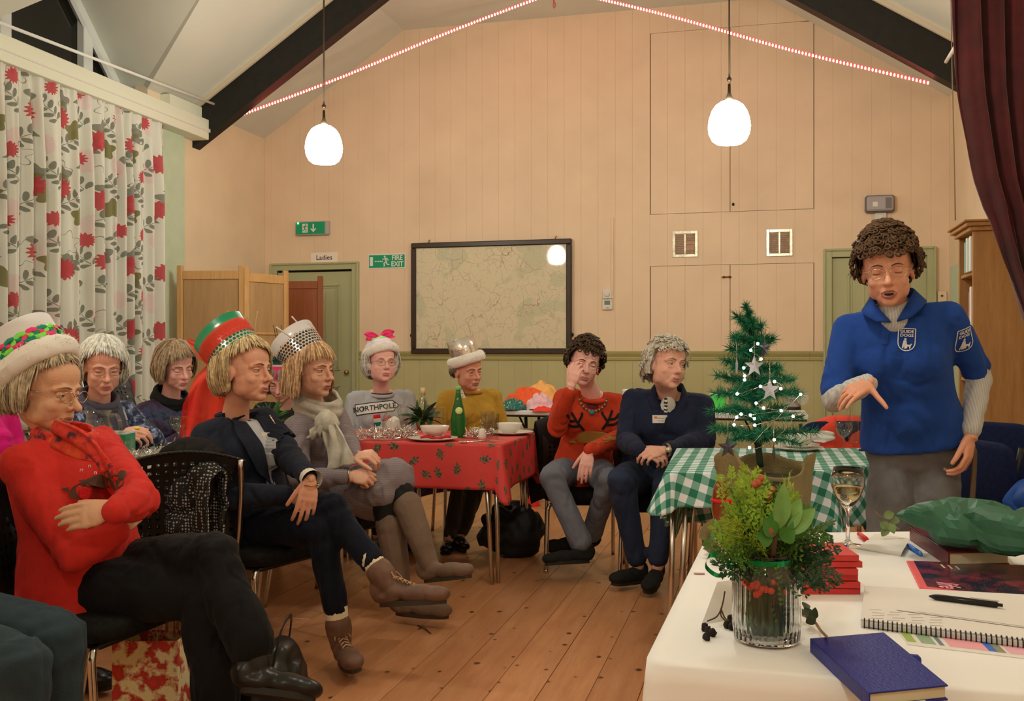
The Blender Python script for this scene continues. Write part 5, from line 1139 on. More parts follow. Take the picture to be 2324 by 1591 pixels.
def fur_brim(o, fr, r, rt, u=0., ell=1.12, name='fur_brim', seed=0):
    c, F_, L_, A_ = fr; m = MB(); nu, nv = 72, 14
    def fn(a, b):
        t = 2*math.pi*a; q = 2*math.pi*b; d = nrm(F_*ell*math.cos(t)+L_*math.sin(t)); ce = c+F_*ell*r*math.cos(t)+L_*r*math.sin(t)+A_*u; return ce+d*rt*.75*math.cos(q)+A_*rt*1.15*math.sin(q)
    v = []
    m.grid(fn, nu, nv, True); vv = m.V(); nz = vnoise(vv*110+seed)*.004+vnoise(vv*45)*.003; cc = c+A_*u; d = np.array([nrm(x-cc) for x in vv]); m.v = [vv+d*nz[:, None]]
    rs = np.random.RandomState(seed)     # tufts
    for i in range(500):
        a, b = rs.rand(), rs.uniform(-.1, .6); p = fn(a, b); t = 2*math.pi*a; ce = c+F_*ell*r*math.cos(t)+L_*r*math.sin(t)+A_*u; d = nrm(p-ce)+rs.randn(3)*.35; s = nrm(np.cross(d, rs.randn(3)))*.0015; m.add([p-s, p+s, p+nrm(d)*rs.uniform(.006, .012)], [(0, 1, 2)])
    return m.build(name, M('white fur', (.86, .83, .78), .95), o)
def dots(name, c0, c1, c2, lo, hi, metal=.9, per=.0165):
    m = bpy.data.materials.new(name); t = NT(m); o = t.xyz(t.coord('UV')); u = t.m('MULTIPLY', o[0], .66/per); row = t.m('FLOOR', t.m('DIVIDE', o[1], per*.87)); u = t.m('ADD', u, t.m('MULTIPLY', t.m('MODULO', row, 2.), .5))
    x = t.m('SUBTRACT', t.m('FRACT', u), .5); y = t.m('SUBTRACT', t.m('FRACT', t.m('DIVIDE', o[1], per*.87)), .5); r = t.m('SQRT', t.m('ADD', t.m('MULTIPLY', x, x), t.m('MULTIPLY', y, y))); dot = t.m('LESS_THAN', r, .4)
    band = t.m('MULTIPLY', t.m('GREATER_THAN', o[1], lo), t.m('LESS_THAN', o[1], t.m('ADD', hi, t.m('MULTIPLY', t.noise(t.coord('UV'), 40, 2), .03)))); sil = t.m('MULTIPLY', band, t.m('SUBTRACT', 1., dot)); dk = t.m('MULTIPLY', band, dot)
    t.col(t.mix(sil, t.mix(dk, c0, c2), c1)); t.l(t.m('MULTIPLY', sil, metal), t.b.inputs['Metallic']); t.b.inputs['Roughness'].default_value = .25; return m
def stalks(o, items, mat, r=.0022, name='straw'):
    for it in items: MB().tube(catmull([P(*q) for q in it], 4), r, 6).build(name, mat, o)
def seat(p, f, label): return chair(V(p[0], p[1], 0)+V(*nrm(V(*f)), 0)*.05, f, label)
blk = M('black leather', (.012, .011, .01), .3, bump=.2, bs=60); suede = M('black suede', (.01, .01, .01), .9, var=.2)
wire = M('silver wire', (.6, .5, .38), .25, 1.)
# ---------------------------------------------------------------- the speaker
Kf = (-.45, -.89); navyblue = knit('royal blue pique', ob(30, 58, 108, .76), 400, .25, .1); ribk = knit('pale grey rib knit', ob(178, 168, 146, .75), 200, .4, .1, .85, .009, 0)
K = person('standing woman in a blue polo shirt with grey trousers, talking with one hand raised', P(2078, 1012, 3.58), P(2030, 695, 3.47), Kf, P(2014, 612, 3.41), (-.36, -.93), pitch=-9, roll=4, hs=1.06, skin=(206, 140, 100),
    arms={'R': (P(1974, 868, 3.22), V(-.4, .3, -1), V(-.85, -.4, -.36), V(.0, -.5, .85), dict(sleeve=-.12, fcurl=[(0, 18, 15), (12, 25, 18), (22, 28, 20), (32, 30, 20)], spread=7, thumb=(75, -5), scale=.88)), 'L': (P(2203, 985, 3.42), V(.7, .25, -.2), V(-.12, -.1, -1), V(.7, -.7, .1), dict(elbow=P(2222, 852, 3.52), sleeve=-.12, curl=(25, 30, 25), thumb=(25, 25)))},
    feet={'R': (V(1.36, 3.5, .1), V(1.28, 3.36, .05), V(-.45, -.89, 0)), 'L': (V(1.53, 3.62, .1), V(1.5, 3.44, .05), V(-.3, -.89, 0))}, leglen=.39, standing=True, sw=.168, bulk=1.04, toplabel='polo_shirt', hem=.03, topadd=.016, armlen=(.29, .25), fat=.97, mouth='open', cloth_leg=knit('grey tweed trousers', ob(84, 78, 68, .6), 300, .6, .25), cloth_top=navyblue, shoe=blk, legr=(.085, .085, .078, .075, .075, .08), seed=1)
kb = K.topbvh
g = MB()
for s_ in 'LR':
    sh, el, w = K.J['sh'+s_], K.J['el'+s_], K.J['wr'+s_]; g = MB(); chain(g, [sh*.25+el*.75, el, el*.5+w*.5, w*.93+el*.07], [.047, .046, .044, .036]); K.garment('sleeve', g, ribk, .005, 12)
g = MB(); n0 = K.nk; g.tube([n0-K.sp*.05+K.fw*.012, n0+K.sp*.018+K.fw*.012], [.075, .064], 20); g.ell(n0-K.sp*.04+K.fw*.06, (.04, .05, .05), np.array([K.fw, K.ls, K.sp])); K.garment('roll_neck', g, ribk, .002, 12, vx=.007)
# collar wings and placket
for q in (-1, 1):
    c0 = K.nk; m = MB(); pts = [c0-K.fw*.05+K.sp*.05+K.ls*q*.02, c0+K.ls*q*.07+K.sp*.05-K.fw*.01, c0+K.ls*q*.05+K.fw*.07+K.sp*.025, c0+K.ls*q*.01+K.fw*.105-K.sp*.03]
    ptb = [c0-K.fw*.07+K.sp*.01+K.ls*q*.02, c0+K.ls*q*.1+K.sp*.005-K.fw*.015, c0+K.ls*q*.098+K.fw*.08+K.sp*.005, c0+K.ls*q*.055+K.fw*.12-K.sp*.018]
    a, b = catmull(pts, 5), catmull(ptb, 5); m.add(a+b, [(i, i+1, len(a)+i+1, len(a)+i) for i in range(len(a)-1)]); e = m.build('shirt_collar', navyblue, K.o); solidify(e, .006)
face_parts(K.o, K.h, 'closed', 'open', browc=(.09, .06, .04), glasses=(wire, .026, .0165))
hair(K.o, K.h, (.105, .058, .03), side=-.03, front=.052, back=-.07, vol=.022, face=56, fade=26, curl=1.3, top=.018, seed=3, inward=.03)
def crest(mb):
    w, h = .027, .037; out = [(-w, h), (w, h), (w, -h*.35)]+[(w*math.cos(a), -h*.35-h*.75*math.sin(a)) for a in np.linspace(0, math.pi, 9)][1:-1]+[(-w, -h*.35)]
    mb.m = 0; flat_stroke(mb, [out[0], out[1]], .003, k=2); flat_stroke(mb, [out[1], out[2]], .003, k=2); flat_stroke(mb, out[2:-1]+[out[-1]], .003, k=2); flat_stroke(mb, [out[-1], out[0]], .003, k=2)
    flat_text('GUIDE', .0105, 0, .026, mb, .03, sx=1.0); flat_text('DOGS', .0105, 0, .0125, mb, .03, sx=1.05)
    flat_disc(mb, -.004, -.0005, .0038); flat_poly(mb, [(-.009, -.005), (0, -.005), (.002, -.02), (-.001, -.034), (-.005, -.034), (-.006, -.024), (-.009, -.034), (-.013, -.033), (-.011, -.018)])
    flat_poly(mb, [(.001, -.019), (.012, -.02), (.015, -.015), (.018, -.018), (.015, -.022), (.013, -.033), (.01, -.033), (.009, -.026), (.004, -.026), (.003, -.033), (0, -.033)]); return mb
wpr = M('white print', (.75, .75, .74), .6)
dec(K, kb, crest(MB()), wpr, 'crest', (2066, 766, 3.3), V(-.25, -1, .05), .005, -.08); dec(K, kb, crest(MB()), wpr, 'crest', (2184, 771, 3.4), V(.35, -1, .1), .004, .35)
m = MB()
flat_rect(m, -.012, .012, -.09, .0, 2, 8); dec(K, kb, m, navyblue, 'placket', (2003, 712, 3.3), V(-.45, -.89, .1), .003, -.1)
# ---------------------------------------------------------------- woman in red (front left)
Rf = (.95, -.31); redk = knit('red wool', ob(186, 42, 30, .76), 300, .35, .14)
RD = person('seated woman in a red jumper with arms crossed, wearing a white fur-trimmed hat', P(190, 1312, 2.98), P(138, 990, 2.97), Rf, P(103, 884, 2.93), (.97, -.24), pitch=-10, roll=0, hs=1.03, skin=(204, 150, 104), nose=1.25, age=1.5,
    arms={'L': (P(258, 1160, 2.62), V(1, 0, 0), V(-1, .05, -.14), V(0, -.9, .35), dict(elbow=P(318, 1135, 2.78), curl=(10, 12, 10), spread=0, thumb=(15, 10), sleeve=.97)), 'R': (P(262, 1208, 2.8), V(0, -1, -1), V(.25, .75, .55), V(.5, -.8, .4), dict(elbow=P(165, 1262, 2.74), curl=(20, 25, 20)))},
    knees={'L': P(490, 1262, 2.86), 'R': P(470, 1345, 2.86)}, feet={'L': (P(585, 1500, 2.76), P(705, 1575, 2.76), V(1, 0, .3)), 'R': (P(495, 1635, 2.86), P(600, 1680, 2.8), V(1, 0, .2))}, cloth_top=redk, cloth_leg=knit('charcoal trousers', (.011, .011, .012), 200, .3, .3), shoe=None, bulk=1.18, legbulk=1.06, sw=.165, toplabel='jumper', vox=.0085, topadd=.014, trouser_end=.82, legr=(.09, .085, .07, .068, .068, .07), seed=2)
shoes(RD, blk, .3, name='boot')
face_parts(RD.o, RD.h, 'open', lid=.7, lipc=(160, 95, 75), browc=(.3, .24, .16), glasses=(wire, .025, .017), gaze=(.0, -.2))
hair(RD.o, RD.h, ob(172, 148, 106, .8), part=.035, side=-.07, front=.06, back=-.1, vol=.016, face=64, fade=14, seed=5, inward=.02, wave=.002)
fr = hat_frame(RD.h, (-.036, 0, .056), 46, 0); hat_cyl(RD.o, fr, .1, .1, .13, M('white card', (.74, .7, .7), .6), lab='white card hat', top=True); fur_brim(RD.o, fr, .104, .03, .008, seed=1)
c, F_, L_, A_ = fr
for k_, (nm, cc) in enumerate((('pink ribbon', ob(235, 50, 90, .8)), ('lime ribbon', ob(120, 205, 60, .8)), ('green ribbon', ob(15, 120, 80, .8)))):
    m = MB(); m.tube([c+F_*1.12*.105*math.cos(a)+L_*.105*math.sin(a)+A_*(.062+.014*math.sin(a*7+k_*2.1)) for a in np.linspace(0, 2*math.pi, 70)], .009, 6, False, flat=.45); e = m.build('ribbon', M(nm, cc, .45), RD.o)
scm = pattern('red floral scarf', [ob(60, 25, 30, .7), ob(70, 30, 40, .7), ob(190, 42, 26, .72), ob(198, 50, 30, .72), ob(205, 70, 30, .72)], 26.)
m = drape_ring(RD.nk+RD.fw*.012-RD.sp*.012, nrm(RD.sp+RD.fw*.3), RD.fw, .085, .082, .075, .05, 3); e = m.build('scarf', scm, RD.o); solidify(e, .01)
m = ribbon3([P(120, 985, 2.78), P(185, 1010, 2.72), P(222, 1035, 2.7), P(244, 1066, 2.7)], [.08, .085, .055, .03], V(.3, -.3, 1), wob=.006); e = m.build('scarf_tail', scm, RD.o); solidify(e, .008)
bvh = RD.topbvh; m = MB(); N_ = V(.25, -1, .1)
for cx, cy, rr in ((-.045, -.01, .5), (.0, .012, -.3), (.05, .012, .2)):
    flat_disc(m, cx, cy, .031, .021, 18, rr); flat_disc(m, cx+.02, cy+.022, .013, n=12); flat_poly(m, [(cx-.03, cy-.005), (cx-.052, cy+.008), (cx-.03, cy+.012)])
dec(RD, bvh, m, M('brown felt', ob(78, 50, 32, .7), .9), 'robin_motif', (206, 1108, 2.72), N_, .004); m = MB()
for cx, cy in ((-.035, -.018), (.008, .004), (.043, .006)): flat_disc(m, cx, cy, .014, .019, 14)
dec(RD, bvh, m, M('red sequins', ob(230, 30, 30, .7), .25, .3, bump=.8, bs=400), 'sequin_breast', (206, 1108, 2.72), N_, .0055); m = MB()
for i in range(7): flat_text('♪' if False else 'n', .012, -.05+.016*i, .05+.012*math.sin(i*2), m)
dec(RD, bvh, m, M('silver print', (.6, .45, .42), .35, .6), 'note_motif', (206, 1108, 2.72), N_, .004)
seat(P(190, 1312, 2.98), Rf, 'black conference chair under the woman in red')
# ---------------------------------------------------------------- woman in navy blazer
Bf = (.86, -.5); bz = knit('navy blazer wool', ob(29, 30, 34, .75), 260, .4, .15); shirt = knit('grey marl shirt', ob(165, 156, 140, .74), 260, .2, .06)
B = person('seated woman in a navy blazer and jeans wearing a green foil hat with red netting', P(575, 1178, 3.98), P(532, 945, 3.95), Bf, P(556, 842, 3.88), (.92, -.4), pitch=2, roll=-2, hs=1.06, skin=(204, 142, 102), nose=1.0,
    arms={'L': (P(706, 1088, 3.66), V(.4, -.2, -1), V(-.15, -.2, -1), V(.35, -.85, .2), dict(curl=(12, 20, 18), spread=5, thumb=(30, 15), sleeve=.86)), 'R': (P(648, 1122, 3.72), V(-.3, -.6, -1), V(.75, .35, -.35), V(.2, -.6, .8), dict(curl=(45, 50, 40), spread=0, sleeve=.99))},
    knees={'L': P(752, 1152, 3.7), 'R': P(735, 1200, 3.68)}, feet={'L': (P(878, 1318, 3.58), P(1006, 1356, 3.5), V(1, -.3, .5)), 'R': (P(772, 1448, 3.68), P(805, 1512, 3.5), V(.8, -.5, .2))}, cloth_top=bz, cloth_leg=knit('dark indigo jeans', ob(19, 20, 25, .75), 300, .3, .2), bulk=1.0, toplabel='blazer', topadd=.02, trouser_end=.71, vox=.009, legr=(.085, .078, .064, .058, .054, .052), seed=3)
brb = M('brown leather boot', ob(92, 62, 42, .66), .55, var=.25, vs=14, bump=.3, bs=50)
def laces(so, an, dd, lat, up, L, s_):
    m = MB()
    for k in range(5):
        p0 = an+dd*(.035+.018*k)-up*(.0+.008*k)
        for q in (-1, 1): m.tube([p0+lat*.018*q+up*.008, p0+up*.014, p0+lat*.018*-q+dd*.016+up*.006], .0022, 5)
    for q in (-1, 1): m.tube(catmull([an+dd*.035+up*.012, an+dd*.03+lat*q*.02+up*.03, an+dd*.05+lat*q*.03+up*.005], 4), .002, 5)
    m.build('laces', M('tan laces', ob(165, 120, 80, .7), .8), so)
    sh_ = nrm(B.J['kn'+s_]-an); m = MB(); m.tube([an+sh_*.02, an+sh_*.07, an+sh_*.12], [.041, .042, .046], 16); m.build('sock', M('cream rib sock', ob(205, 180, 130, .75), .9, bump=.5, bs=150), so)
shoes(B, brb, .12, M('boot sole', (.05, .035, .022), .8), 'lace_boot', 1., extra=laces)
N_ = nrm(B.fw+B.sp*.1); org = B.nk+B.fw*.1-B.sp*.015
m = MB(); m.grid(lambda u, v: ((u-.5)*2*(.052-.034*v), -.3*v, 0), 10, 24); decal(B.topbvh, m, shirt, 'shirt', B.o, org, B.ls, nrm(B.sp), N_, .012, .09)
for q in (-1, 1):
    m = MB(); m.grid(lambda u, v: (q*((.036-.03*v)*(1-u)+(.062+.055*math.sin(math.pi*min(1, v*1.15))**.7*(1-.2*v))*u*(1-v**6)), .02-.3*v, .003*u), 8, 22); e = decal(B.topbvh, m, bz, 'lapel', B.o, org, B.ls, nrm(B.sp), N_, .017, .09); solidify(e, .006)
m = MB(); m.tube([B.nk+B.ls*.062*math.cos(t_)-B.fw*.062*math.sin(t_)+B.sp*.018 for t_ in np.linspace(-.2, math.pi+.2, 20)], .017, 8, flat=.5); m.build('coat_collar', bz, B.o)
w = B.J['wrL']; el = B.J['elL']; ax = nrm(w-el); m = MB(); m.tube([w-ax*.03, w+ax*.012], [.036, .041], 18, False); m.build('shirt_cuff', M('white shirt cuff', (.72, .68, .6), .7), B.o)
MB().tube([w+nrm(V(-.15, -.2, -1))*.0+V(0, 0, -.02)+.028*V(math.cos(a), math.sin(a), 0) for a in np.linspace(0, 6.283, 20)], .003, 6, False).build('bracelet', M('gold', (.7, .45, .15), .25, 1.), B.o)
bdg(B, (648, 988, 3.7), V(.5, -.85, .1), .05, .036, -.12); MB().tube([P(612, 942, 3.72), P(624, 962, 3.7)], .003, 6).build('brooch', wire, B.o)
face_parts(B.o, B.h, 'open', smile=.8, lid=.35, lipc=(168, 95, 78), browc=(.22, .15, .08), gaze=(.1, .1))
hair(B.o, B.h, ob(190, 156, 102, .8), part=.055, asym=14, side=-.085, front=.035, back=-.1, vol=.022, face=66, fade=13, seed=7, inward=.025)
fr = hat_frame(B.h, (-.034, 0, .058), 42, 3); gd = dots('green foil with silver lattice', ob(10, 110, 62, .72), (.75, .72, .66), ob(8, 95, 55, .72), .012, .055); hat_cyl(B.o, fr, .1, .108, .135, gd, lab='green foil card hat')
c, F_, L_, A_ = fr; m = MB(); m.open = True; m.lathe([(.105, .04), (.108, .1)], c, 48, np.array([F_*1.12, L_, A_])); net = M('red netting', ob(225, 45, 25, .8), .6, alpha=.72); m.build('net_band', net, B.o)
m = ribbon3([P(555, 800, 3.98), P(500, 845, 4.02), P(472, 880, 4.02), P(470, 950, 4.0), P(455, 1020, 3.98), P(446, 1036, 3.98)], [.04, .12, .17, .2, .13, .04], V(1, -.2, 0), wob=.016, seed=2, nw=10); m.build('net_tail', net, B.o)
m = ribbon3([P(500, 850, 4.05), P(480, 880, 4.06), P(468, 930, 4.05), P(452, 990, 4.02), P(445, 1030, 4.0)], [.08, .14, .19, .16, .05], V(1, .3, 0), wob=.02, seed=5, nw=10); m.build('net_tail', net, B.o)
m = ribbon3([P(500, 850, 4.05), P(462, 800, 4.1), P(425, 770, 4.12)], [.03, .07, .01], V(.2, 0, 1), wob=.004); m.build('net_tail', net, B.o)
stalks(B.o, [[(565, 762, 3.95), (540, 735, 3.95), (517, 706, 3.95)], [(571, 758, 3.95), (568, 735, 3.95), (559, 715, 3.95)], [(578, 760, 3.9), (580, 735, 3.9), (585, 706, 3.9)]], M('dry grass straw', ob(170, 140, 90, .7), .7))
seat(P(575, 1178, 3.98), Bf, 'black conference chair under the woman in the navy blazer')
# ---------------------------------------------------------------- woman in grey ribbed dress with scarf
Gf = (.9, -.43); gk = knit('taupe ribbed knit', ob(122, 104, 92, .7), 240, .4, .08, .85, .0075, 2)
GR = person('seated woman in a taupe ribbed dress and pale scarf wearing a silver dotted hat', P(738, 1118, 4.66), P(716, 930, 4.6), Gf, P(708, 840, 4.5), (.84, -.54), pitch=-1, roll=2, hs=1.05, skin=(206, 148, 108),
    arms={'L': (P(802, 1035, 4.3), V(.4, 0, -1), V(.9, -.3, .1), V(0, -.5, .9), dict(curl=(50, 60, 45), sleeve=.95)), 'R': (P(790, 1082, 4.25), V(-.2, -.5, -1), V(.95, -.2, .0), V(0, -.75, .6), dict(curl=(60, 65, 45), sleeve=.93))},
    knees={'L': P(900, 1085, 4.35), 'R': P(872, 1110, 4.33)}, feet={'L': (P(972, 1272, 4.22), P(1062, 1300, 4.1), V(1, -.3, .4)), 'R': (P(912, 1348, 4.3), P(1012, 1392, 4.22), V(1, -.3, 0))}, cloth_top=gk, cloth_leg=M('black opaque tights', (.01, .01, .01), .8), bulk=.95, toplabel='knit_dress', leglabel='tights', topadd=.016, legr=(.08, .076, .066, .058, .05, .044), seed=4)
tau = M('taupe suede boot', ob(100, 76, 54, .66), .85, var=.15, vs=10, bump=.3, bs=60); shoes(GR, tau, .66, M('boot sole', 0), 'tall_boot')
g = MB(); J = GR.J
for s_ in 'LR': hp, kn = J['hip'+s_], J['kn'+s_]; chain(g, [hp, hp*.5+kn*.5, kn*.97+hp*.03], [.118, .108, .097])
g.ell(GR.pel, (.14, .17, .12), np.array([GR.f, GR.l, Z3])); g.ell((J['knL']+J['knR'])/2*.75+GR.pel*.25-Z3*.05, (.17, .09, .11), np.array([GR.f, GR.l, Z3])); GR.garment('dress_skirt', g, gk, .009, 7)
sc = M('crinkled champagne scarf', ob(176, 160, 128, .76), .7, var=.2, vs=18, bump=.8, bs=45); m = drape_ring(GR.nk+GR.sp*.025+GR.fw*.015, nrm(GR.sp+GR.fw*.25), GR.fw, .098, .1, .12, .06, 5); e = m.build('scarf', sc, GR.o); solidify(e, .014)
m = MB(); m.ell(P(742, 960, 4.36), (.055, .05, .06), None, 24, 16); vv = m.V(); m.v = [vv+np.array([nrm(x-P(742, 960, 4.36)) for x in vv])*(vnoise(vv*50)*.008)[:, None]]; m.build('scarf_knot', sc, GR.o)
m = ribbon3([P(745, 965, 4.33), P(760, 1000, 4.3), P(770, 1035, 4.28), P(775, 1060, 4.27)], [.06, .1, .12, .13], V(1, -.3, .2), wob=.012, seed=1); e = m.build('scarf_tail', sc, GR.o); solidify(e, .008)
m = ribbon3([P(735, 960, 4.34), P(720, 980, 4.34), P(708, 995, 4.36)], [.05, .07, .06], V(.6, -.3, .6), wob=.008, seed=4); e = m.build('scarf_tail', sc, GR.o); solidify(e, .008)
bdg(GR, (770, 945, 4.4), V(.6, -.8, .1), .052, .035, .12)
face_parts(GR.o, GR.h, 'open', lid=.25, lipc=(150, 80, 66), browc=(.2, .13, .07), gaze=(.1, 0)); hair(GR.o, GR.h, ob(188, 142, 92, .8), part=.02, side=-.115, front=.03, back=-.125, vol=.018, face=62, fade=14, seed=9, inward=.0, flick=.01)
fr = hat_frame(GR.h, (-.036, 0, .058), 42, 6); hat_cyl(GR.o, fr, .1, .108, .125, dots('silver dotted foil', (.66, .62, .62), (.8, .78, .75), (.03, .03, .035), .0, .06), lab='silver foil hat with black dots')
stalks(GR.o, [[(700, 790, 4.45), (660, 765, 4.4), (626, 742, 4.4)], [(707, 775, 4.5), (690, 750, 4.5), (662, 718, 4.5)], [(715, 772, 4.5), (708, 750, 4.5), (700, 730, 4.5)]], M('white drinking straw', (.7, .62, .55), .5), .0036)
seat(P(738, 1118, 4.66), Gf, 'black conference chair under the woman in the ribbed dress')
w = J['wrR']; MB().tube([w+.03*(V(0, 0, 1)*math.cos(a)+V(.3, -.95, 0)*math.sin(a)) for a in np.linspace(0, 6.283, 20)], .0035, 6, False).build('bracelet', wire, GR.o)
# ---------------------------------------------------------------- woman in the North Pole sweatshirt
def lap(pel, f, l, z=.62, k=.07, d=.28):
    return {'L': (V(pel[0]+f[0]*d+l[0]*k, pel[1]+f[1]*d+l[1]*k, z), V(l[0]*.35, l[1]*.35, -1), V(f[0]-l[0]*.8, f[1]-l[1]*.8, -.2), V(0, 0, 1), dict(curl=(25, 30, 25))), 'R': (V(pel[0]+f[0]*d-l[0]*k, pel[1]+f[1]*d-l[1]*k, z), V(-l[0]*.35, -l[1]*.35, -1), V(f[0]+l[0]*.8, f[1]+l[1]*.8, -.2), V(0, 0, 1), dict(curl=(25, 30, 25)))}
def sitfeet(pel, f, l, reach=.46, w=.09, side=0.):
    r = {}
    for s_, q in (('L', 1), ('R', -1)):
        a = V(pel[0]+f[0]*reach+l[0]*q*w, pel[1]+f[1]*reach+l[1]*q*w, .1); r[s_] = (a, a+V(f[0]*.16, f[1]*.16, -.05), V(f[0], f[1], .6))
    return r
dkt = knit('dark trousers', (.02, .018, .016), 220, .3, .3)
Nf = nrm(V(.3, -.95)); Nl = V(-Nf[1], Nf[0]); np_ = P(862, 1036, 6.3)
nkm = knit('grey marl sweatshirt', ob(160, 152, 136, .76), 300, .25, .06)
NP = person('seated woman in a grey NORTH POLE sweatshirt behind the red table', np_, P(865, 887, 6.24), Nf, P(866, 826, 6.14), (.42, -.9), pitch=7, roll=-2, hs=1.05, skin=(216, 158, 128), fat=1.12, arms=lap(np_, Nf, Nl), feet=sitfeet(np_, Nf, Nl), cloth_top=nkm, cloth_leg=dkt, shoe=blk, bulk=1.12, sw=.168, toplabel='sweatshirt', seed=6)
collar(NP, NP.nk-NP.sp*.02+NP.fw*.02, nrm(NP.sp+NP.fw*.45), NP.fw, .082, .075, .012, nkm, 'neckband'); collar(NP, NP.nk-NP.sp*.012+NP.fw*.012, nrm(NP.sp+NP.fw*.4), NP.fw, .073, .066, .008, blk, 'vest_neck')
face_parts(NP.o, NP.h, 'open', lid=.2, lipc=(180, 110, 95), browc=(.4, .34, .28), glasses=(M('copper wire', (.5, .22, .15), .3, 1.), .026, .019), gaze=(.3, .2)); hair(NP.o, NP.h, ob(216, 200, 164, .86), part=.025, side=-.075, front=.058, back=-.09, vol=.026, face=58, seed=11, inward=.03, wave=.003)
nb_ = NP.topbvh; N_ = V(.1, -1, .12); pos_ = (851, 922, 6.0); m = MB(); rot = .12
sg = [(-.135, -.035), (-.14, .03), (.1, .03), (.145, .0), (.1, -.035)]
def subdiv(pts, k=6): return [tuple(V(*pts[i])+(V(*pts[(i+1) % len(pts)])-V(*pts[i]))*j/k) for i in range(len(pts)) for j in range(k)]
big = MB(); flat_rect(big, -.13, .11, -.037, .037, 16, 4); flat_poly(big, [(.11, -.037), (.15, 0), (.11, .037)]); dec(NP, nb_, big, M('black print', 0), 'sign_outline', pos_, N_, .003, rot)
big = MB(); flat_rect(big, -.125, .107, -.031, .031, 16, 4); flat_poly(big, [(.107, -.031), (.141, 0), (.107, .031)]); dec(NP, nb_, big, wpr, 'sign_print', pos_, N_, .0045, rot)
m = MB(); flat_text('NORTHPOLE', .034, -.008, 0, m, .012, sx=.98); dec(NP, nb_, m, M('black print', 0), 'lettering', pos_, N_, .009, rot)
for i, cc in enumerate(('red print', 'white print', 'green print', 'white print', 'red print')):
    m = MB(); flat_rect(m, -.022, .022, -.07-.024*i, -.046-.024*i, 3, 2); dec(NP, nb_, m, {'red print': M('crimson print', ob(190, 30, 30, .75), .7), 'green print': M('emerald print', ob(10, 110, 80, .75), .7), 'white print': wpr}[cc], 'pole_stripe', pos_, N_, .0035+.0001*i, rot)
m = MB(); flat_disc(m, .075, -.12, .052, .05); dec(NP, nb_, m, wpr, 'bear_motif', pos_, N_, .0035); m = MB(); flat_poly(m, [(.035, -.085), (.085, -.045), (.12, -.085), (.1, -.08), (.06, -.085)]); dec(NP, nb_, m, M('crimson print', 0), 'cap_motif', pos_, N_, .005); m = MB(); flat_disc(m, .098, -.115, .02, .022); dec(NP, nb_, m, M('black print', 0), 'muzzle_motif', pos_, N_, .0055)
m = MB(); flat_poly(m, [(-.06, -.17), (.03, -.165), (.01, -.2), (-.06, -.2)]); dec(NP, nb_, m, M('crimson print', 0), 'present_motif', pos_, N_, .005)
fr = hat_frame(NP.h, (-.015, 0, .062), 16, 8); hat_cyl(NP.o, fr, .098, .085, .07, M('pale pink tissue', ob(215, 190, 180, .8), .7), top=True, lab='pale party hat'); fur_brim(NP.o, fr, .1, .027, .006, seed=3)
c, F_, L_, A_ = fr; pk = M('pink ribbon', 0); lm = M('lime tulle', ob(150, 200, 110, .8), .6)
for q in (-1, 1): m = ribbon3([c+A_*.085+F_*.05, c+A_*.12+F_*.05+L_*q*.05, c+A_*.1+F_*.06+L_*q*.085, c+A_*.085+F_*.055], [.02, .045, .05, .02], A_, wob=.004); m.build('bow', pk, NP.o)
MB().ell(c+A_*.09+F_*.055, .016).build('bow', pk, NP.o)
m = MB(); m.ell(c+A_*.06, (.095, .085, .05), np.array([F_, L_, A_]), 24, 14); vv = m.V(); m.v = [vv+A_*(vnoise(vv*60)*.012)[:, None]]; m.build('tulle', lm, NP.o)
seat(np_, Nf, 'black conference chair under the woman in the NORTH POLE sweatshirt')
# ---------------------------------------------------------------- woman in mustard jumper
Mf = nrm(V(.3, -.95)); Ml = V(-Mf[1], Mf[0]); mp = P(1064, 1032, 6.4); mk = knit('mustard cable knit', ob(158, 116, 36, .72), 120, .7, .12)
MU = person('seated woman in a mustard jumper and silver fur-trimmed hat behind the red table', mp, P(1068, 886, 6.34), Mf, P(1061, 841, 6.24), (.62, -.78), pitch=-6, roll=4, hs=1.03, skin=(200, 136, 98), age=1.8, arms=lap(mp, Mf, Ml, .62, .1), feet={'L': (P(1047, 1212, 6.0), P(1052, 1243, 5.8), V(*Mf, .6)), 'R': (P(1020, 1222, 5.95), P(1012, 1252, 5.75), V(*Mf, .6))}, cloth_top=mk, cloth_leg=knit('olive brown trousers', ob(50, 40, 25, .6), 240, .3, .2), bulk=1.06, sw=.165, toplabel='jumper', seed=7)
shoes(MU, M('black patent leather', (.01, .01, .01), .15)); collar(MU, MU.nk-MU.sp*.005, nrm(MU.sp+MU.fw*.3), MU.fw, .072, .066, .011, mk, 'neckband')
face_parts(MU.o, MU.h, 'open', lid=.5, lipc=(150, 85, 70), browc=(.2, .15, .1), gaze=(.3, 0)); hair(MU.o, MU.h, ob(142, 120, 92, .8), side=-.015, front=.075, back=-.06, vol=.01, face=66, seed=13)
bdg(MU, (1043, 893, 6.1), V(0, -1, .1), .045, .06, .4)
fr = hat_frame(MU.h, (-.015, 0, .066), 16, 10); hat_cyl(MU.o, fr, .09, .085, .14, M('crumpled silver foil', (.75, .72, .68), .22, .95, bump=.6, bs=40), top=True, lab='silver foil top hat'); fur_brim(MU.o, fr, .1, .03, .0, seed=4)
seat(mp, Mf, 'black conference chair under the woman in the mustard jumper')
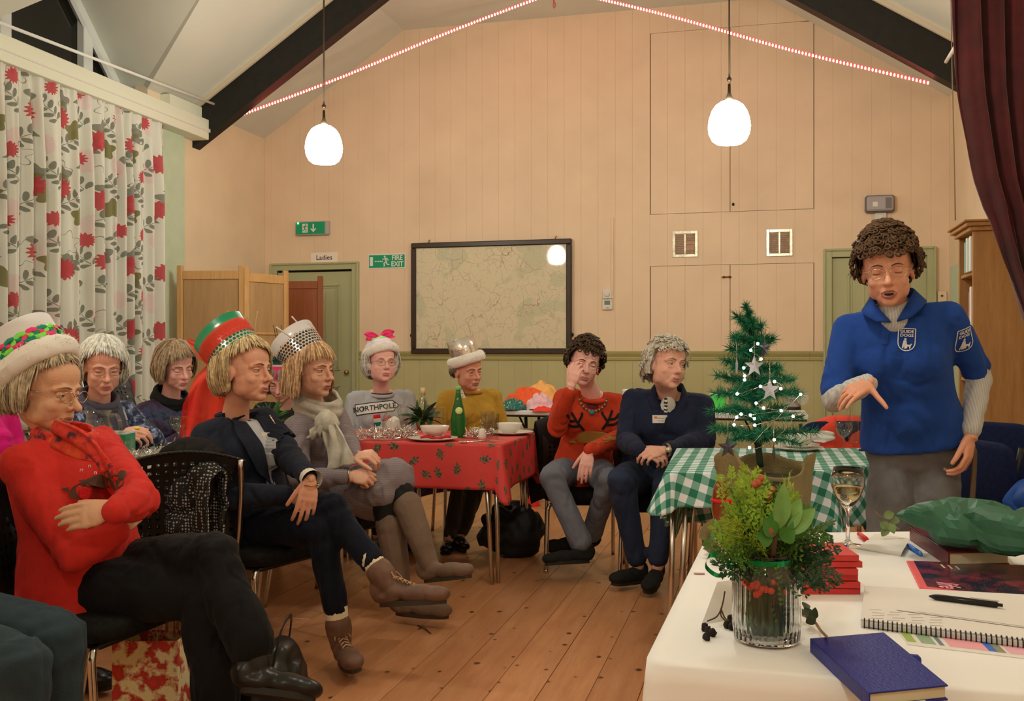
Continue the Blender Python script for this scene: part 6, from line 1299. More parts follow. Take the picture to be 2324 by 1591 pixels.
# ---------------------------------------------------------------- woman in orange jumper
Of = nrm(V(.02, -1)); Ol = V(-Of[1], Of[0]); op = P(1322, 1068, 5.55); ok_ = knit('orange angora knit', ob(172, 52, 24, .76), 260, .6, .12)
OR = person('seated woman in an orange antler jumper rubbing one eye', op, P(1344, 889, 5.46), Of, P(1327, 824, 5.33), (.08, -1), pitch=-6, roll=-11, hs=1.02, skin=(220, 160, 130), age=.5,
    arms={'R': (P(1296, 880, 5.12), V(-1, -.2, -.5), V(.22, -.05, 1), V(-.5, -.85, 0), dict(elbow=P(1263, 972, 5.3), curl=(18, 45, 35), spread=3, sleeve=.9, scale=.95, thumb=(25, 20))), 'L': (P(1338, 1022, 5.12), V(1, -.1, -.6), V(-.25, -.25, -1), V(-.2, -.95, .25), dict(elbow=P(1422, 990, 5.32), curl=(14, 16, 14), spread=1, sleeve=.98))},
    knees={'R': P(1252, 1082, 5.12), 'L': P(1382, 1088, 5.12)}, feet={'R': (P(1322, 1238, 5.1), P(1243, 1274, 5.0), V(0, -1, .5)), 'L': (P(1342, 1216, 5.4), P(1248, 1243, 5.35), V(0, -1, .5))}, cloth_top=ok_, cloth_leg=knit('grey denim', ob(92, 88, 84, .66), 300, .35, .14), shoe=None, bulk=1.02, toplabel='jumper', topadd=.018, legr=(.09, .085, .066, .062, .06, .062), seed=8)
shoes(OR, suede); OR.o['label'] = 'seated woman in an orange antler jumper rubbing one eye'
face_parts(OR.o, OR.h, 'open', lid=.75, lipc=(185, 105, 95), browc=(.05, .03, .02), gaze=(.2, -.3)); hair(OR.o, OR.h, (.075, .044, .024), side=-.035, front=.058, back=-.065, vol=.02, face=56, fade=26, curl=.8, seed=15, top=.012, inward=.028)
ob_ = OR.topbvh
for q in (-1, 1):
    m = MB(); b0 = (q*.05, -.045)
    for pts in ([b0, (q*.085, .0), (q*.115, .06)], [(q*.07, -.02), (q*.115, -.02), (q*.15, .0)], [(q*.09, .01), (q*.125, .012), (q*.15, .04)], [(q*.08, .0), (q*.06, .035), (q*.055, .055)]): flat_stroke(m, pts, .014)
    dec(OR, ob_, m, M('black wool', (.012, .01, .01), .95), 'antler_motif', (1347, 957, 5.3), V(0, -1, .1), .004, .05)
m = MB(); flat_disc(m, 0, -.085, .09, .035, 24); flat_disc(m, -.08, -.1, .05, .014, 16, .2); flat_disc(m, .085, -.09, .05, .014, 16, .1); dec(OR, ob_, m, M('olive wool', ob(130, 88, 30, .7), .95), 'reindeer_motif', (1347, 957, 5.3), V(0, -1, .1), .0035)
nk_ = OR.nk; m = MB()
for i in range(34):
    a = math.pi*(1.06+.88*i/33); q = nk_+OR.ls*.078*math.cos(a)+OR.fw*(.05-.035*math.sin(a))-OR.sp*(.0-.085*math.sin(a)); m.m = i % 3; m.ell(q+OR.fw*.03, .006, nu=8, nv=6)
m.build('bead_necklace', [M('amber bead', (.12, .05, .02), .3), M('olive bead', (.1, .1, .05), .3), M('pearl bead', (.5, .42, .3), .3)], OR.o); MB().ell(nk_+OR.fw*.125-OR.sp*.09, (.016, .008, .012)).build('pendant', M('turquoise', (.03, .25, .3), .3), OR.o)
collar(OR, OR.nk-OR.sp*.035+OR.fw*.022, nrm(OR.sp+OR.fw*.6), OR.fw, .085, .078, .012, ok_, 'neckband')
m = MB(); m.ell(OR.nk-OR.sp*.075+OR.fw*.085, (.02, .05, .03), np.array([OR.fw, OR.ls, OR.sp])); m.build('vest', M('maroon jersey', ob(80, 20, 22, .7), .8), OR.o)
MB().ell(OR.h.p(-.005, .083, -.045), .008).build('earring', M('crimson print', 0), OR.o)
seat(op, Of, 'black conference chair under the woman in the orange jumper')
# ---------------------------------------------------------------- woman in navy shirt
Sf = nrm(V(-.12, -1)); sp_ = P(1500, 1078, 5.3); nv = knit('navy cotton jacket', ob(30, 32, 43, .72), 300, .3, .2); jn = knit('blue denim', ob(36, 40, 50, .72), 300, .35, .25)
S = person('seated woman in a navy jacket and blue jeans with clasped hands', sp_, P(1517, 893, 5.2), Sf, P(1513, 828, 5.05), (.4, -.92), pitch=2, roll=-8, hs=1.1, skin=(212, 152, 116), fat=1.08,
    arms={'R': (P(1452, 1022, 4.84), V(-1, 0, -.6), V(.9, -.35, -.22), V(-.15, -.6, .75), dict(elbow=P(1422, 1002, 5.1), curl=(28, 40, 30), spread=2, sleeve=.95)), 'L': (P(1510, 1022, 4.84), V(1, 0, -.6), V(-.9, -.35, -.1), V(.15, -.6, .75), dict(elbow=P(1598, 1000, 5.12), curl=(28, 40, 30), spread=2, sleeve=.93))},
    knees={'R': P(1410, 1092, 4.88), 'L': P(1512, 1096, 4.9)}, feet={'R': (P(1448, 1282, 4.98), P(1396, 1318, 4.86), V(0, -1, .4)), 'L': (P(1492, 1284, 4.9), P(1470, 1336, 4.74), V(0, -1, .4))}, cloth_top=nv, cloth_leg=jn, shoe=None, bulk=1.14, sw=.182, legbulk=1.08, toplabel='jacket', topadd=.02, trouser_end=.9, legr=(.095, .088, .068, .062, .056, .052), seed=9)
shoes(S, suede)
for q in (-1, 1):
    m = MB(); N_ = S.nk; a = [N_-S.fw*.05+S.ls*q*.03+S.sp*.05, N_+S.ls*q*.07+S.sp*.055, N_+S.ls*q*.06+S.fw*.07+S.sp*.0, N_+S.ls*q*.022+S.fw*.12-S.sp*.12]; b = [N_-S.fw*.06+S.ls*q*.03-S.sp*.005, N_+S.ls*q*.1+S.sp*.0, N_+S.ls*q*.1+S.fw*.085-S.sp*.04, N_+S.ls*q*.04+S.fw*.128-S.sp*.13]
    A_, B_ = catmull(a, 5), catmull(b, 5); m.add(A_+B_, [(i, i+1, len(A_)+i+1, len(A_)+i) for i in range(len(A_)-1)]); e = m.build('stand_collar', nv, S.o); solidify(e, .008)
m = MB(); m.ell(S.nk-S.sp*.05+S.fw*.085, (.03, .042, .055), np.array([S.fw, S.ls, S.sp])); m.build('vest', wpr, S.o)
bdg(S, (1511, 944, 4.9), V(0, -1, .15), .078, .042, 0., True); m = MB()
for i in range(8): m.m = i % 2; m.tube([P(1511+3*math.sin(i*2.2), 904+4*i, 4.98), P(1511-3*math.sin(i*2.2), 908+4*i, 4.975)], .009, 6)
m.build('lanyard', [M('black print', 0), wpr], S.o)
w = S.J['wrL']; MB().tube([w+V(.01, 0, 0)+.031*(V(0, 0, 1)*math.cos(a)+V(.35, -.93, 0)*math.sin(a)) for a in np.linspace(0, 6.283, 20)], .006, 6, False).build('watch_strap', M('tan leather', (.3, .18, .08), .6), S.o); m = MB(); m.lathe([(0, 0), (.015, 0), (.015, .006), (0, .007)], w+V(.012, -.032, .006), 16, np.array([V(1, 0, 0), V(0, .3, .95), V(0, -.95, .3)])); m.build('watch_face', M('watch dial', (.6, .55, .45), .2, .6), S.o)
face_parts(S.o, S.h, 'open', smile=1., lid=.35, lipc=(175, 100, 85), browc=(.3, .24, .18), gaze=(.4, .15)); hair(S.o, S.h, ob(192, 174, 140, .82), part=.02, side=-.055, front=.05, back=-.085, vol=.02, face=64, fade=16, seed=17, wave=.004, curl=.55, inward=.015)
seat(sp_, Sf, 'black conference chair under the woman in the navy jacket')
# ---------------------------------------------------------------- white-haired woman at the left table
Wf = nrm(V(.75, -.66)); wp = P(205, 1108, 4.86); wt = pattern('navy leaf print', [ob(20, 22, 35, .6), ob(24, 26, 40, .6), ob(30, 32, 48, .6), ob(60, 66, 78, .6), ob(130, 135, 140, .6)], 38.)
WH = person('white-haired woman with grey scarf looking down at the left table', wp, P(222, 915, 4.78), Wf, P(234, 832, 4.68), (.55, -.84), pitch=-14, roll=0, hs=1.08, skin=(212, 148, 112), age=1.4,
    arms={'L': (P(350, 985, 4.66), V(.6, .3, -1), V(-.75, -.45, .2), V(.2, -.4, .85), dict(curl=(28, 40, 30), spread=2)), 'R': (P(268, 992, 4.5), V(-.3, -.3, -1), V(.9, -.1, .15), V(-.2, -.5, .8), dict(curl=(25, 40, 30), spread=2))}, feet=sitfeet(wp, Wf, V(-Wf[1], Wf[0])), cloth_top=wt, cloth_leg=dkt, shoe=blk, bulk=1.0, toplabel='blouse', seed=10)
gs = M('grey wool scarf', ob(72, 66, 68, .66), .9, bump=.5, bs=90); m = drape_ring(WH.nk+WH.sp*.01, nrm(WH.sp+WH.fw*.3), WH.fw, .085, .085, .08, .04, 7); e = m.build('scarf', gs, WH.o); solidify(e, .014)
for q in (-1, 1): m = ribbon3([WH.nk+WH.ls*q*.06+WH.fw*.05, WH.nk+WH.ls*q*.055+WH.fw*.115-WH.sp*.09, WH.nk+WH.ls*(q*.03+.02)+WH.fw*.135-WH.sp*.2, WH.nk+WH.ls*(q*.02+.035)+WH.fw*.13-WH.sp*.32], [.07, .085, .085, .08], WH.ls+WH.fw*.2*q, wob=.004); e = m.build('scarf_tail', gs, WH.o); solidify(e, .014)
bdg(WH, (264, 938, 4.5), V(.3, -.95, .1), .04, .055, .35)
face_parts(WH.o, WH.h, 'open', lid=.9, lipc=(170, 95, 85), browc=(.35, .26, .18), gaze=(0, -.5), glasses=(wire, .025, .016)); hair(WH.o, WH.h, ob(240, 214, 166, .88), part=.055, side=-.08, front=.03, back=-.1, vol=.024, face=56, fade=18, seed=19, inward=.025, asym=12)
seat(wp, Wf, 'black conference chair under the white-haired woman')
# ---------------------------------------------------------------- woman with light brown bob
Df = nrm(V(.85, -.5)); dp = P(380, 1058, 5.75); dtm = pattern('dark purple velvet swirl', [ob(14, 12, 18, .55), ob(16, 14, 20, .55), ob(50, 25, 42, .55), ob(34, 46, 58, .55), ob(20, 18, 28, .55)], 14.)
DB = person('woman with a light brown bob and dark patterned top smiling down at the left table', dp, P(385, 905, 5.68), Df, P(400, 832, 5.6), (.72, -.7), pitch=-13, roll=6, hs=1.08, skin=(214, 152, 122), age=.8, arms=lap(dp, Df, V(-Df[1], Df[0]), .76, .1, .33), feet=sitfeet(dp, Df, V(-Df[1], Df[0])), cloth_top=dtm, cloth_leg=dkt, shoe=blk, bulk=1.12, sw=.17, toplabel='top', seed=11)
m = drape_ring(DB.nk+DB.sp*.0, nrm(DB.sp+DB.fw*.3), DB.fw, .09, .09, .1, .04, 8); e = m.build('scarf', M('black velvet', (.008, .008, .009), .9), DB.o); solidify(e, .014)
face_parts(DB.o, DB.h, 'closed', smile=1.2, lipc=(180, 100, 90), browc=(.2, .14, .09)); hair(DB.o, DB.h, ob(152, 122, 84, .8), part=.045, asym=-12, side=-.085, front=.03, back=-.1, vol=.028, face=58, fade=18, seed=21, inward=.02, wave=.003)
seat(dp, Df, 'black conference chair under the woman with the light brown bob')
# ---------------------------------------------------------------- half-hidden woman behind the two front hats
Hf = nrm(V(-.1, -1)); hp_ = P(648, 1038, 6.15)
HD = person('half-hidden woman with a white and green hat looking down between the two foil hats', hp_, P(648, 920, 6.1), Hf, P(640, 862, 6.0), (-.05, -1), pitch=-22, hs=1.05, skin=(205, 140, 110), arms=lap(hp_, Hf, V(-Hf[1], Hf[0])), feet=sitfeet(hp_, Hf, V(-Hf[1], Hf[0])), cloth_top=dkt, cloth_leg=dkt, shoe=blk, seed=12)
face_parts(HD.o, HD.h, 'closed', lipc=(170, 95, 85)); hair(HD.o, HD.h, ob(150, 128, 104, .8), side=-.1, front=.05, back=-.1, vol=.02, face=50, seed=23)
fr = hat_frame(HD.h, (-.015, 0, .065), 20, 0); hat_cyl(HD.o, fr, .098, .1, .09, M('white card', 0), lab='white card hat'); c, F_, L_, A_ = fr
for u0, u1, mt in ((.03, .085, M('dark green ribbon', ob(12, 55, 42, .7), .5)), (.0, .018, M('pink ribbon', 0))):
    m = MB(); m.open = True; m.lathe([(.102, u0), (.103, u1)], c, 40, np.array([F_*1.12, L_, A_])); m.build('ribbon', mt, HD.o)
for q in (-1, 1): m = ribbon3([c+F_*.118+A_*.055, c+F_*.13+A_*.08+L_*q*.05, c+F_*.125+A_*.05+L_*q*.075], [.015, .045, .04], A_, wob=.003); m.build('bow', M('dark green ribbon', 0), HD.o)
MB().tube([c+F_*.115+A_*.0, c+F_*.12-A_*.06], .006, 6).build('ribbon_end', M('pink ribbon', 0), HD.o)
stalks(HD.o, [[(628, 785, 5.9), (624, 755, 5.9), (620, 738, 5.9)], [(632, 785, 5.9), (630, 762, 5.9), (626, 740, 5.9)], [(636, 790, 5.9), (638, 760, 5.9), (638, 738, 5.9)]], M('dark twig', (.08, .05, .04), .7))
seat(hp_, Hf, 'black conference chair under the half-hidden woman')
# ---------------------------------------------------------------- person at the bottom left corner (knees in view)
Qf = nrm(V(.98, -.2)); qp = V(-1.5, 2.42, .53); qm = knit('dark green grey corduroy', ob(38, 46, 44, .62), 220, .4, .2)
Q = person('person at the bottom left corner with dark green trousers, only the knees in the picture', qp, V(-1.58, 2.44, .99), Qf, V(-1.58, 2.42, 1.15), (1, -.1), arms=lap(qp, Qf, V(-Qf[1], Qf[0]), .68, .12, .06), knees={'L': P(128, 1452, 2.42), 'R': P(40, 1515, 2.2)}, feet={'L': (V(-1.13, 2.42, .1), V(-.98, 2.38, .05), V(1, 0, .5)), 'R': (V(-1.12, 2.2, .1), V(-.97, 2.16, .05), V(1, 0, .5))}, cloth_top=dkt, cloth_leg=qm, shoe=blk, legr=(.09, .085, .075, .07, .066, .066), seed=13, vox=.0085)
face_parts(Q.o, Q.h, 'open'); hair(Q.o, Q.h, ob(140, 120, 100, .8), seed=25, n=200)
seat(qp, Qf, 'black conference chair at the bottom left corner')

# ---------------------------------------------------------------- person in magenta, cut by the left edge
Xf = nrm(V(.9, -.4)); xp = P(-88, 1218, 3.55)
XM = person('person in a magenta top behind the woman in red, cut off by the left edge', xp, P(-80, 905, 3.55), Xf, P(-88, 805, 3.5), (.95, -.2), pitch=-5, arms=lap(xp, Xf, V(-Xf[1], Xf[0])), feet=sitfeet(xp, Xf, V(-Xf[1], Xf[0])), cloth_top=knit('magenta jersey', ob(190, 22, 88, .72), 300, .3, .12), cloth_leg=dkt, shoe=blk, seed=14)
face_parts(XM.o, XM.h, 'open', lid=.4); hair(XM.o, XM.h, ob(150, 130, 104, .8), seed=27, n=260, front=.06, face=62, fade=16)
seat(xp, Xf, 'black conference chair under the person in magenta at the left edge')
# ================================================================== SMALL THINGS
ZW = .7505; ZR = .7265
def TW(u, v, z=ZW): return Tz(u, v, z)
glass = M('clear glass', (.95, .97, .95), .02, trans=1., ior=1.45); water = M('water', (.95, .98, .97), .0, trans=1., ior=1.33); winem = M('white wine', (.85, .72, .35), .0, trans=1., ior=1.34)
glass2 = bpy.data.materials.new('thin clear glass'); glass2.use_nodes = True; nt_ = glass2.node_tree; nt_.nodes.remove(nt_.nodes['Principled BSDF']); mx_ = nt_.nodes.new('ShaderNodeMixShader'); t1_ = nt_.nodes.new('ShaderNodeBsdfTransparent'); t1_.inputs[0].default_value = (.9, .92, .9, 1); t2_ = nt_.nodes.new('ShaderNodeBsdfGlossy'); t2_.inputs['Roughness'].default_value = .03; lw_ = nt_.nodes.new('ShaderNodeLayerWeight'); lw_.inputs[0].default_value = .28
mm_ = nt_.nodes.new('ShaderNodeMath'); mm_.operation = 'MULTIPLY_ADD'; mm_.inputs[1].default_value = .42; mm_.inputs[2].default_value = .06; nt_.links.new(lw_.outputs['Facing'], mm_.inputs[0]); nt_.links.new(mm_.outputs[0], mx_.inputs[0]); nt_.links.new(t1_.outputs[0], mx_.inputs[1]); nt_.links.new(t2_.outputs[0], mx_.inputs[2]); nt_.links.new(mx_.outputs[0], nt_.nodes['Material Output'].inputs[0])
china = M('white china', (.78, .75, .68), .2); paper = M('white paper', (.8, .77, .74), .8); foil = M('silver tinsel', (.8, .8, .78), .18, 1.)
def lat_thing(name, label, cat, p, parts, group=None):
    o = thing(name, label, cat, p, 0, group)
    for nm, prof, mt, kw in parts: m = MB(); m.open = mt.name == 'thin clear glass'; m.lathe(prof, p, 32, **kw); m.build(nm, mt, o)
    return o
def tumbler(p, label, r=.034, h=.13, fill=.0, liquid=None, name='drinking_glass', group='glasses on the tables'):
    pr = [(.0001, .004), (r*.86, .004), (r*.88, .012), (r, h)]; parts = [('glass_body', pr, glass2, {})]
    if fill: parts.append(('water', [(.0001, h*fill), (r*(.86+.13*fill)-.002, h*fill)], glass2, {}))
    return lat_thing(name, label, 'glass', p, parts, group)
def wineglass(p, label, h=.18, r=.036, fill=.0, group='glasses on the tables', name='wine_glass'):
    b = h*.46
    pr = [(0, 0), (r*.95, 0), (r*.95, .002), (.012, .006), (.0045, .015), (.0042, b*.9), (.008, b), (r*.7, b+h*.14), (r, b+h*.3), (r*.98, b+h*.42), (r*.86, h), (r*.86-.0015, h), (r*.97, b+h*.42), (r-.0015, b+h*.3), (r*.68, b+h*.15), (.004, b+.006), (0, b+.006)]
    if not fill: pr = pr[:11]
    parts = [('glass_body', pr, glass if fill else glass2, {})]
    if fill: parts.append(('wine', [(0, b+.007), (r*.66, b+h*.15+.001), (r*.93, b+h*.15+(h*.15)*fill+.004), (0, b+h*.15+(h*.15)*fill+.004)], winem, {}))
    return lat_thing(name, label, 'glass', p, parts, group)
def bowl(p, label, r=.08, h=.05, mt=None, group='bowls on the tables'):
    return lat_thing('bowl', label, 'bowl', p, [('bowl_body', [(0, 0), (r*.5, 0), (r*.52, .006), (r*.82, h*.35), (r, h), (r-.004, h), (r*.78, h*.36), (r*.45, .01), (0, .009)], mt or china, {})], group)
def plate(p, label, r=.13, group='plates on the tables', mt=None):
    return lat_thing('plate', label, 'plate', p, [('plate_body', [(0, 0), (r*.55, 0), (r*.62, .004), (r, .016), (r, .019), (r*.6, .008), (0, .006)], mt or china, {})], group)
def jug(p, label, s=1., ang=0., cardm=None):
    o = thing('glass_jug', label, 'jug', p); r = .055*s; h = .175*s; pr = [(.0001, .004), (r*1.05, .004), (r*1.15, .02*s), (r*1.05, h*.55), (r*.72, h*.78), (r*.7, h*.9), (r*.85, h)]
    m = MB(); m.open = True; m.lathe(pr, p, 32); m.build('jug_body', glass2, o); d = V(math.cos(ang), math.sin(ang), 0)
    MB().tube(catmull([p+d*r*.75+V(0, 0, h*.92), p+d*r*1.5+V(0, 0, h*.9), p+d*r*1.75+V(0, 0, h*.6), p+d*r*1.1+V(0, 0, h*.35)], 6), .006*s, 8).build('handle', glass2, o)
    m = MB(); m.open = True; m.lathe([(.0001, h*.5), (r*1.04, h*.5)], p, 32); m.build('water', glass2, o); return o
def tinsel(pts, label, n=420, R=.035, L=.028, seed=0):
    rs = np.random.RandomState(seed); q = catmull(pts, 8); m = MB(); core = MB(); core.tube(q, .004, 5)
    for i in range(n):
        c = q[rs.randint(len(q))]+rs.randn(3)*R*.3; c[2] = max(c[2], pts[0][2]); d = nrm(rs.randn(3)+V(0, 0, .5)); s = nrm(np.cross(d, rs.randn(3)))*.0022; e = c+d*rs.uniform(.4, 1)*L; e[2] = max(e[2], pts[0][2]); m.add([c-s, c+s, e+s*.6, e-s*.6], [(0, 1, 2, 3)])
    o = thing('tinsel', label, 'tinsel', pts[0]); core.build('tinsel_core', foil, o); k = m.build('tinsel_strands', foil, o, smooth=False); k['kind'] = 'stuff'; return o
def leafm(name, c): return M(name, ob(*c, .75), .45, var=.25, vs=30)
lime, midg, darkg = leafm('lime conifer', (140, 160, 45)), leafm('green conifer', (78, 110, 38)), leafm('dark conifer', (38, 62, 32)); bay = leafm('bay leaf', (62, 108, 34)); bay2 = leafm('pale bay leaf', (104, 140, 62)); stemm = M('brown stem', (.1, .055, .025), .8)
def sprig(base, d, L, seed, droop=0., side=9, blade=.014, wid=.0026, depth=2):
    """feathery conifer sprig: stem, side shoots, small blades"""
    rs = np.random.RandomState(seed); m = MB(); d = nrm(d); pl = nrm(np.cross(d, rs.randn(3)))
    def shoot(b, dr, ln, lev):
        n = max(4, int(ln/.0085)); pts = []; p = b.copy(); dd = dr.copy()
        for i in range(n+1):
            pts.append(p.copy()); dd = nrm(dd+V(0, 0, -droop/n)+rs.randn(3)*.03); p = p+dd*ln/n
        m.tube(pts, [max(.0005, .0016*(1-i/(n+1))*(1.4 if lev == 0 else .7)) for i in range(n+1)], 4)
        for i in range(1, n+1):
            t = i/n; dl = nrm(pts[i]-pts[i-1]); s = nrm(np.cross(dl, pl) if lev < 9 else pl)
            for q in (-1, 1):
                if lev < depth-1 and i % 2 == (0 if q > 0 else 1) and t > .12: shoot(pts[i], nrm(dl*.75+s*q*.8+rs.randn(3)*.12), ln*(.42*(1-t)+.12), lev+1)
                else:
                    e = pts[i]+nrm(dl*.8+s*q*.75+rs.randn(3)*.15)*blade*(1.05-.4*t); w = nrm(np.cross(e-pts[i], np.cross(dl, s)))*wid; mid = (pts[i]+e)/2; m.add([pts[i], mid+w, e, mid-w], [(0, 1, 2, 3)])
    shoot(np.asarray(base, float), d, L, 0); return m
def leaf(base, d, L, W_, nrmv, bend=.15):
    d = nrm(d); s = nrm(np.cross(d, nrmv)); n = np.cross(s, d); m = MB()
    def fn(u, v):
        t = v; w = W_*math.sin(math.pi*min(1, t*.96+.02))**.8*(1-.25*t); x = (u-.5)*2; return base+d*L*t-n*bend*L*t*t+s*x*w+n*abs(x)*w*.35
    return m.grid(fn, 4, 10)
# ---------------- jar of greenery on the white table
jp = TW(1740, 1455); o = thing('jar_of_greenery', 'ribbed glass jar packed with conifer sprigs and bay leaves on the white cloth', 'vase', jp)
rib = lambda t, z: 1+(.022*math.cos(t*30) if .012 < z < .105 else 0)
m = MB(); m.lathe([(0, 0), (.044, 0), (.05, .006), (.0515, .03), (.0515, .09), (.05, .105), (.043, .118), (.0385, .124), (.0385, .132), (.042, .134), (.042, .14), (.0375, .14), (.0355, .124), (.04, .116), (.046, .104), (.0475, .09), (.0475, .03), (.045, .008), (0, .006)], jp, 120, rfun=rib); m.build('jar', glass, o)
m = MB(); m.open = True; m.lathe([(.0392, .1235), (.0395, .132)], jp, 48); rbm = M('green metallic ribbon', ob(20, 120, 60, .6), .2, .7, var=.3, vs=30); m.build('ribbon_band', rbm, o)
m = ribbon3([TW(1660, 1290, ZW+.125), TW(1640, 1262, ZW+.135), TW(1610, 1262, ZW+.13), TW(1602, 1285, ZW+.12), TW(1625, 1305, ZW+.11), TW(1650, 1305, ZW+.108)], [.008]*6, V(.2, -.5, 1), nw=2); m.build('ribbon_curl', rbm, o)
rs = np.random.RandomState(4)
for i in range(56):      # stems and foliage inside the jar
    a = rs.uniform(0, 6.28); r = .036*math.sqrt(rs.rand()); b = jp+V(r*math.cos(a), r*math.sin(a), (.008+.05*rs.rand())); e = V(rs.randn()*.15, rs.randn()*.15, 1); mm = sprig(b, e, .085, 100+i, blade=.012, depth=1); vv = mm.V(); q = vv-jp; rr = np.hypot(q[:, 0], q[:, 1]); k = np.where(rr > .042, .042/np.maximum(rr, 1e-6), 1); vv[:, :2] = jp[:2]+q[:, :2]*k[:, None]; mm.v = [vv]; mm.build('stem_foliage', [darkg, midg, stemm][i % 3 if i % 5 else 1], o)
m = MB()
for i in range(12): m.ell(jp+V(-.02+.012*rs.randn(), -.03+.004*rs.randn(), .085+.012*rs.randn()), .0055, nu=8, nv=6)
for q in ((.0, -.036, .1), (.018, -.034, .085)): m.ell(jp+V(*q), .0045, nu=8, nv=6)
m.build('berries', M('red berry', ob(205, 55, 25, .7), .3), o)
m = MB(); m.lathe([(0, .01), (.03, .01), (.038, .03), (.038, .08), (.03, .11), (0, .115)], jp, 40, rfun=lambda t, z: .8+.2*math.sin(t*9+z*300)*math.sin(z*500+t*5)); vv = m.V(); m.v = [vv+(vnoise(vv*350)*.003)[:, None]*nrm(V(1, 1, .3))]; m.build('leaf_mass', darkg, o, smooth=False)
top = jp+V(0, 0, .13)
SP = [((1650, 1150), lime, .15, .0), ((1700, 1075), lime, .2, 0), ((1672, 1110), midg, .17, 0), ((1632, 1195), lime, .13, .1), ((1775, 1085), lime, .19, 0), ((1740, 1130), midg, .16, 0), ((1850, 1150), midg, .16, .1), ((1880, 1185), midg, .17, .15), ((1895, 1220), darkg, .18, .35), ((1915, 1290), darkg, .19, .9), ((1880, 1260), darkg, .16, .7), ((1655, 1235), midg, .1, .3), ((1690, 1180), midg, .14, 0), ((1722, 1200), darkg, .12, 0), ((1800, 1170), midg, .15, 0), ((1830, 1225), darkg, .13, .2), ((1640, 1255), darkg, .09, .4), ((1700, 1230), midg, .09, 0), ((1760, 1160), lime, .14, 0), ((1678, 1068), lime, .2, 0), ((1810, 1130), midg, .17, 0), ((1735, 1090), midg, .18, 0), ((1665, 1180), lime, .14, .05), ((1620, 1230), midg, .12, .2), ((1860, 1235), darkg, .16, .4)]
for i, ((u, v), mt, L, dr) in enumerate(SP):
    for rep in range(2):
        tgt = P(u+rep*14-7, v+rep*10, 1.5+rs.uniform(-.05, .05)); b = top+V(rs.uniform(-.025, .025), rs.uniform(-.025, .02), -.015); sprig(b, tgt-b, np.linalg.norm(tgt-b)*(.98-.15*rep), 10+i*3+rep, dr*.5, depth=2, blade=.013, wid=.0024).build('conifer_sprig', mt, o)
BL = [((1780, 1110), bay2, .075), ((1815, 1140), bay2, .08), ((1755, 1165), bay, .075), ((1738, 1180), bay, .07), ((1790, 1170), bay, .08), ((1835, 1175), bay, .08), ((1722, 1215), bay, .06), ((1845, 1160), bay2, .09), ((1770, 1210), bay, .055), ((1800, 1205), bay, .06)]
bc = P(1763, 1230, 1.44)
for i, ((u, v), mt, L) in enumerate(BL):
    t_ = P(u, v, 1.43+.01*(i % 3)); b = bc+(t_-bc)*.25; leaf(b, t_-b, np.linalg.norm(t_-b)*1.1, .0155, V(.1, -1, .25), .1).build('bay_leaf', mt, o)
m = MB()
for u, v in ((1728, 1085), (1712, 1100), (1752, 1112), (1742, 1128), (1722, 1095)): m.ell(P(u, v, 1.5), .006, nu=8, nv=6)
m.build('berries', M('faded red berry', ob(165, 75, 45, .7), .5), o); MB().tube([P(1762, 1205, 1.44), P(1757, 1240, 1.45), P(1752, 1280, 1.5)], .004, 6).build('bay_stem', stemm, o)
MB().ell(P(1745, 1205, 1.44), .008).build('bud', M('brown bud', ob(130, 75, 45, .7), .7), o)
# ---------------- little christmas tree in a sack
tb = V(.585, 2.24, ZW); o = thing('christmas_tree', 'small artificial christmas tree with white lights and grey stars in a burlap sack', 'christmas tree', tb)
burl = M('burlap', ob(122, 104, 62, .72), .95, var=.06, vs=90, bump=.9, bs=260)
def sack(u, v):
    a = 2*math.pi*u; r = .098+.008*math.sin(3*a)+.006*math.sin(7*a+v*4); e = 2.6; x = abs(math.cos(a))**(2/e)*math.copysign(r, math.cos(a)); y = abs(math.sin(a))**(2/e)*math.copysign(r*.75, math.sin(a)); k = .9+.16*v-.1*(1-v)**3; z = .2*v+.012*math.sin(a*2+1)*v
    if v > .85: k += .07*(v-.85)/.15; z -= .02*(v-.85)/.15*math.sin(a*3)
    return tb+V(x*k, y*k, z)
e = MB().grid(sack, 48, 20, True).build('sack', burl, o); solidify(e, .005)
m = MB(); m.lathe([(0, .0), (.08, .0), (.085, .16), (0, .165)], tb+V(0, 0, .001), 20); m.build('sack_filling', M('sack inside', (.05, .04, .02), .9), o)
m = ribbon3([tb+V(-.08, -.08, .1), tb+V(-.13, -.09, .06), tb+V(-.15, -.085, .03), tb+V(-.13, -.1, .005)], [.04, .06, .05, .02], V(0, -.4, 1), wob=.005); e = m.build('sack_fold', burl, o); solidify(e, .005)
trunk = catmull([P(1726, 1060, 2.24), P(1718, 985, 2.24), P(1712, 880, 2.24), P(1708, 800, 2.24), P(1697, 710, 2.24)], 6); MB().tube(trunk, [.008]*10+[.006]*10+[.004]*(len(trunk)-20), 8).build('trunk', M('wrapped green wire', (.01, .03, .015), .7), o)
tm = leafm('tinsel green', (22, 88, 52)); tm2 = leafm('tinsel green bright', (40, 118, 72))
def tbranch(b, e, n, seed, ln=.024):
    rs = np.random.RandomState(seed); q = catmull([b, (b+e)/2+V(0, 0, .006), e], 6); m = MB(); m.tube(q, .0018, 5)
    for i in range(n):
        t = rs.uniform(.05, 1)*(len(q)-1); j = min(len(q)-2, int(t)); p = q[j]+(q[j+1]-q[j])*(t-j); d = nrm(nrm(q[j+1]-q[j])*.55+nrm(rs.randn(3))); s = nrm(np.cross(d, rs.randn(3)))*.0011; m.m = rs.randint(2); x = p+d*ln*rs.uniform(.7, 1.1); m.add([p-s, p+s, x], [(0, 1, 2)])
    m.build('branch', [tm, tm2], o)
kk = 0; lights = []
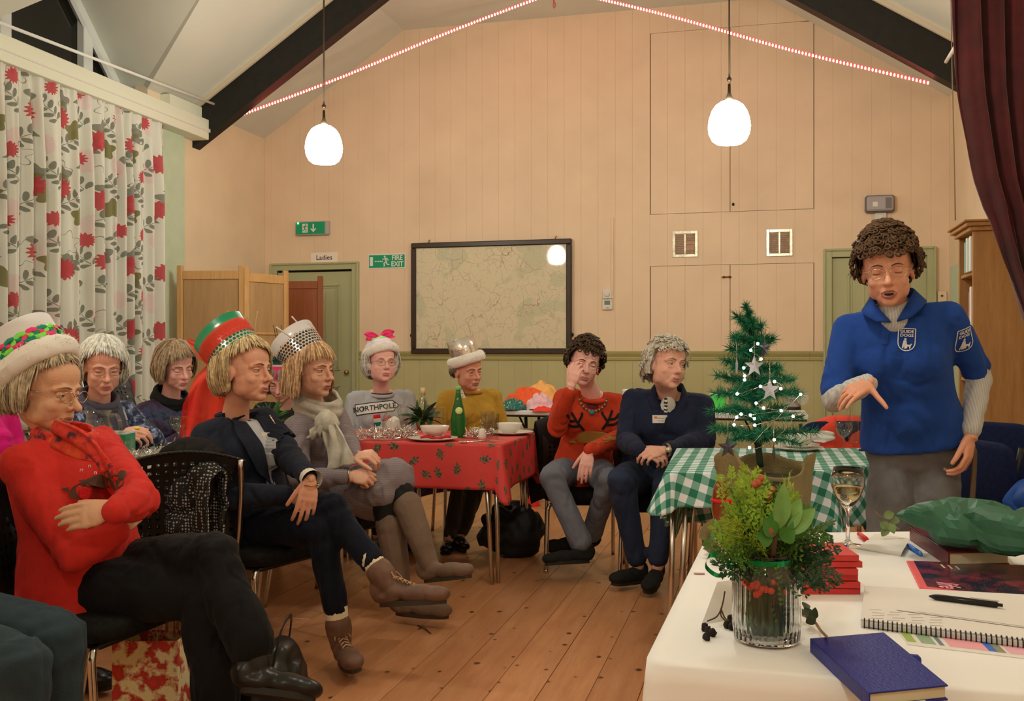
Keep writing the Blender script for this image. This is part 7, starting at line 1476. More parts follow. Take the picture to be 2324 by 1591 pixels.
for (v0, half, n, up) in ((985, .118, 9, -.1), (940, .095, 8, .1), (900, .1, 8, .2), (870, .085, 7, .3), (835, .07, 7, .3), (800, .055, 6, .5), (770, .045, 5, .6), (745, .03, 4, 1.)):
    c0 = P(np.interp(v0, [700, 880, 985], [1699, 1712, 1718]), v0, 2.24)
    for i in range(n):
        a = 2*math.pi*i/n+v0*.7; L = half*(.85+.3*rs.rand()); e = c0+V(L*math.cos(a), L*math.sin(a)*.85, L*.3*up+.01*rs.randn()); tbranch(c0-V(0, 0, .01), e, 260, 300+kk, .027); kk += 1
for v0 in (725, 705, 690): c0 = P(1699, v0+30, 2.24); tbranch(c0, P(1697+4*math.sin(v0), v0+4, 2.24), 150, 900+v0, .02)
starm = M('grey card star', ob(150, 140, 125, .75), .4, .3); stard = M('dark foil star', ob(62, 58, 55, .75), .35, .5)
def star(u, v, Y, r, mt, nm='star', tilt=.1):
    c = P(u, v, Y); R = nrm(V(1, tilt*3, 0)); U = V(0, 0, 1); n = np.cross(R, U); pts = []
    for i in range(10): a = math.pi/2+i*math.pi/5; q = r if i % 2 == 0 else r*.42; pts.append(c+R*q*math.cos(a)+U*q*math.sin(a))
    m = MB(); m.add(pts+[c+n*r*.14, c-n*r*.14], [(i, (i+1) % 10, 10) for i in range(10)]+[((i+1) % 10, i, 11) for i in range(10)]); m.build(nm, mt, o, smooth=False); MB().tube([c+U*r*.9, c+U*(r+.03)], .0006, 4).build('star_thread', wire, o)
for a in ((1712, 831, 2.12, .025, starm), (1672, 830, 2.15, .022, starm, 'star', .9), (1747, 885, 2.12, .026, starm), (1735, 790, 2.16, .022, stard, 'star', -.6), (1652, 1015, 2.1, .026, stard), (1756, 1028, 2.12, .024, stard, 'star', .8)): star(*a)
lm_ = M('fairy light', (1, 1, 1), .3, emit=(1, .97, .9), estr=25.); wirep = []
LP = [(1720, 780), (1704, 795), (1727, 815), (1688, 835), (1690, 853), (1690, 862), (1673, 894), (1726, 877), (1758, 866), (1772, 882), (1716, 915), (1733, 926), (1773, 932), (1703, 942), (1712, 950), (1682, 940), (1672, 947), (1666, 964), (1713, 965), (1800, 945), (1757, 998), (1701, 1016), (1817, 895)]
for u, v in LP: c = P(u, v, 2.1+.04*math.sin(u)); wirep.append(c); MB().ell(c, .0032, nu=8, nv=6).build('fairy_light', lm_, o)
MB().tube(catmull(wirep, 3), .0005, 4).build('light_wire', wire, o)
# hanging brown figure
hp0 = TW(1637, 1150, .83); hp0 = P(1637, 1135, 2.1); o = thing('ornament', 'shiny brown snowman-shaped ornament hanging beside the burlap sack', 'ornament', hp0-V(0, 0, .04)); bm_ = M('brown glaze', ob(110, 45, 20, .7), .15)
m = MB(); m.lathe([(0, -.045), (.016, -.042), (.02, -.02), (.0175, 0), (.0185, .006), (0.018, .02), (.014, .034), (.006, .042), (0, .043)], hp0, 24); m.build('figure_body', bm_, o); MB().ell(hp0+V(0, 0, .047), .006).build('bobble', M('silver bead', (.6, .55, .5), .3, .8), o)
m = MB(); m.tube([hp0+V(.0195*math.cos(a), .0195*math.sin(a), .0) for a in np.linspace(0, 6.283, 20)], .004, 6, False); m.tube([hp0+V(.018, -.012, 0), hp0+V(.024, -.018, -.002)], .006, 6); m.build('scarf', M('crimson print', 0), o)
MB().tube(catmull([hp0+V(0, 0, .05), hp0+V(-.015, 0, .03), hp0+V(-.02, 0, -.02), hp0+V(-.01, 0, -.06)], 4), .0012, 5).build('string', M('twine', (.35, .26, .14), .9), o)
m = MB(); A_ = TW(1612, 1248); m = ribbon3([A_+V(-.01, 0, .0), A_+V(.02, .01, .012), A_+V(.05, -.01, .002)], [.03, .035, .03], V(0, 1, .2), wob=.003); o_ = single('gold_ribbon', m, M('gold ribbon', ob(150, 110, 55, .7), .35, .4), 'short gold ribbon lying at the corner of the white cloth by the sack', 'ribbon', A_); solidify(o_, .001)
# ---------------- wine glass on white table
wineglass(TW(1924, 1238), 'half-full glass of white wine at the far edge of the white cloth', .182, .037, .85)
# ---------------- red notebooks stack
rc = M('red notebook cover', ob(190, 52, 42, .85), .6); A_ = TW(1953, 1350); B_ = TW(1790, 1349); ax = nrm(A_-B_); ay = V(-ax[1], ax[0], 0); z = ZW
for i in range(6):
    h = .0125; rot = R_([1.5, -2, 3.5, -4, 1, -1.5][i]); d = rotz(rot)@ax; q = rotz(rot)@ay; c = A_-ax*.088+ay*.058+ax*[-.001, .001, -.006, -.002, .003, -.002][i]; o = thing('notebook', 'red covered notebook, number %s from the table in the stack' % ['one', 'two', 'three', 'four', 'five', 'six'][i] if i else 'red covered notebook lying lowest in the stack', 'notebook', V(c[0], c[1], z), 0, 'red notebooks in a stack'); Mx = np.array([d, q, V(0, 0, 1)]).T
    if i: o['label'] = 'red covered notebook lying %s in the stack on the white cloth' % ['', 'second from the bottom', 'third from the bottom', 'third from the top', 'second from the top', 'topmost'][i]
    for zz in (z+.0012, z+h-.0022): m = MB(); m.box((c[0], c[1], zz), (.176, .118, .002), Mx, .0006); m.build('cover', rc, o, smooth=False)
    m = MB(); m.box(V(c[0], c[1], z+h/2-.0005)-q*.057, (.176, .003, h-.001), Mx, .001); m.build('spine', rc, o, smooth=False)
    m = MB(); m.box((c[0], c[1], z+h/2-.0005), (.17, .112, h-.0055), Mx); m.build('pages', M('book pages', 0), o, smooth=False); z += h
# ---------------- blue notebook
q4 = [Tz(1975, 1562, ZW+.022), Tz(2150, 1548, ZW+.022), Tz(2008, 1436, ZW+.022), Tz(1838, 1446, ZW+.022)]
q4 = [V(.515, 1.24, 0), V(.635, 1.262, 0), V(.572, 1.50, 0), V(.447, 1.483, 0)]
q4 = [Tz(1972, 1574, ZW+.02), Tz(2152, 1556, ZW+.02), Tz(2006, 1436, ZW+.02), Tz(1838, 1450, ZW+.02)]
c = sum(q4)/4; o = thing('notebook', 'blue hardback notebook nearest the camera on the white cloth', 'notebook', V(c[0], c[1], ZW)); bcv = M('blue notebook cover', ob(28, 34, 98, .8), .45, bump=.3, bs=200)
def quadslab(nm, q, z0, z1, mt, par, ins=0., smooth=False): m = MB(); cc = sum(q)/4; pts = [V(*(x+(cc-x)/np.linalg.norm(cc-x)*ins)[:2], z0) for x in q]; m.extrude(pts, (0, 0, z1-z0)); e = m.build(nm, mt, par, smooth=smooth); b = e.modifiers.new('bevel', 'BEVEL'); b.width = min(.0015, (z1-z0)*.4); b.segments = 2; return e
quadslab('cover', q4, ZW+.0005, ZW+.003, bcv, o); quadslab('cover', q4, ZW+.0185, ZW+.021, bcv, o); quadslab('pages', q4, ZW+.003, ZW+.0185, M('cream pages', (.72, .66, .48), .8), o, .004); quadslab('spine', [q4[0], q4[0]+(q4[1]-q4[0])*.02, q4[3]+(q4[2]-q4[3])*.02, q4[3]], ZW+.0005, ZW+.021, bcv, o)
m = MB(); A_ = (q4[1]*.45+q4[2]*.55); m.box(V(A_[0]+.006, A_[1], ZW+.012), (.018, .016, .014), rotz(-.3), .004); m.build('pen_loop', bcv, o, smooth=False)
q = [q4[0]*.9+q4[1]*.1, q4[0]*.3+q4[1]*.7]; m = MB(); dd_ = nrm(q4[0]-q4[3])*.006; m.add([V(*q[0][:2], ZW+.004)+dd_*0, V(*q[1][:2], ZW+.0045), V(*(q[1]+dd_)[:2], ZW+.004), V(*(q[0]+dd_)[:2], ZW+.0035)], [(0, 1, 2, 3)]); m.build('page_marker', paper, o, smooth=False)
# ---------------- dark red organiser
q = [TW(2152, 1287), TW(2292, 1284), TW(2240, 1218), TW(2064, 1226)]; c = sum(q)/4; o = thing('organiser', 'dark red hardback organiser under the green paper bag', 'book', V(c[0], c[1], ZW)); mr = M('dark red leather', ob(92, 22, 16, .75), .35, bump=.2, bs=90)
quadslab('cover', q, ZW+.0005, ZW+.004, mr, o); quadslab('cover', q, ZW+.028, ZW+.032, mr, o); quadslab('pages', q, ZW+.004, ZW+.028, M('cream pages', 0), o, .006); quadslab('spine', [q[0], q[0]+(q[1]-q[0])*.03, q[3]+(q[2]-q[3])*.03, q[3]], ZW+.0005, ZW+.032, mr, o)
m = MB(); A_ = q[0]*.3+q[1]*.7; m.box(V(A_[0], A_[1]+.012, ZW+.034), (.03, .024, .004), None, .001); m.build('clasp', M('brass', 0), o, smooth=False)
# ---------------- green paper bag
gb = M('green paper', ob(44, 84, 54, .75), .5, var=.15, vs=20)
bc0 = P(2052, 1180, 2.2); bc1 = P(2430, 1246, 1.9); dx = bc1-bc0; L_ = np.linalg.norm(dx); dx = nrm(dx); dy = nrm(V(-dx[1], dx[0], 0)); m = MB()
def gbag(u, v):
    a = 2*math.pi*u; t = v; hh = (.012+.055*min(1, t*3.5))*(1 if t < .96 else .4); dd = .085*(.55+.45*min(1, t*3)); e = 3.2
    y = abs(math.cos(a))**(2/e)*math.copysign(dd, math.cos(a)); z = abs(math.sin(a))**(2/e)*math.copysign(hh*.62, math.sin(a)); return bc0+dx*L_*t+dy*y+V(0, 0, z+.018)
m.grid(gbag, 26, 18, True); vv = m.V(); nz = np.minimum(np.abs(fbm(vv*11, 2))*2.2, 1); cen = bc0+dx*L_*.5+V(0, 0, .015); m.v = [vv+np.array([nrm((p-cen)*V(.3, 1, 1.6)) for p in vv])*((nz-.7)*.026)[:, None]]
o = single('paper_bag', m, gb, 'crumpled green paper bag lying on the dark red organiser', 'bag', bc0, smooth=False); solidify(o, .0008)
# ---------------- magazine
q = [Tz(2087, 1338, ZW), Tz(2560, 1402, ZW), Tz(2430, 1292, ZW), Tz(2057, 1277, ZW)]; c = sum(q)/4; o = thing('magazine', 'glossy magazine with a dark starry cover and coral edge', 'magazine', V(c[0], c[1], ZW))
quadslab('pages', q, ZW+.0003, ZW+.0045, M('coral magazine edge', ob(215, 80, 72, .8), .5), o)
cm_ = bpy.data.materials.new('dark starry cover'); t = NT(cm_); co = t.coord('Object'); n1 = t.noise(co, 22, 5, .6); cl_ = t.mix(t.ramp(n1, [(.45, 0.), (.62, 1.)]), ob(34, 30, 40, .8), ob(120, 40, 46, .8)); st = t.vor(co, 260., 'F1'); cl_ = t.mix(t.m('LESS_THAN', st, .13), cl_, (.5, .5, .55)); t.col(cl_); t.b.inputs['Roughness'].default_value = .25
qi = [q[0]*.955+q[1]*.045-(q[0]-q[3])*.06, q[1]-(q[1]-q[2])*.06, q[2], q[3]*.955+q[2]*.045]; m = MB(); m.add([V(*x[:2], ZW+.0047) for x in qi], [(0, 1, 2, 3)]); m.build('cover_print', cm_, o, smooth=False)
ex = nrm(qi[1]-qi[0]); ey = nrm(qi[3]-qi[0]); A_ = V(*(qi[0]+ex*.04+ey*.028)[:2], ZW+.0051); text_mb('life', .05, A_, -ey*1., ex*.8, V(0, 0, 0), bold=.02, sx=.62).build('title', M('pink print', ob(225, 130, 125, .8), .5), o, smooth=False)
m = MB()
for k in range(3): m.box(qi[3]+ex*(.055+.014*k)-ey*.022+V(0, 0, ZW+.005-qi[3][2]), (.004, .034, .0002), rotz(-.2))
m.build('cover_lines', M('cream print', ob(205, 190, 150, .8), .6), o, smooth=False)
# ---------------- spiral notebook, sheets, pen, leaflet
q = [TW(1953, 1424), TW(2460, 1490), TW(2440, 1368), TW(1962, 1342)]; c = sum(q)/4; o = thing('spiral_notebook', 'white spiral-bound notebook covered with loose notes', 'notebook', V(c[0], c[1], ZW)); quadslab('pages', q, ZW+.0015, ZW+.0105, paper, o)
ex = nrm(q[1]-q[0]); ey = nrm(q[3]-q[0]); Ls = np.linalg.norm(q[1]-q[0]); rg = M('dark wire ring', (.03, .03, .035), .3, .9); nR = 44; me = None
for i in range(nR):
    p = q[0]+ex*(.006+Ls*i/nR)+ey*.004+V(0, 0, .006); m = MB(); m.tube([p+ey*.0075*math.cos(a)+V(0, 0, .0085*math.sin(a)) for a in np.linspace(0, 6.28, 14)], .0011, 5, False)
    if me is None: me = m.build('ring', rg, o); p0_ = p
    else: e = bpy.data.objects.new('ring', me.data); link(e, o); e.location = tuple(p-p0_)
m = MB(); m.add([V(*(q[0]+ey*.012)[:2], ZW+.0107), V(*(q[1]+ey*.012)[:2], ZW+.0107), V(*(q[1]+ey*.002)[:2], ZW+.0107), V(*(q[0]+ey*.002)[:2], ZW+.0107)], [(0, 1, 2, 3)]); m.build('hole_margin', M('grey margin', (.45, .42, .4), .8), o, smooth=False)
m = MB()
for i in range(16): m.box(q[0]+ex*(.02+.03*(i % 4)+rs.rand()*.01)+ey*(.03+.018*(i//4))+V(0, 0, .0108), (.02, .0012, .0002), rotz(-.25+.3*rs.rand()))
m.build('pencil_notes', M('pencil', (.4, .36, .36), .8), o, smooth=False)
q2 = [Tz(2035, 1384, ZW+.012), Tz(2440, 1440, ZW+.012), Tz(2440, 1352, ZW+.012), Tz(2055, 1345, ZW+.012)]; c = sum(q2)/4; o = thing('loose_sheet', 'loose white sheets lying on the spiral notebook', 'paper', V(c[0], c[1], ZW+.011)); quadslab('sheet', q2, ZW+.0112, ZW+.0125, paper, o)
m = MB(); m.add([V(*(q2[0]+(q2[1]-q2[0])*t_)[:2], ZW+.0128)+ey*s_ for t_, s_ in ((.12, .003), (1, .003), (1, .0045), (.12, .0045))], [(0, 1, 2, 3)]); m.build('ruled_line', M('grey violet ink', (.28, .25, .32), .7), o, smooth=False)
A_ = Tz(2108, 1353, ZW+.018); B_ = Tz(2276, 1374, ZW+.018); d = B_-A_; o = thing('ballpoint_pen', 'black ballpoint pen on the spiral notebook', 'pen', A_); m = MB(); m.tube([A_, A_+d*.06, A_+d*.1, A_+d*.92, A_+d*.94, B_], [.001, .004, .0055, .0055, .003, .003], 12); m.build('barrel', M('black glossy plastic', (.01, .01, .012), .2), o); m = MB(); m.box(A_+d*.76+V(0, 0, .006), (.045, .004, .0015), rotz(math.atan2(d[1], d[0]))); m.build('clip', M('grey plastic', 0), o, smooth=False)
q3 = [TW(2060, 1464), TW(2460, 1512), TW(2460, 1480), TW(2035, 1430)]; c = sum(q3)/4; o = thing('leaflet', 'printed colour leaflet half under the spiral notebook', 'leaflet', V(c[0], c[1], ZW)); m = MB(); m.extrude([V(*x[:2], ZW+.0003) for x in q3], (0, 0, .0008)); m.build('sheet', paper, o, smooth=False)
for (a, b, cc) in ((.01, .07, (150, 165, 70)), (.1, .19, (140, 155, 110)), (.21, .24, (110, 115, 110)), (.27, .5, (228, 150, 140)), (.5, .55, (60, 100, 160)), (.55, .6, (140, 130, 90)), (.62, .85, (225, 160, 150))):
    m = MB(); m.add([V(*(q3[0]+(q3[1]-q3[0])*t_+(q3[3]-q3[0])*s_)[:2], ZW+.0013) for t_, s_ in ((a, .2), (b, .2), (b, .95), (a, .95))], [(0, 1, 2, 3)]); m.build('print_block', M('leaflet %d %d %d' % cc, ob(*cc, .85), .5), o, smooth=False)
# ---------------- folded note, red clip, blue pen, foil bit
q = [Tz(1948, 1242, ZW+.006), Tz(2048, 1252, ZW+.012), Tz(2066, 1222, ZW+.014), Tz(1985, 1212, ZW+.006)]; c = sum(q)/4; m = MB(); m.add(q, [(0, 1, 2, 3)]); m.add([q[0], q[1], q[1]-V(.0, -.01, .012), q[0]-V(0, -.012, .006)], [(0, 1, 2, 3)]); o = single('folded_note', m, paper, 'small folded white note beside the wine glass', 'paper', V(c[0], c[1], ZW), smooth=False); solidify(o, .0006)
A_, B_ = TW(1950, 1212, ZW+.008), TW(1966, 1224, ZW+.008); single('red_clip', MB().tube([A_, B_], .006, 8), M('red plastic', ob(200, 40, 35, .8), .4), 'short red plastic clip behind the folded note', 'clip', A_-V(0, 0, .006))
A_, B_ = TW(2062, 1238, ZW+.006), TW(2088, 1256, ZW+.006); o = thing('blue_pen', 'blue pen poking out beside the dark red organiser', 'pen', A_); MB().tube([A_, B_], .005, 10).build('barrel', M('blue plastic', ob(50, 110, 185, .8), .35), o); MB().tube([B_, B_+(B_-A_)*.15], [.005, .002], 10).build('tip', M('blue plastic', 0), o)
A_ = TW(1587, 1304); m = MB(); m.box(A_+V(0, 0, .002), (.022, .006, .003), rotz(-.1), .001); single('foil_wrapper', m, M('foil wrapper', (.6, .35, .4), .2, .8), 'tiny foil scrap near the edge of the white cloth', 'wrapper', A_, smooth=False)
# ---------------- tent card, alder twig, ivy
A_, B_, C_ = TW(1592, 1418), TW(1660, 1398), Tz(1650, 1318, ZW+.052); m = MB(); d_ = V(.055, .03, 0); m.add([A_, A_+d_, C_+d_*.6+V(0, 0, 0), C_-d_*.35], [(0, 1, 2, 3)]); m.add([C_-d_*.35, C_+d_*.6, A_+d_+V(.03, .06, 0), A_+V(.03, .06, 0)], [(0, 1, 2, 3)]); o = single('tent_card', m, paper, 'folded white place card leaning behind the glass jar', 'card', V(A_[0], A_[1], ZW), smooth=False); solidify(o, .0008)
o = thing('alder_twig', 'bare twig with small black alder cones left of the jar', 'twig', TW(1640, 1420)); tw = [[(1645, 1342, .05), (1640, 1370, .03), (1628, 1398, .015), (1605, 1410, .008)], [(1640, 1370, .03), (1636, 1395, .014), (1645, 1408, .008)], [(1636, 1380, .024), (1645, 1402, .01), (1655, 1410, .01)]]
for q in tw: MB().tube(catmull([Tz(u, v, ZW+z) for u, v, z in q], 4), .0013, 5).build('twig', stemm, o)
for u, v in ((1608, 1432), (1617, 1436), (1600, 1424), (1650, 1418), (1658, 1405), (1662, 1422), (1604, 1445)):
    m = MB(); p_ = TW(u, v, ZW+.006); m.ell(p_, (.006, .006, .0075), nu=10, nv=8); vv = m.V(); m.v = [vv+np.array([nrm(x-p_) for x in vv])*(vnoise(vv*600)*.002)[:, None]]; m.build('cone', M('black cone', (.02, .014, .012), .8), o)
o = thing('ivy_sprig', 'ivy sprig trailing from the jar to the blue notebook', 'sprig', TW(1850, 1410)); MB().tube(catmull([TW(1812, 1392, ZW+.01), TW(1845, 1408, ZW+.012), TW(1862, 1430, ZW+.012), TW(1876, 1445, ZW+.028)], 5), .0022, 6).build('stem', M('ivy stem', ob(130, 95, 60, .7), .7), o)
for u, v, l_ in ((1838, 1372, .02), (1832, 1385, .018), (1848, 1388, .026), (1840, 1402, .02), (1852, 1394, .024)): p_ = TW(u, v, ZW+.022); leaf(p_-V(.008, 0, .008), V(rs.randn(), rs.randn(), .8), l_, .009, V(0, -1, .4)).build('ivy_leaf', leafm('ivy green', (52, 62, 34)), o)
o = thing('ivy_sprig', 'pale ivy sprig sticking out behind the green paper bag', 'sprig', TW(2030, 1205)); MB().tube(catmull([TW(2040, 1200, ZW+.02), P(2010, 1180, 2.3), P(1985, 1160, 2.3)], 5), .0015, 5).build('stem', M('ivy stem', 0), o)
for u, v in ((2005, 1172), (1998, 1184), (2018, 1188), (2030, 1190), (2012, 1195)): p_ = P(u, v, 2.3); leaf(p_, V(rs.randn(), -.3, rs.randn()), .026, .012, V(0, -1, .2)).build('ivy_leaf', leafm('pale ivy', (120, 135, 75)), o)
# ---------------- gingham table things
p0 = Tz(1812, 1022, ZR); plate(p0, 'lower white dinner plate on the gingham cloth', .118); plate(p0+V(0, 0, .014), 'upper white dinner plate stacked on the gingham cloth', .1); bowl(p0+V(.0, 0, .024), 'white bowl stacked on plates on the gingham cloth', .085, .062)
m = ribbon3([p0+V(.05, -.06, .06), p0+V(.1, -.05, .07), p0+V(.16, -.04, .075)], [.03, .06, .035], V(0, .3, 1), wob=.006, nw=4); o = single('napkin', m, paper, 'white napkin tucked beside the bowl on the gingham cloth', 'napkin', p0+V(.05, -.06, .02)); solidify(o, .003)
wineglass(Tz(1914, 1024, ZR), 'empty wine glass on the gingham cloth', .14, .042); tumbler(Tz(1938, 1008, ZR), 'tall empty tumbler on the gingham cloth', .033, .15)
m = MB(); A_ = Tz(1962, 1024, ZR); m.box(A_+V(0, 0, .006), (.05, .03, .012), None, .004); single('phone', m, M('dark case', (.03, .02, .02), .4), 'small dark phone at the edge of the gingham cloth', 'phone', A_, smooth=False)
# ---------------- red table things
p0 = Tz(982, 1000, ZR); plate(p0, 'white plate in front on the red holly cloth', .135); m = MB(); m.grid(lambda u, v: p0+V(-.06+.16*u, -.07+.05*v, .02+.006*math.sin(u*9)+.004*math.sin(v*7)), 14, 6); o = single('napkin', m, M('red napkin', ob(190, 30, 30, .75), .8), 'folded red napkin under the pinkish bowl', 'napkin', p0+V(0, -.05, .018)); solidify(o, .008)
bowl(p0+V(.01, .01, .024), 'pinkish white bowl with red napkin in front on the holly cloth', .08, .055, M('pinkish china', (.78, .62, .56), .25))
p1_ = Tz(1160, 986, ZR); plate(p1_, 'white plate at the right end of the holly cloth', .13); bowl(p1_+V(-.01, 0, .008), 'white bowl at the right end of the holly cloth', .075, .058)
gp_ = Tz(1040, 992, ZR); o = thing('glass_bottle', 'green glass bottle with a round yellow label on the holly cloth', 'bottle', gp_); grn = M('green bottle glass', (.01, .13, .02), .06, spec=.6, var=.2, vs=9); MB().lathe([(0, 0), (.041, 0), (.043, .01), (.043, .1), (.036, .145), (.022, .2), (.0135, .245), (.0135, .268), (0, .268)], gp_, 32).build('bottle_body', grn, o); MB().lathe([(0, .262), (.0155, .262), (.0155, .285), (0, .286)], gp_, 20).build('cap', M('light green cap', ob(110, 165, 80, .75), .4), o)
m = MB(); m.lathe([(0, 0), (.02, 0), (.02, .002), (0, .0025)], gp_+V(.006, -.036, .15), 24, np.array([V(1, 0, 0), V(0, .25, .97), V(0, -.97, .25)])); m.build('label', M('yellow label', ob(190, 185, 100, .75), .5), o)
tumbler(Tz(1117, 1004, ZR), 'tall tumbler of water in front of the white bowl', .036, .15, .62); tumbler(Tz(1106, 995, ZR), 'tall empty tumbler behind the tumbler of water', .036, .15); tumbler(Tz(995, 978, ZR), 'tall empty tumbler left of the green bottle', .036, .14)
lat_thing('salt_shaker', 'white salt shaker beside the tumbler of water', 'shaker', Tz(1094, 998, ZR), [('body', [(0, 0), (.02, 0), (.022, .02), (.018, .05), (.012, .06), (0, .062)], china, {})])
jo = jug(Tz(893, 990, ZR), 'glass jug holding a white napkin on the holly cloth', 1.05, -.2); jc = Tz(893, 990, ZR)+V(0, 0, .06); m = MB(); m.ell(jc, (.042, .042, .05), None, 20, 14); vv = m.V(); m.v = [vv+np.array([nrm(x-jc) for x in vv])*(vnoise(vv*45)*.008)[:, None]]; m.build('napkin', paper, jo)
o = lat_thing('wine_bottle', 'clear glass bottle with cork stopper behind the potted greenery', 'bottle', Tz(960, 966, ZR), [('bottle_body', [(.0001, .003), (.036, .003), (.038, .01), (.038, .12), (.03, .16), (.015, .185), (.014, .24)], glass2, {}), ('neck_foil', [(.0145, .2), (.0165, .2), (.0165, .245), (0, .246)], M('cream wax', ob(200, 170, 110, .7), .5), {})])
pp = Tz(958, 975, ZR); o = thing('potted_greenery', 'dark green holly and ivy in a small terracotta pot on the holly cloth', 'plant', pp); MB().lathe([(0, 0), (.03, 0), (.04, .05), (.036, .05), (.028, .006), (0, .006)], pp, 24).build('pot', M('terracotta', ob(170, 100, 55, .7), .8), o)
for i in range(46): a = rs.uniform(0, 6.28); e = rs.uniform(-.3, 1.1); d = V(math.cos(a)*math.cos(e), math.sin(a)*math.cos(e), math.sin(e)); leaf(pp+V(0, 0, .06)+d*.02, d+V(0, 0, .15), rs.uniform(.07, .13), rs.uniform(.014, .022), V(0, 0, 1)+rs.randn(3)*.4, .35).build('leaf', [leafm('holly green', (42, 66, 30)), leafm('holly green light', (78, 98, 48))][i % 4 == 0], o)
tinsel([Tz(795, 1000, ZR+.01), Tz(835, 985, ZR+.03), Tz(870, 992, ZR+.02), Tz(915, 985, ZR+.03), Tz(935, 990, ZR+.01)], 'silver tinsel heap at the left of the holly cloth', 1100, .06, .035, 1); tinsel([Tz(1062, 990, ZR+.01), Tz(1085, 982, ZR+.03), Tz(1110, 985, ZR+.01)], 'silver tinsel heap right of the green bottle', 420, .05, .03, 2)
A_, B_ = Tz(1052, 1003, ZR+.006), Tz(1090, 1000, ZR+.006); o = thing('spoon', 'silver spoon lying in front of the salt shaker', 'spoon', A_); MB().ell(A_, (.028, .018, .005)).build('bowl', foil, o); MB().tube([A_, B_+V(.05, 0, 0)], [.003, .004], 6).build('handle', foil, o)
A_ = Tz(1198, 978, ZR); m = MB(); m.box(A_+V(0, 0, .006), (.075, .14, .01), rotz(-.25), .004); single('phone', m, M('maroon phone case', ob(90, 25, 30, .7), .4), 'dark red phone at the far right corner of the holly cloth', 'phone', A_, smooth=False)
# ---------------- left table things
jug(Tz(222, 1045, ZR), 'glass jug in front of the green box on the left table', 1.25, -.3); m = MB(); A_ = Tz(252, 1038, ZR); o = thing('green_box', 'open green cardboard box on the left table', 'box', A_)
for dx_, dy_, sx, sy in ((0, -.06, .17, .004), (0, .06, .17, .004), (-.085, 0, .004, .12), (.085, 0, .004, .12)): m = MB(); m.box(A_+V(dx_, dy_, .055), (sx, sy, .11), None); m.build('side', M('green card', ob(20, 130, 85, .75), .5), o, smooth=False)
for dx_, dy_, sx, sy in ((0, -.06, .174, .006), (0, .06, .174, .006), (-.085, 0, .006, .124), (.085, 0, .006, .124)): m = MB(); m.box(A_+V(dx_, dy_, .112), (sx, sy, .008), None); m.build('rim', paper, o, smooth=False)
cut = lambda t, z: 1+(.02*math.cos(t*12+z*120) if z < .1 else 0)
for (u, v, h, r, l) in ((285, 1048, .105, .038, 'cut glass tumbler in front of the green box'), (428, 1010, .09, .04, 'short glass tumbler beside the goblet on the left table')): lat_thing('drinking_glass', l, 'glass', Tz(u, v, ZR), [('glass_body', [(.0001, .004), (r*.9, .004), (r, h)], glass2, dict(rfun=cut))], 'glasses on the tables')
wineglass(Tz(405, 1011, ZR), 'cut glass goblet on the left table', .15, .045); plate(Tz(392, 1018, ZR), 'small white plate on the left table', .08)
tinsel([Tz(275, 1045, ZR+.01), Tz(315, 1036, ZR+.03), Tz(355, 1028, ZR+.02), Tz(400, 1020, ZR+.01)], 'silver tinsel trail on the left table', 600, .045, .03, 3)
for (u, v, l, n) in ((462, 1002, 'potted greenery on the left table beside the goblet', 34), (190, 1046, 'pale green leaves at the near end of the left table', 16), (612, 960, 'leafy greenery between the two women in foil hats', 30)):
    p_ = Tz(u, v, ZR) if u != 612 else V(-1.42, 5.7, ZR); o = thing('potted_greenery', l, 'plant', p_); MB().lathe([(0, 0), (.03, 0), (.038, .045), (0, .045)], p_, 20).build('pot', M('terracotta', 0), o)
    for i in range(n): a = rs.uniform(0, 6.28); e = rs.uniform(.1, 1.3); d = V(math.cos(a)*math.cos(e), math.sin(a)*math.cos(e), math.sin(e)); leaf(p_+V(0, 0, .05)+d*.02, d, rs.uniform(.09, .17), rs.uniform(.012, .02), V(0, 0, 1)+rs.randn(3)*.4, .25).build('leaf', leafm('fern green', (70, 105, 45)) if u != 190 else leafm('pale fern', (125, 150, 70)), o)
A_ = P(312, 972, 4.48); m = MB(); m.ell(A_, (.014, .01, .008)); single('sweet', m, M('yellow sweet', ob(220, 190, 60, .8), .4), 'yellow sweet held between the fingers of the white-haired woman', 'sweet', A_-V(0, 0, .008))
# ---------------- fabrics and boxes on the white trestle table
def heap(u0, u1, v0, v1, Y, label, mt, amp=.02, fr=16., seed=0, depth=.16, name='tulle_heap', cat='fabric', p=2.):
    c = (P(u0, v1, Y)+P(u1, v1, Y))/2; rx = (P(u1, v1, Y)-P(u0, v1, Y))[0]/2; hz = (v1-v0)/FPX*Y; m = MB()
    def fn(u, v):
        a = 2*math.pi*u; r = math.sin(v*math.pi/2)**.8; return c+V(rx*r*math.cos(a), depth*r*math.sin(a), hz*max(0, 1-r**p))
    m.grid(fn, 60, 24, True); vv = m.V(); w = np.minimum(np.abs(fbm(vv*fr+seed, 3))*2, 1); d = np.array([nrm((x-c)*V(.5, .7, 1.5)+V(0, 0, .05)) for x in vv]); vv = vv+d*((w-.6)*amp)[:, None]; vv[:, 2] = np.maximum(vv[:, 2], c[2]); m.v = [vv]; return single(name, m, mt, label, cat, c)
heap(1175, 1285, 866, 930, 8.0, 'pale orange tulle heap on the white trestle table', M('pale orange tulle', ob(228, 150, 75, .75), .7), .03, 12, 1); heap(1125, 1265, 882, 930, 7.85, 'bright orange tulle heap on the white trestle table', M('orange tulle', ob(225, 80, 32, .75), .7), .04, 14, 2, .12)
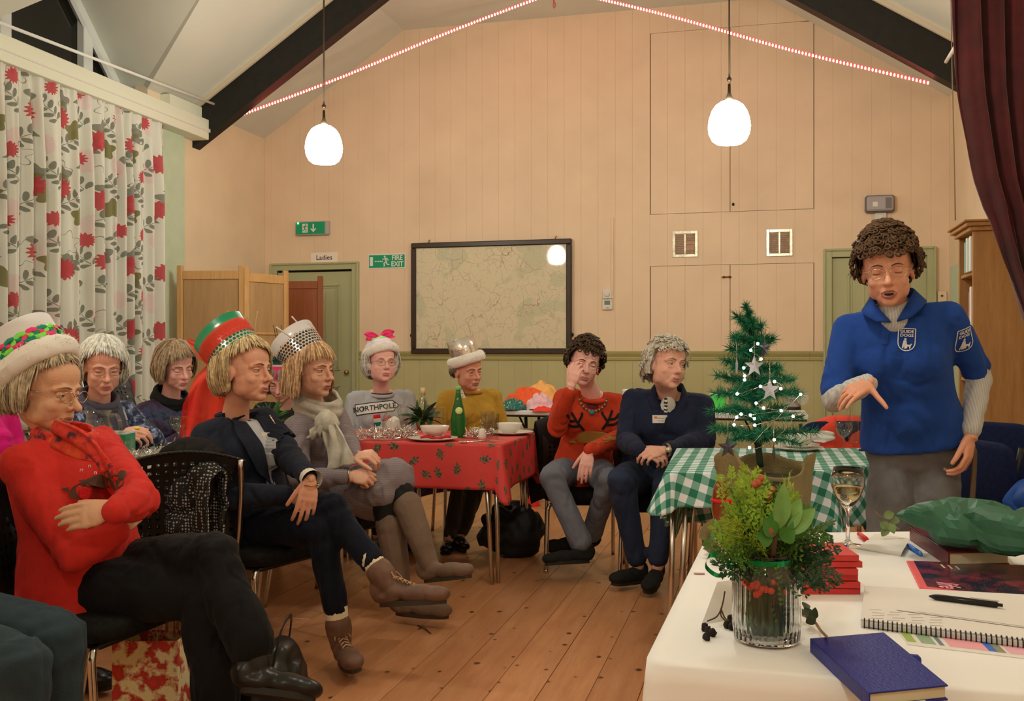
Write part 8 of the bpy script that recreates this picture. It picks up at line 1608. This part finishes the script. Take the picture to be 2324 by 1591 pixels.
heap(1130, 1200, 906, 930, 7.72, 'green and blue ribbons on the white trestle table', pattern('green blue ribbons', [ob(10, 70, 55, .7), ob(15, 95, 70, .7), ob(30, 110, 70, .7), ob(50, 40, 95, .7), ob(150, 180, 60, .7)], 60.), .03, 30, 3, .07, 'ribbon_heap'); heap(1188, 1262, 894, 930, 7.72, 'pink tulle bundle on the white trestle table', M('pink tulle', ob(232, 165, 150, .78), .7), .035, 26, 4, .08); heap(1205, 1260, 922, 934, 7.63, 'red cloth scrap at the table edge under the pink tulle', M('red tulle', ob(215, 55, 35, .75), .7), .012, 24, 5, .05)
def boxy(u, v0, v1, w, Y, label, mt, name='box', cat='box'):
    c = P(u, v1, Y); h = (v1-v0)/FPX*Y; ww = w/FPX*Y; o = thing(name, label, cat, c); m = MB(); m.box(c+V(0, .05, h/2), (ww, .12, h), RM, .003); m.build('box_body', mt, o, smooth=False); m = MB(); m.box(c+V(0, .05, h*.93), (ww+.006, .126, h*.1), RM, .003); m.build('lid', M('white card', 0), o, smooth=False); return o
boxy(1430, 884, 930, 26, 7.6, 'white box on the trestle table behind the woman in the navy jacket', paper); boxy(1632, 892, 930, 34, 7.4, 'bright green box on the trestle table behind the christmas tree', M('bright green card', ob(80, 190, 70, .8), .5))
lat_thing('metal_canister', 'grey metal canister at the right end of the trestle table', 'canister', P(1800, 930, 7.35), [('canister_body', [(0, 0), (.055, 0), (.055, .12), (.05, .125), (0, .126)], M('brushed grey metal', (.45, .42, .38), .35, .8), {}), ('base_ring', [(.056, 0), (.058, 0), (.058, .02), (.056, .02)], blackpl, {})])
o = thing('plastic_bag', 'clear crumpled plastic bag beside the metal canister', 'bag', P(1820, 925, 7.3)); MB().ell(P(1822, 905, 7.3), (.05, .04, .05), None, 18, 12).build('bag_body', M('thin plastic film', (.8, .78, .75), .15, alpha=.35), o)
# ---------------- coats, bags
def coat(c, f, label, mt, w=.46, top=.86, front=.3, back=.45, amp=.02, seed=0, name='coat', over=.06, cat='coat'):
    """a garment hung over a chair back; c is the chair back's base point"""
    f = nrm(V(*f[:2], 0)); l = np.cross(Z3, f); m = MB()
    def fn(u, v):
        L = front+back; s = v*L; wv = w*(1+.12*math.sin(v*5+seed)); x = (u-.5)*wv
        if s < front: z = top-(front-s); y = over*.9+.012*math.sin(u*13+seed)*((front-s)/front)
        else: z = top-(s-front); y = -over-.02*(s-front)+.018*math.sin(u*11+seed*2)*min(1, (s-front)/.1)
        k = abs(s-front); y *= min(1, k/.04+.1); z -= .05*(abs(2*u-1)**3)
        return V(c[0], c[1], 0)+l*x+f*y+V(0, 0, z)
    m.grid(fn, 40, 44); vv = m.V(); m.v = [vv+f*((np.minimum(np.abs(fbm(vv*9+seed, 2))*2, 1)-.6)*amp)[:, None]]; o = single(name, m, mt, label, cat, (c[0], c[1], top-back), smooth=True); solidify(o, .014); return o
def backpt(pel, f, d=.22): f = nrm(V(*f[:2], 0)); return V(pel[0], pel[1], 0)-f*d
twd = bpy.data.materials.new('black white tweed'); t = NT(twd); b_ = t.vor(t.coord(), 85., 'F1', 'Distance', .25); t.col(t.mix(t.m('LESS_THAN', b_, .34), (.014, .013, .012), ob(150, 140, 120, .7))); t.b.inputs['Roughness'].default_value = .9
ec = P(352, 1110, 3.55); ef = (-.35, .94); chair(V(ec[0], ec[1]+.28, 0), ef, 'empty black perforated chair behind the woman in red')
coat(P(425, 1100, 3.62)-V(0, 0, 0), (-.5, -.86), 'black and white tweed coat hung between the front chairs', twd, .3, .82, .28, .5, .03, 1, 'tweed_coat')
coat(P(435, 1060, 3.75), (-.45, -.9), 'black fur collar coat hung behind the tweed coat', M('black fur', (.01, .009, .008), .95, bump=1., bs=120), .26, .87, .2, .3, .04, 7, 'fur_coat')
coat(backpt(P(190, 1312, 2.98), Rf, .26), Rf, 'dark coat over the chair back of the woman in red', M('dark green wool', (.012, .014, .01), .95), .5, .86, .34, .48, .03, 2)
coat(backpt(mp, Mf, .24), Mf, 'purple jacket over the chair of the woman in mustard', M('purple quilted jacket', ob(52, 38, 48, .66), .7), .56, .84, .3, .6, .03, 3, 'jacket'); coat(backpt(op, Of, .24), Of, 'black jacket over the chair of the woman in orange', M('black wool', 0), .54, .84, .3, .5, .03, 4, 'jacket')
coat(P(1905, 1000, 5.15)*V(1, 1, 0)+V(.02, .0, 0), (.05, -1), 'orange-red cloth over the back of a navy chair', M('orange red cloth', ob(205, 62, 38, .75), .8), .3, .86, .3, .3, .02, 5, 'cloth', .05, 'cloth')
def softbag(c, rad, label, mt, name='bag', seed=0, strap=None, amp=.03, e=2.6):
    m = MB(); rx, ry, rz = rad; o = thing(name, label, 'bag', c)
    def fn(u, v):
        a = 2*math.pi*u; p = math.pi*(v-.5); k = math.cos(p)**(.55); x = abs(math.cos(a))**(2/e)*math.copysign(1, math.cos(a)); y = abs(math.sin(a))**(2/e)*math.copysign(1, math.sin(a)); tp = 1-.25*max(0, math.sin(p)); return V(c[0], c[1], c[2]+rz)+V(rx*x*k*tp, ry*y*k*tp, rz*math.sin(p))
    m.grid(fn, 44, 26, True); vv = m.V(); w = np.minimum(np.abs(fbm(vv*10+seed, 2))*2, 1); cc = V(c[0], c[1], c[2]+rz); vv = vv+np.array([nrm(x-cc) for x in vv])*((w-.6)*amp)[:, None]; vv[:, 2] = np.maximum(vv[:, 2], c[2]+.001); m.v = [vv]; m.build('bag_body', mt, o)
    if strap: MB().tube(catmull([np.asarray(q) for q in strap], 6), .008, 6, flat=.4).build('strap', mt, o)
    return o
nyl = M('black nylon', (.01, .01, .011), .6, bump=.3, bs=50); c_ = Fl(1160, 1268); softbag(c_+V(0, .12, 0), (.19, .15, .15), 'black bag on the floor under the red table', nyl, 'black_bag', 1, [c_+V(-.1, .1, .2), c_+V(-.02, .1, .3), c_+V(.08, .1, .2)], .05)
c_ = V(*P(622, 1500, 3.02)[:2], 0); softbag(c_, (.1, .16, .15), 'black leather handbag on the floor by the black boots', M('black bag leather', (.012, .011, .01), .35, bump=.3, bs=30), 'handbag', 2, [c_+V(.02, -.1, .25), c_+V(.04, -.06, .36), c_+V(.04, .06, .36), c_+V(.02, .1, .25)], .02)
c_ = Fl(1208, 1150); heap(1197, 1225, 1113, 1146, 7.6, 'red felt hat lying on the floor behind the red table', M('red felt', ob(205, 42, 25, .75), .9), .01, 14, 6, .08, 'felt_hat', 'hat', 3.); bpy.data.objects['felt_hat'].location.z = 0.0
gbp = pattern('red floral gift wrap', [ob(90, 80, 35, .6), ob(190, 165, 110, .6), ob(200, 170, 110, .6), ob(150, 35, 20, .6), ob(170, 45, 28, .6)], 18.); c_ = V(*P(345, 1500, 3.05)[:2], 0); o = thing('gift_bag', 'red and cream floral gift bag under the chair of the woman in red', 'bag', c_)
for dx_, dy_, sx, sy in ((0, -.06, .2, .003), (0, .06, .2, .003), (-.1, 0, .003, .12), (.1, 0, .003, .12)): m = MB(); m.box(c_+V(dx_, dy_, .155), (sx, sy, .31), None); m.build('side', gbp, o, smooth=False)
MB().tube(catmull([c_+V(-.04, -.062, .3), c_+V(-.03, -.062, .36), c_+V(.03, -.062, .36), c_+V(.04, -.062, .3)], 5), .002, 5).build('handle', M('twine', 0), o)
A_, B_ = Fl(948, 1422), Fl(978, 1440); single('twig', MB().tube([A_+V(0, 0, .004), (A_+B_)/2+V(.005, 0, .008), B_+V(0, 0, .004)], [.002, .004, .002], 6), stemm, 'small dark twig lying on the floorboards', 'twig', A_)
c_ = V(2.08, 3.72, .451); softbag(c_, (.16, .15, .13), 'blue fabric bag on a navy chair at the right edge', M('blue nylon bag', ob(32, 72, 130, .66), .6, bump=.3, bs=40), 'blue_bag', 5, [c_+V(-.1, -.1, .2), c_+V(0, -.12, .3), c_+V(.1, -.1, .22)], .06)
c_ = V(1.72, 2.95, .0); softbag(c_, (.2, .2, .28), 'dark rucksack standing at the right edge behind the green paper bag', nyl, 'rucksack', 6, None, .05)
A_ = K.J['wrL']+V(-.005, .0, -.075); o = thing('walking_stick', 'brown wooden walking stick held in the hand of the speaker', 'stick', V(A_[0]-.05, A_[1]-.05, 0)); MB().tube(catmull([A_+V(-.06, .02, .02), A_+V(-.03, .01, .045), A_+V(.01, 0, .03), A_+V(.012, -.01, -.05), A_+V(-.02, -.03, -.4), V(A_[0]-.05, A_[1]-.05, 0.012)], 5), .0095, 8).build('shaft', wood('walnut stick', (.06, .035, .015), (.12, .07, .03), 2), o); MB().tube([V(A_[0]-.05, A_[1]-.05, 0), V(A_[0]-.049, A_[1]-.049, .04)], .013, 8).build('ferrule', M('cream rubber', (.5, .42, .25), .8), o)
# ---------------- stacked black chairs by the window
for k in range(5): p_ = P(322, 870, 7.0); chair(V(p_[0]-.03*k, p_[1]+.03*k, .075*k), (.94, -.34), 'black conference chair in the stack under the window, %s' % ['lowest', 'second from below', 'middle one', 'second from above', 'topmost'][k], 'stacked chairs under the window')
p_ = P(262, 900, 6.4); chair(V(p_[0], p_[1], 0), (.9, -.4), 'single black conference chair against the floral curtain', 'black conference chairs')
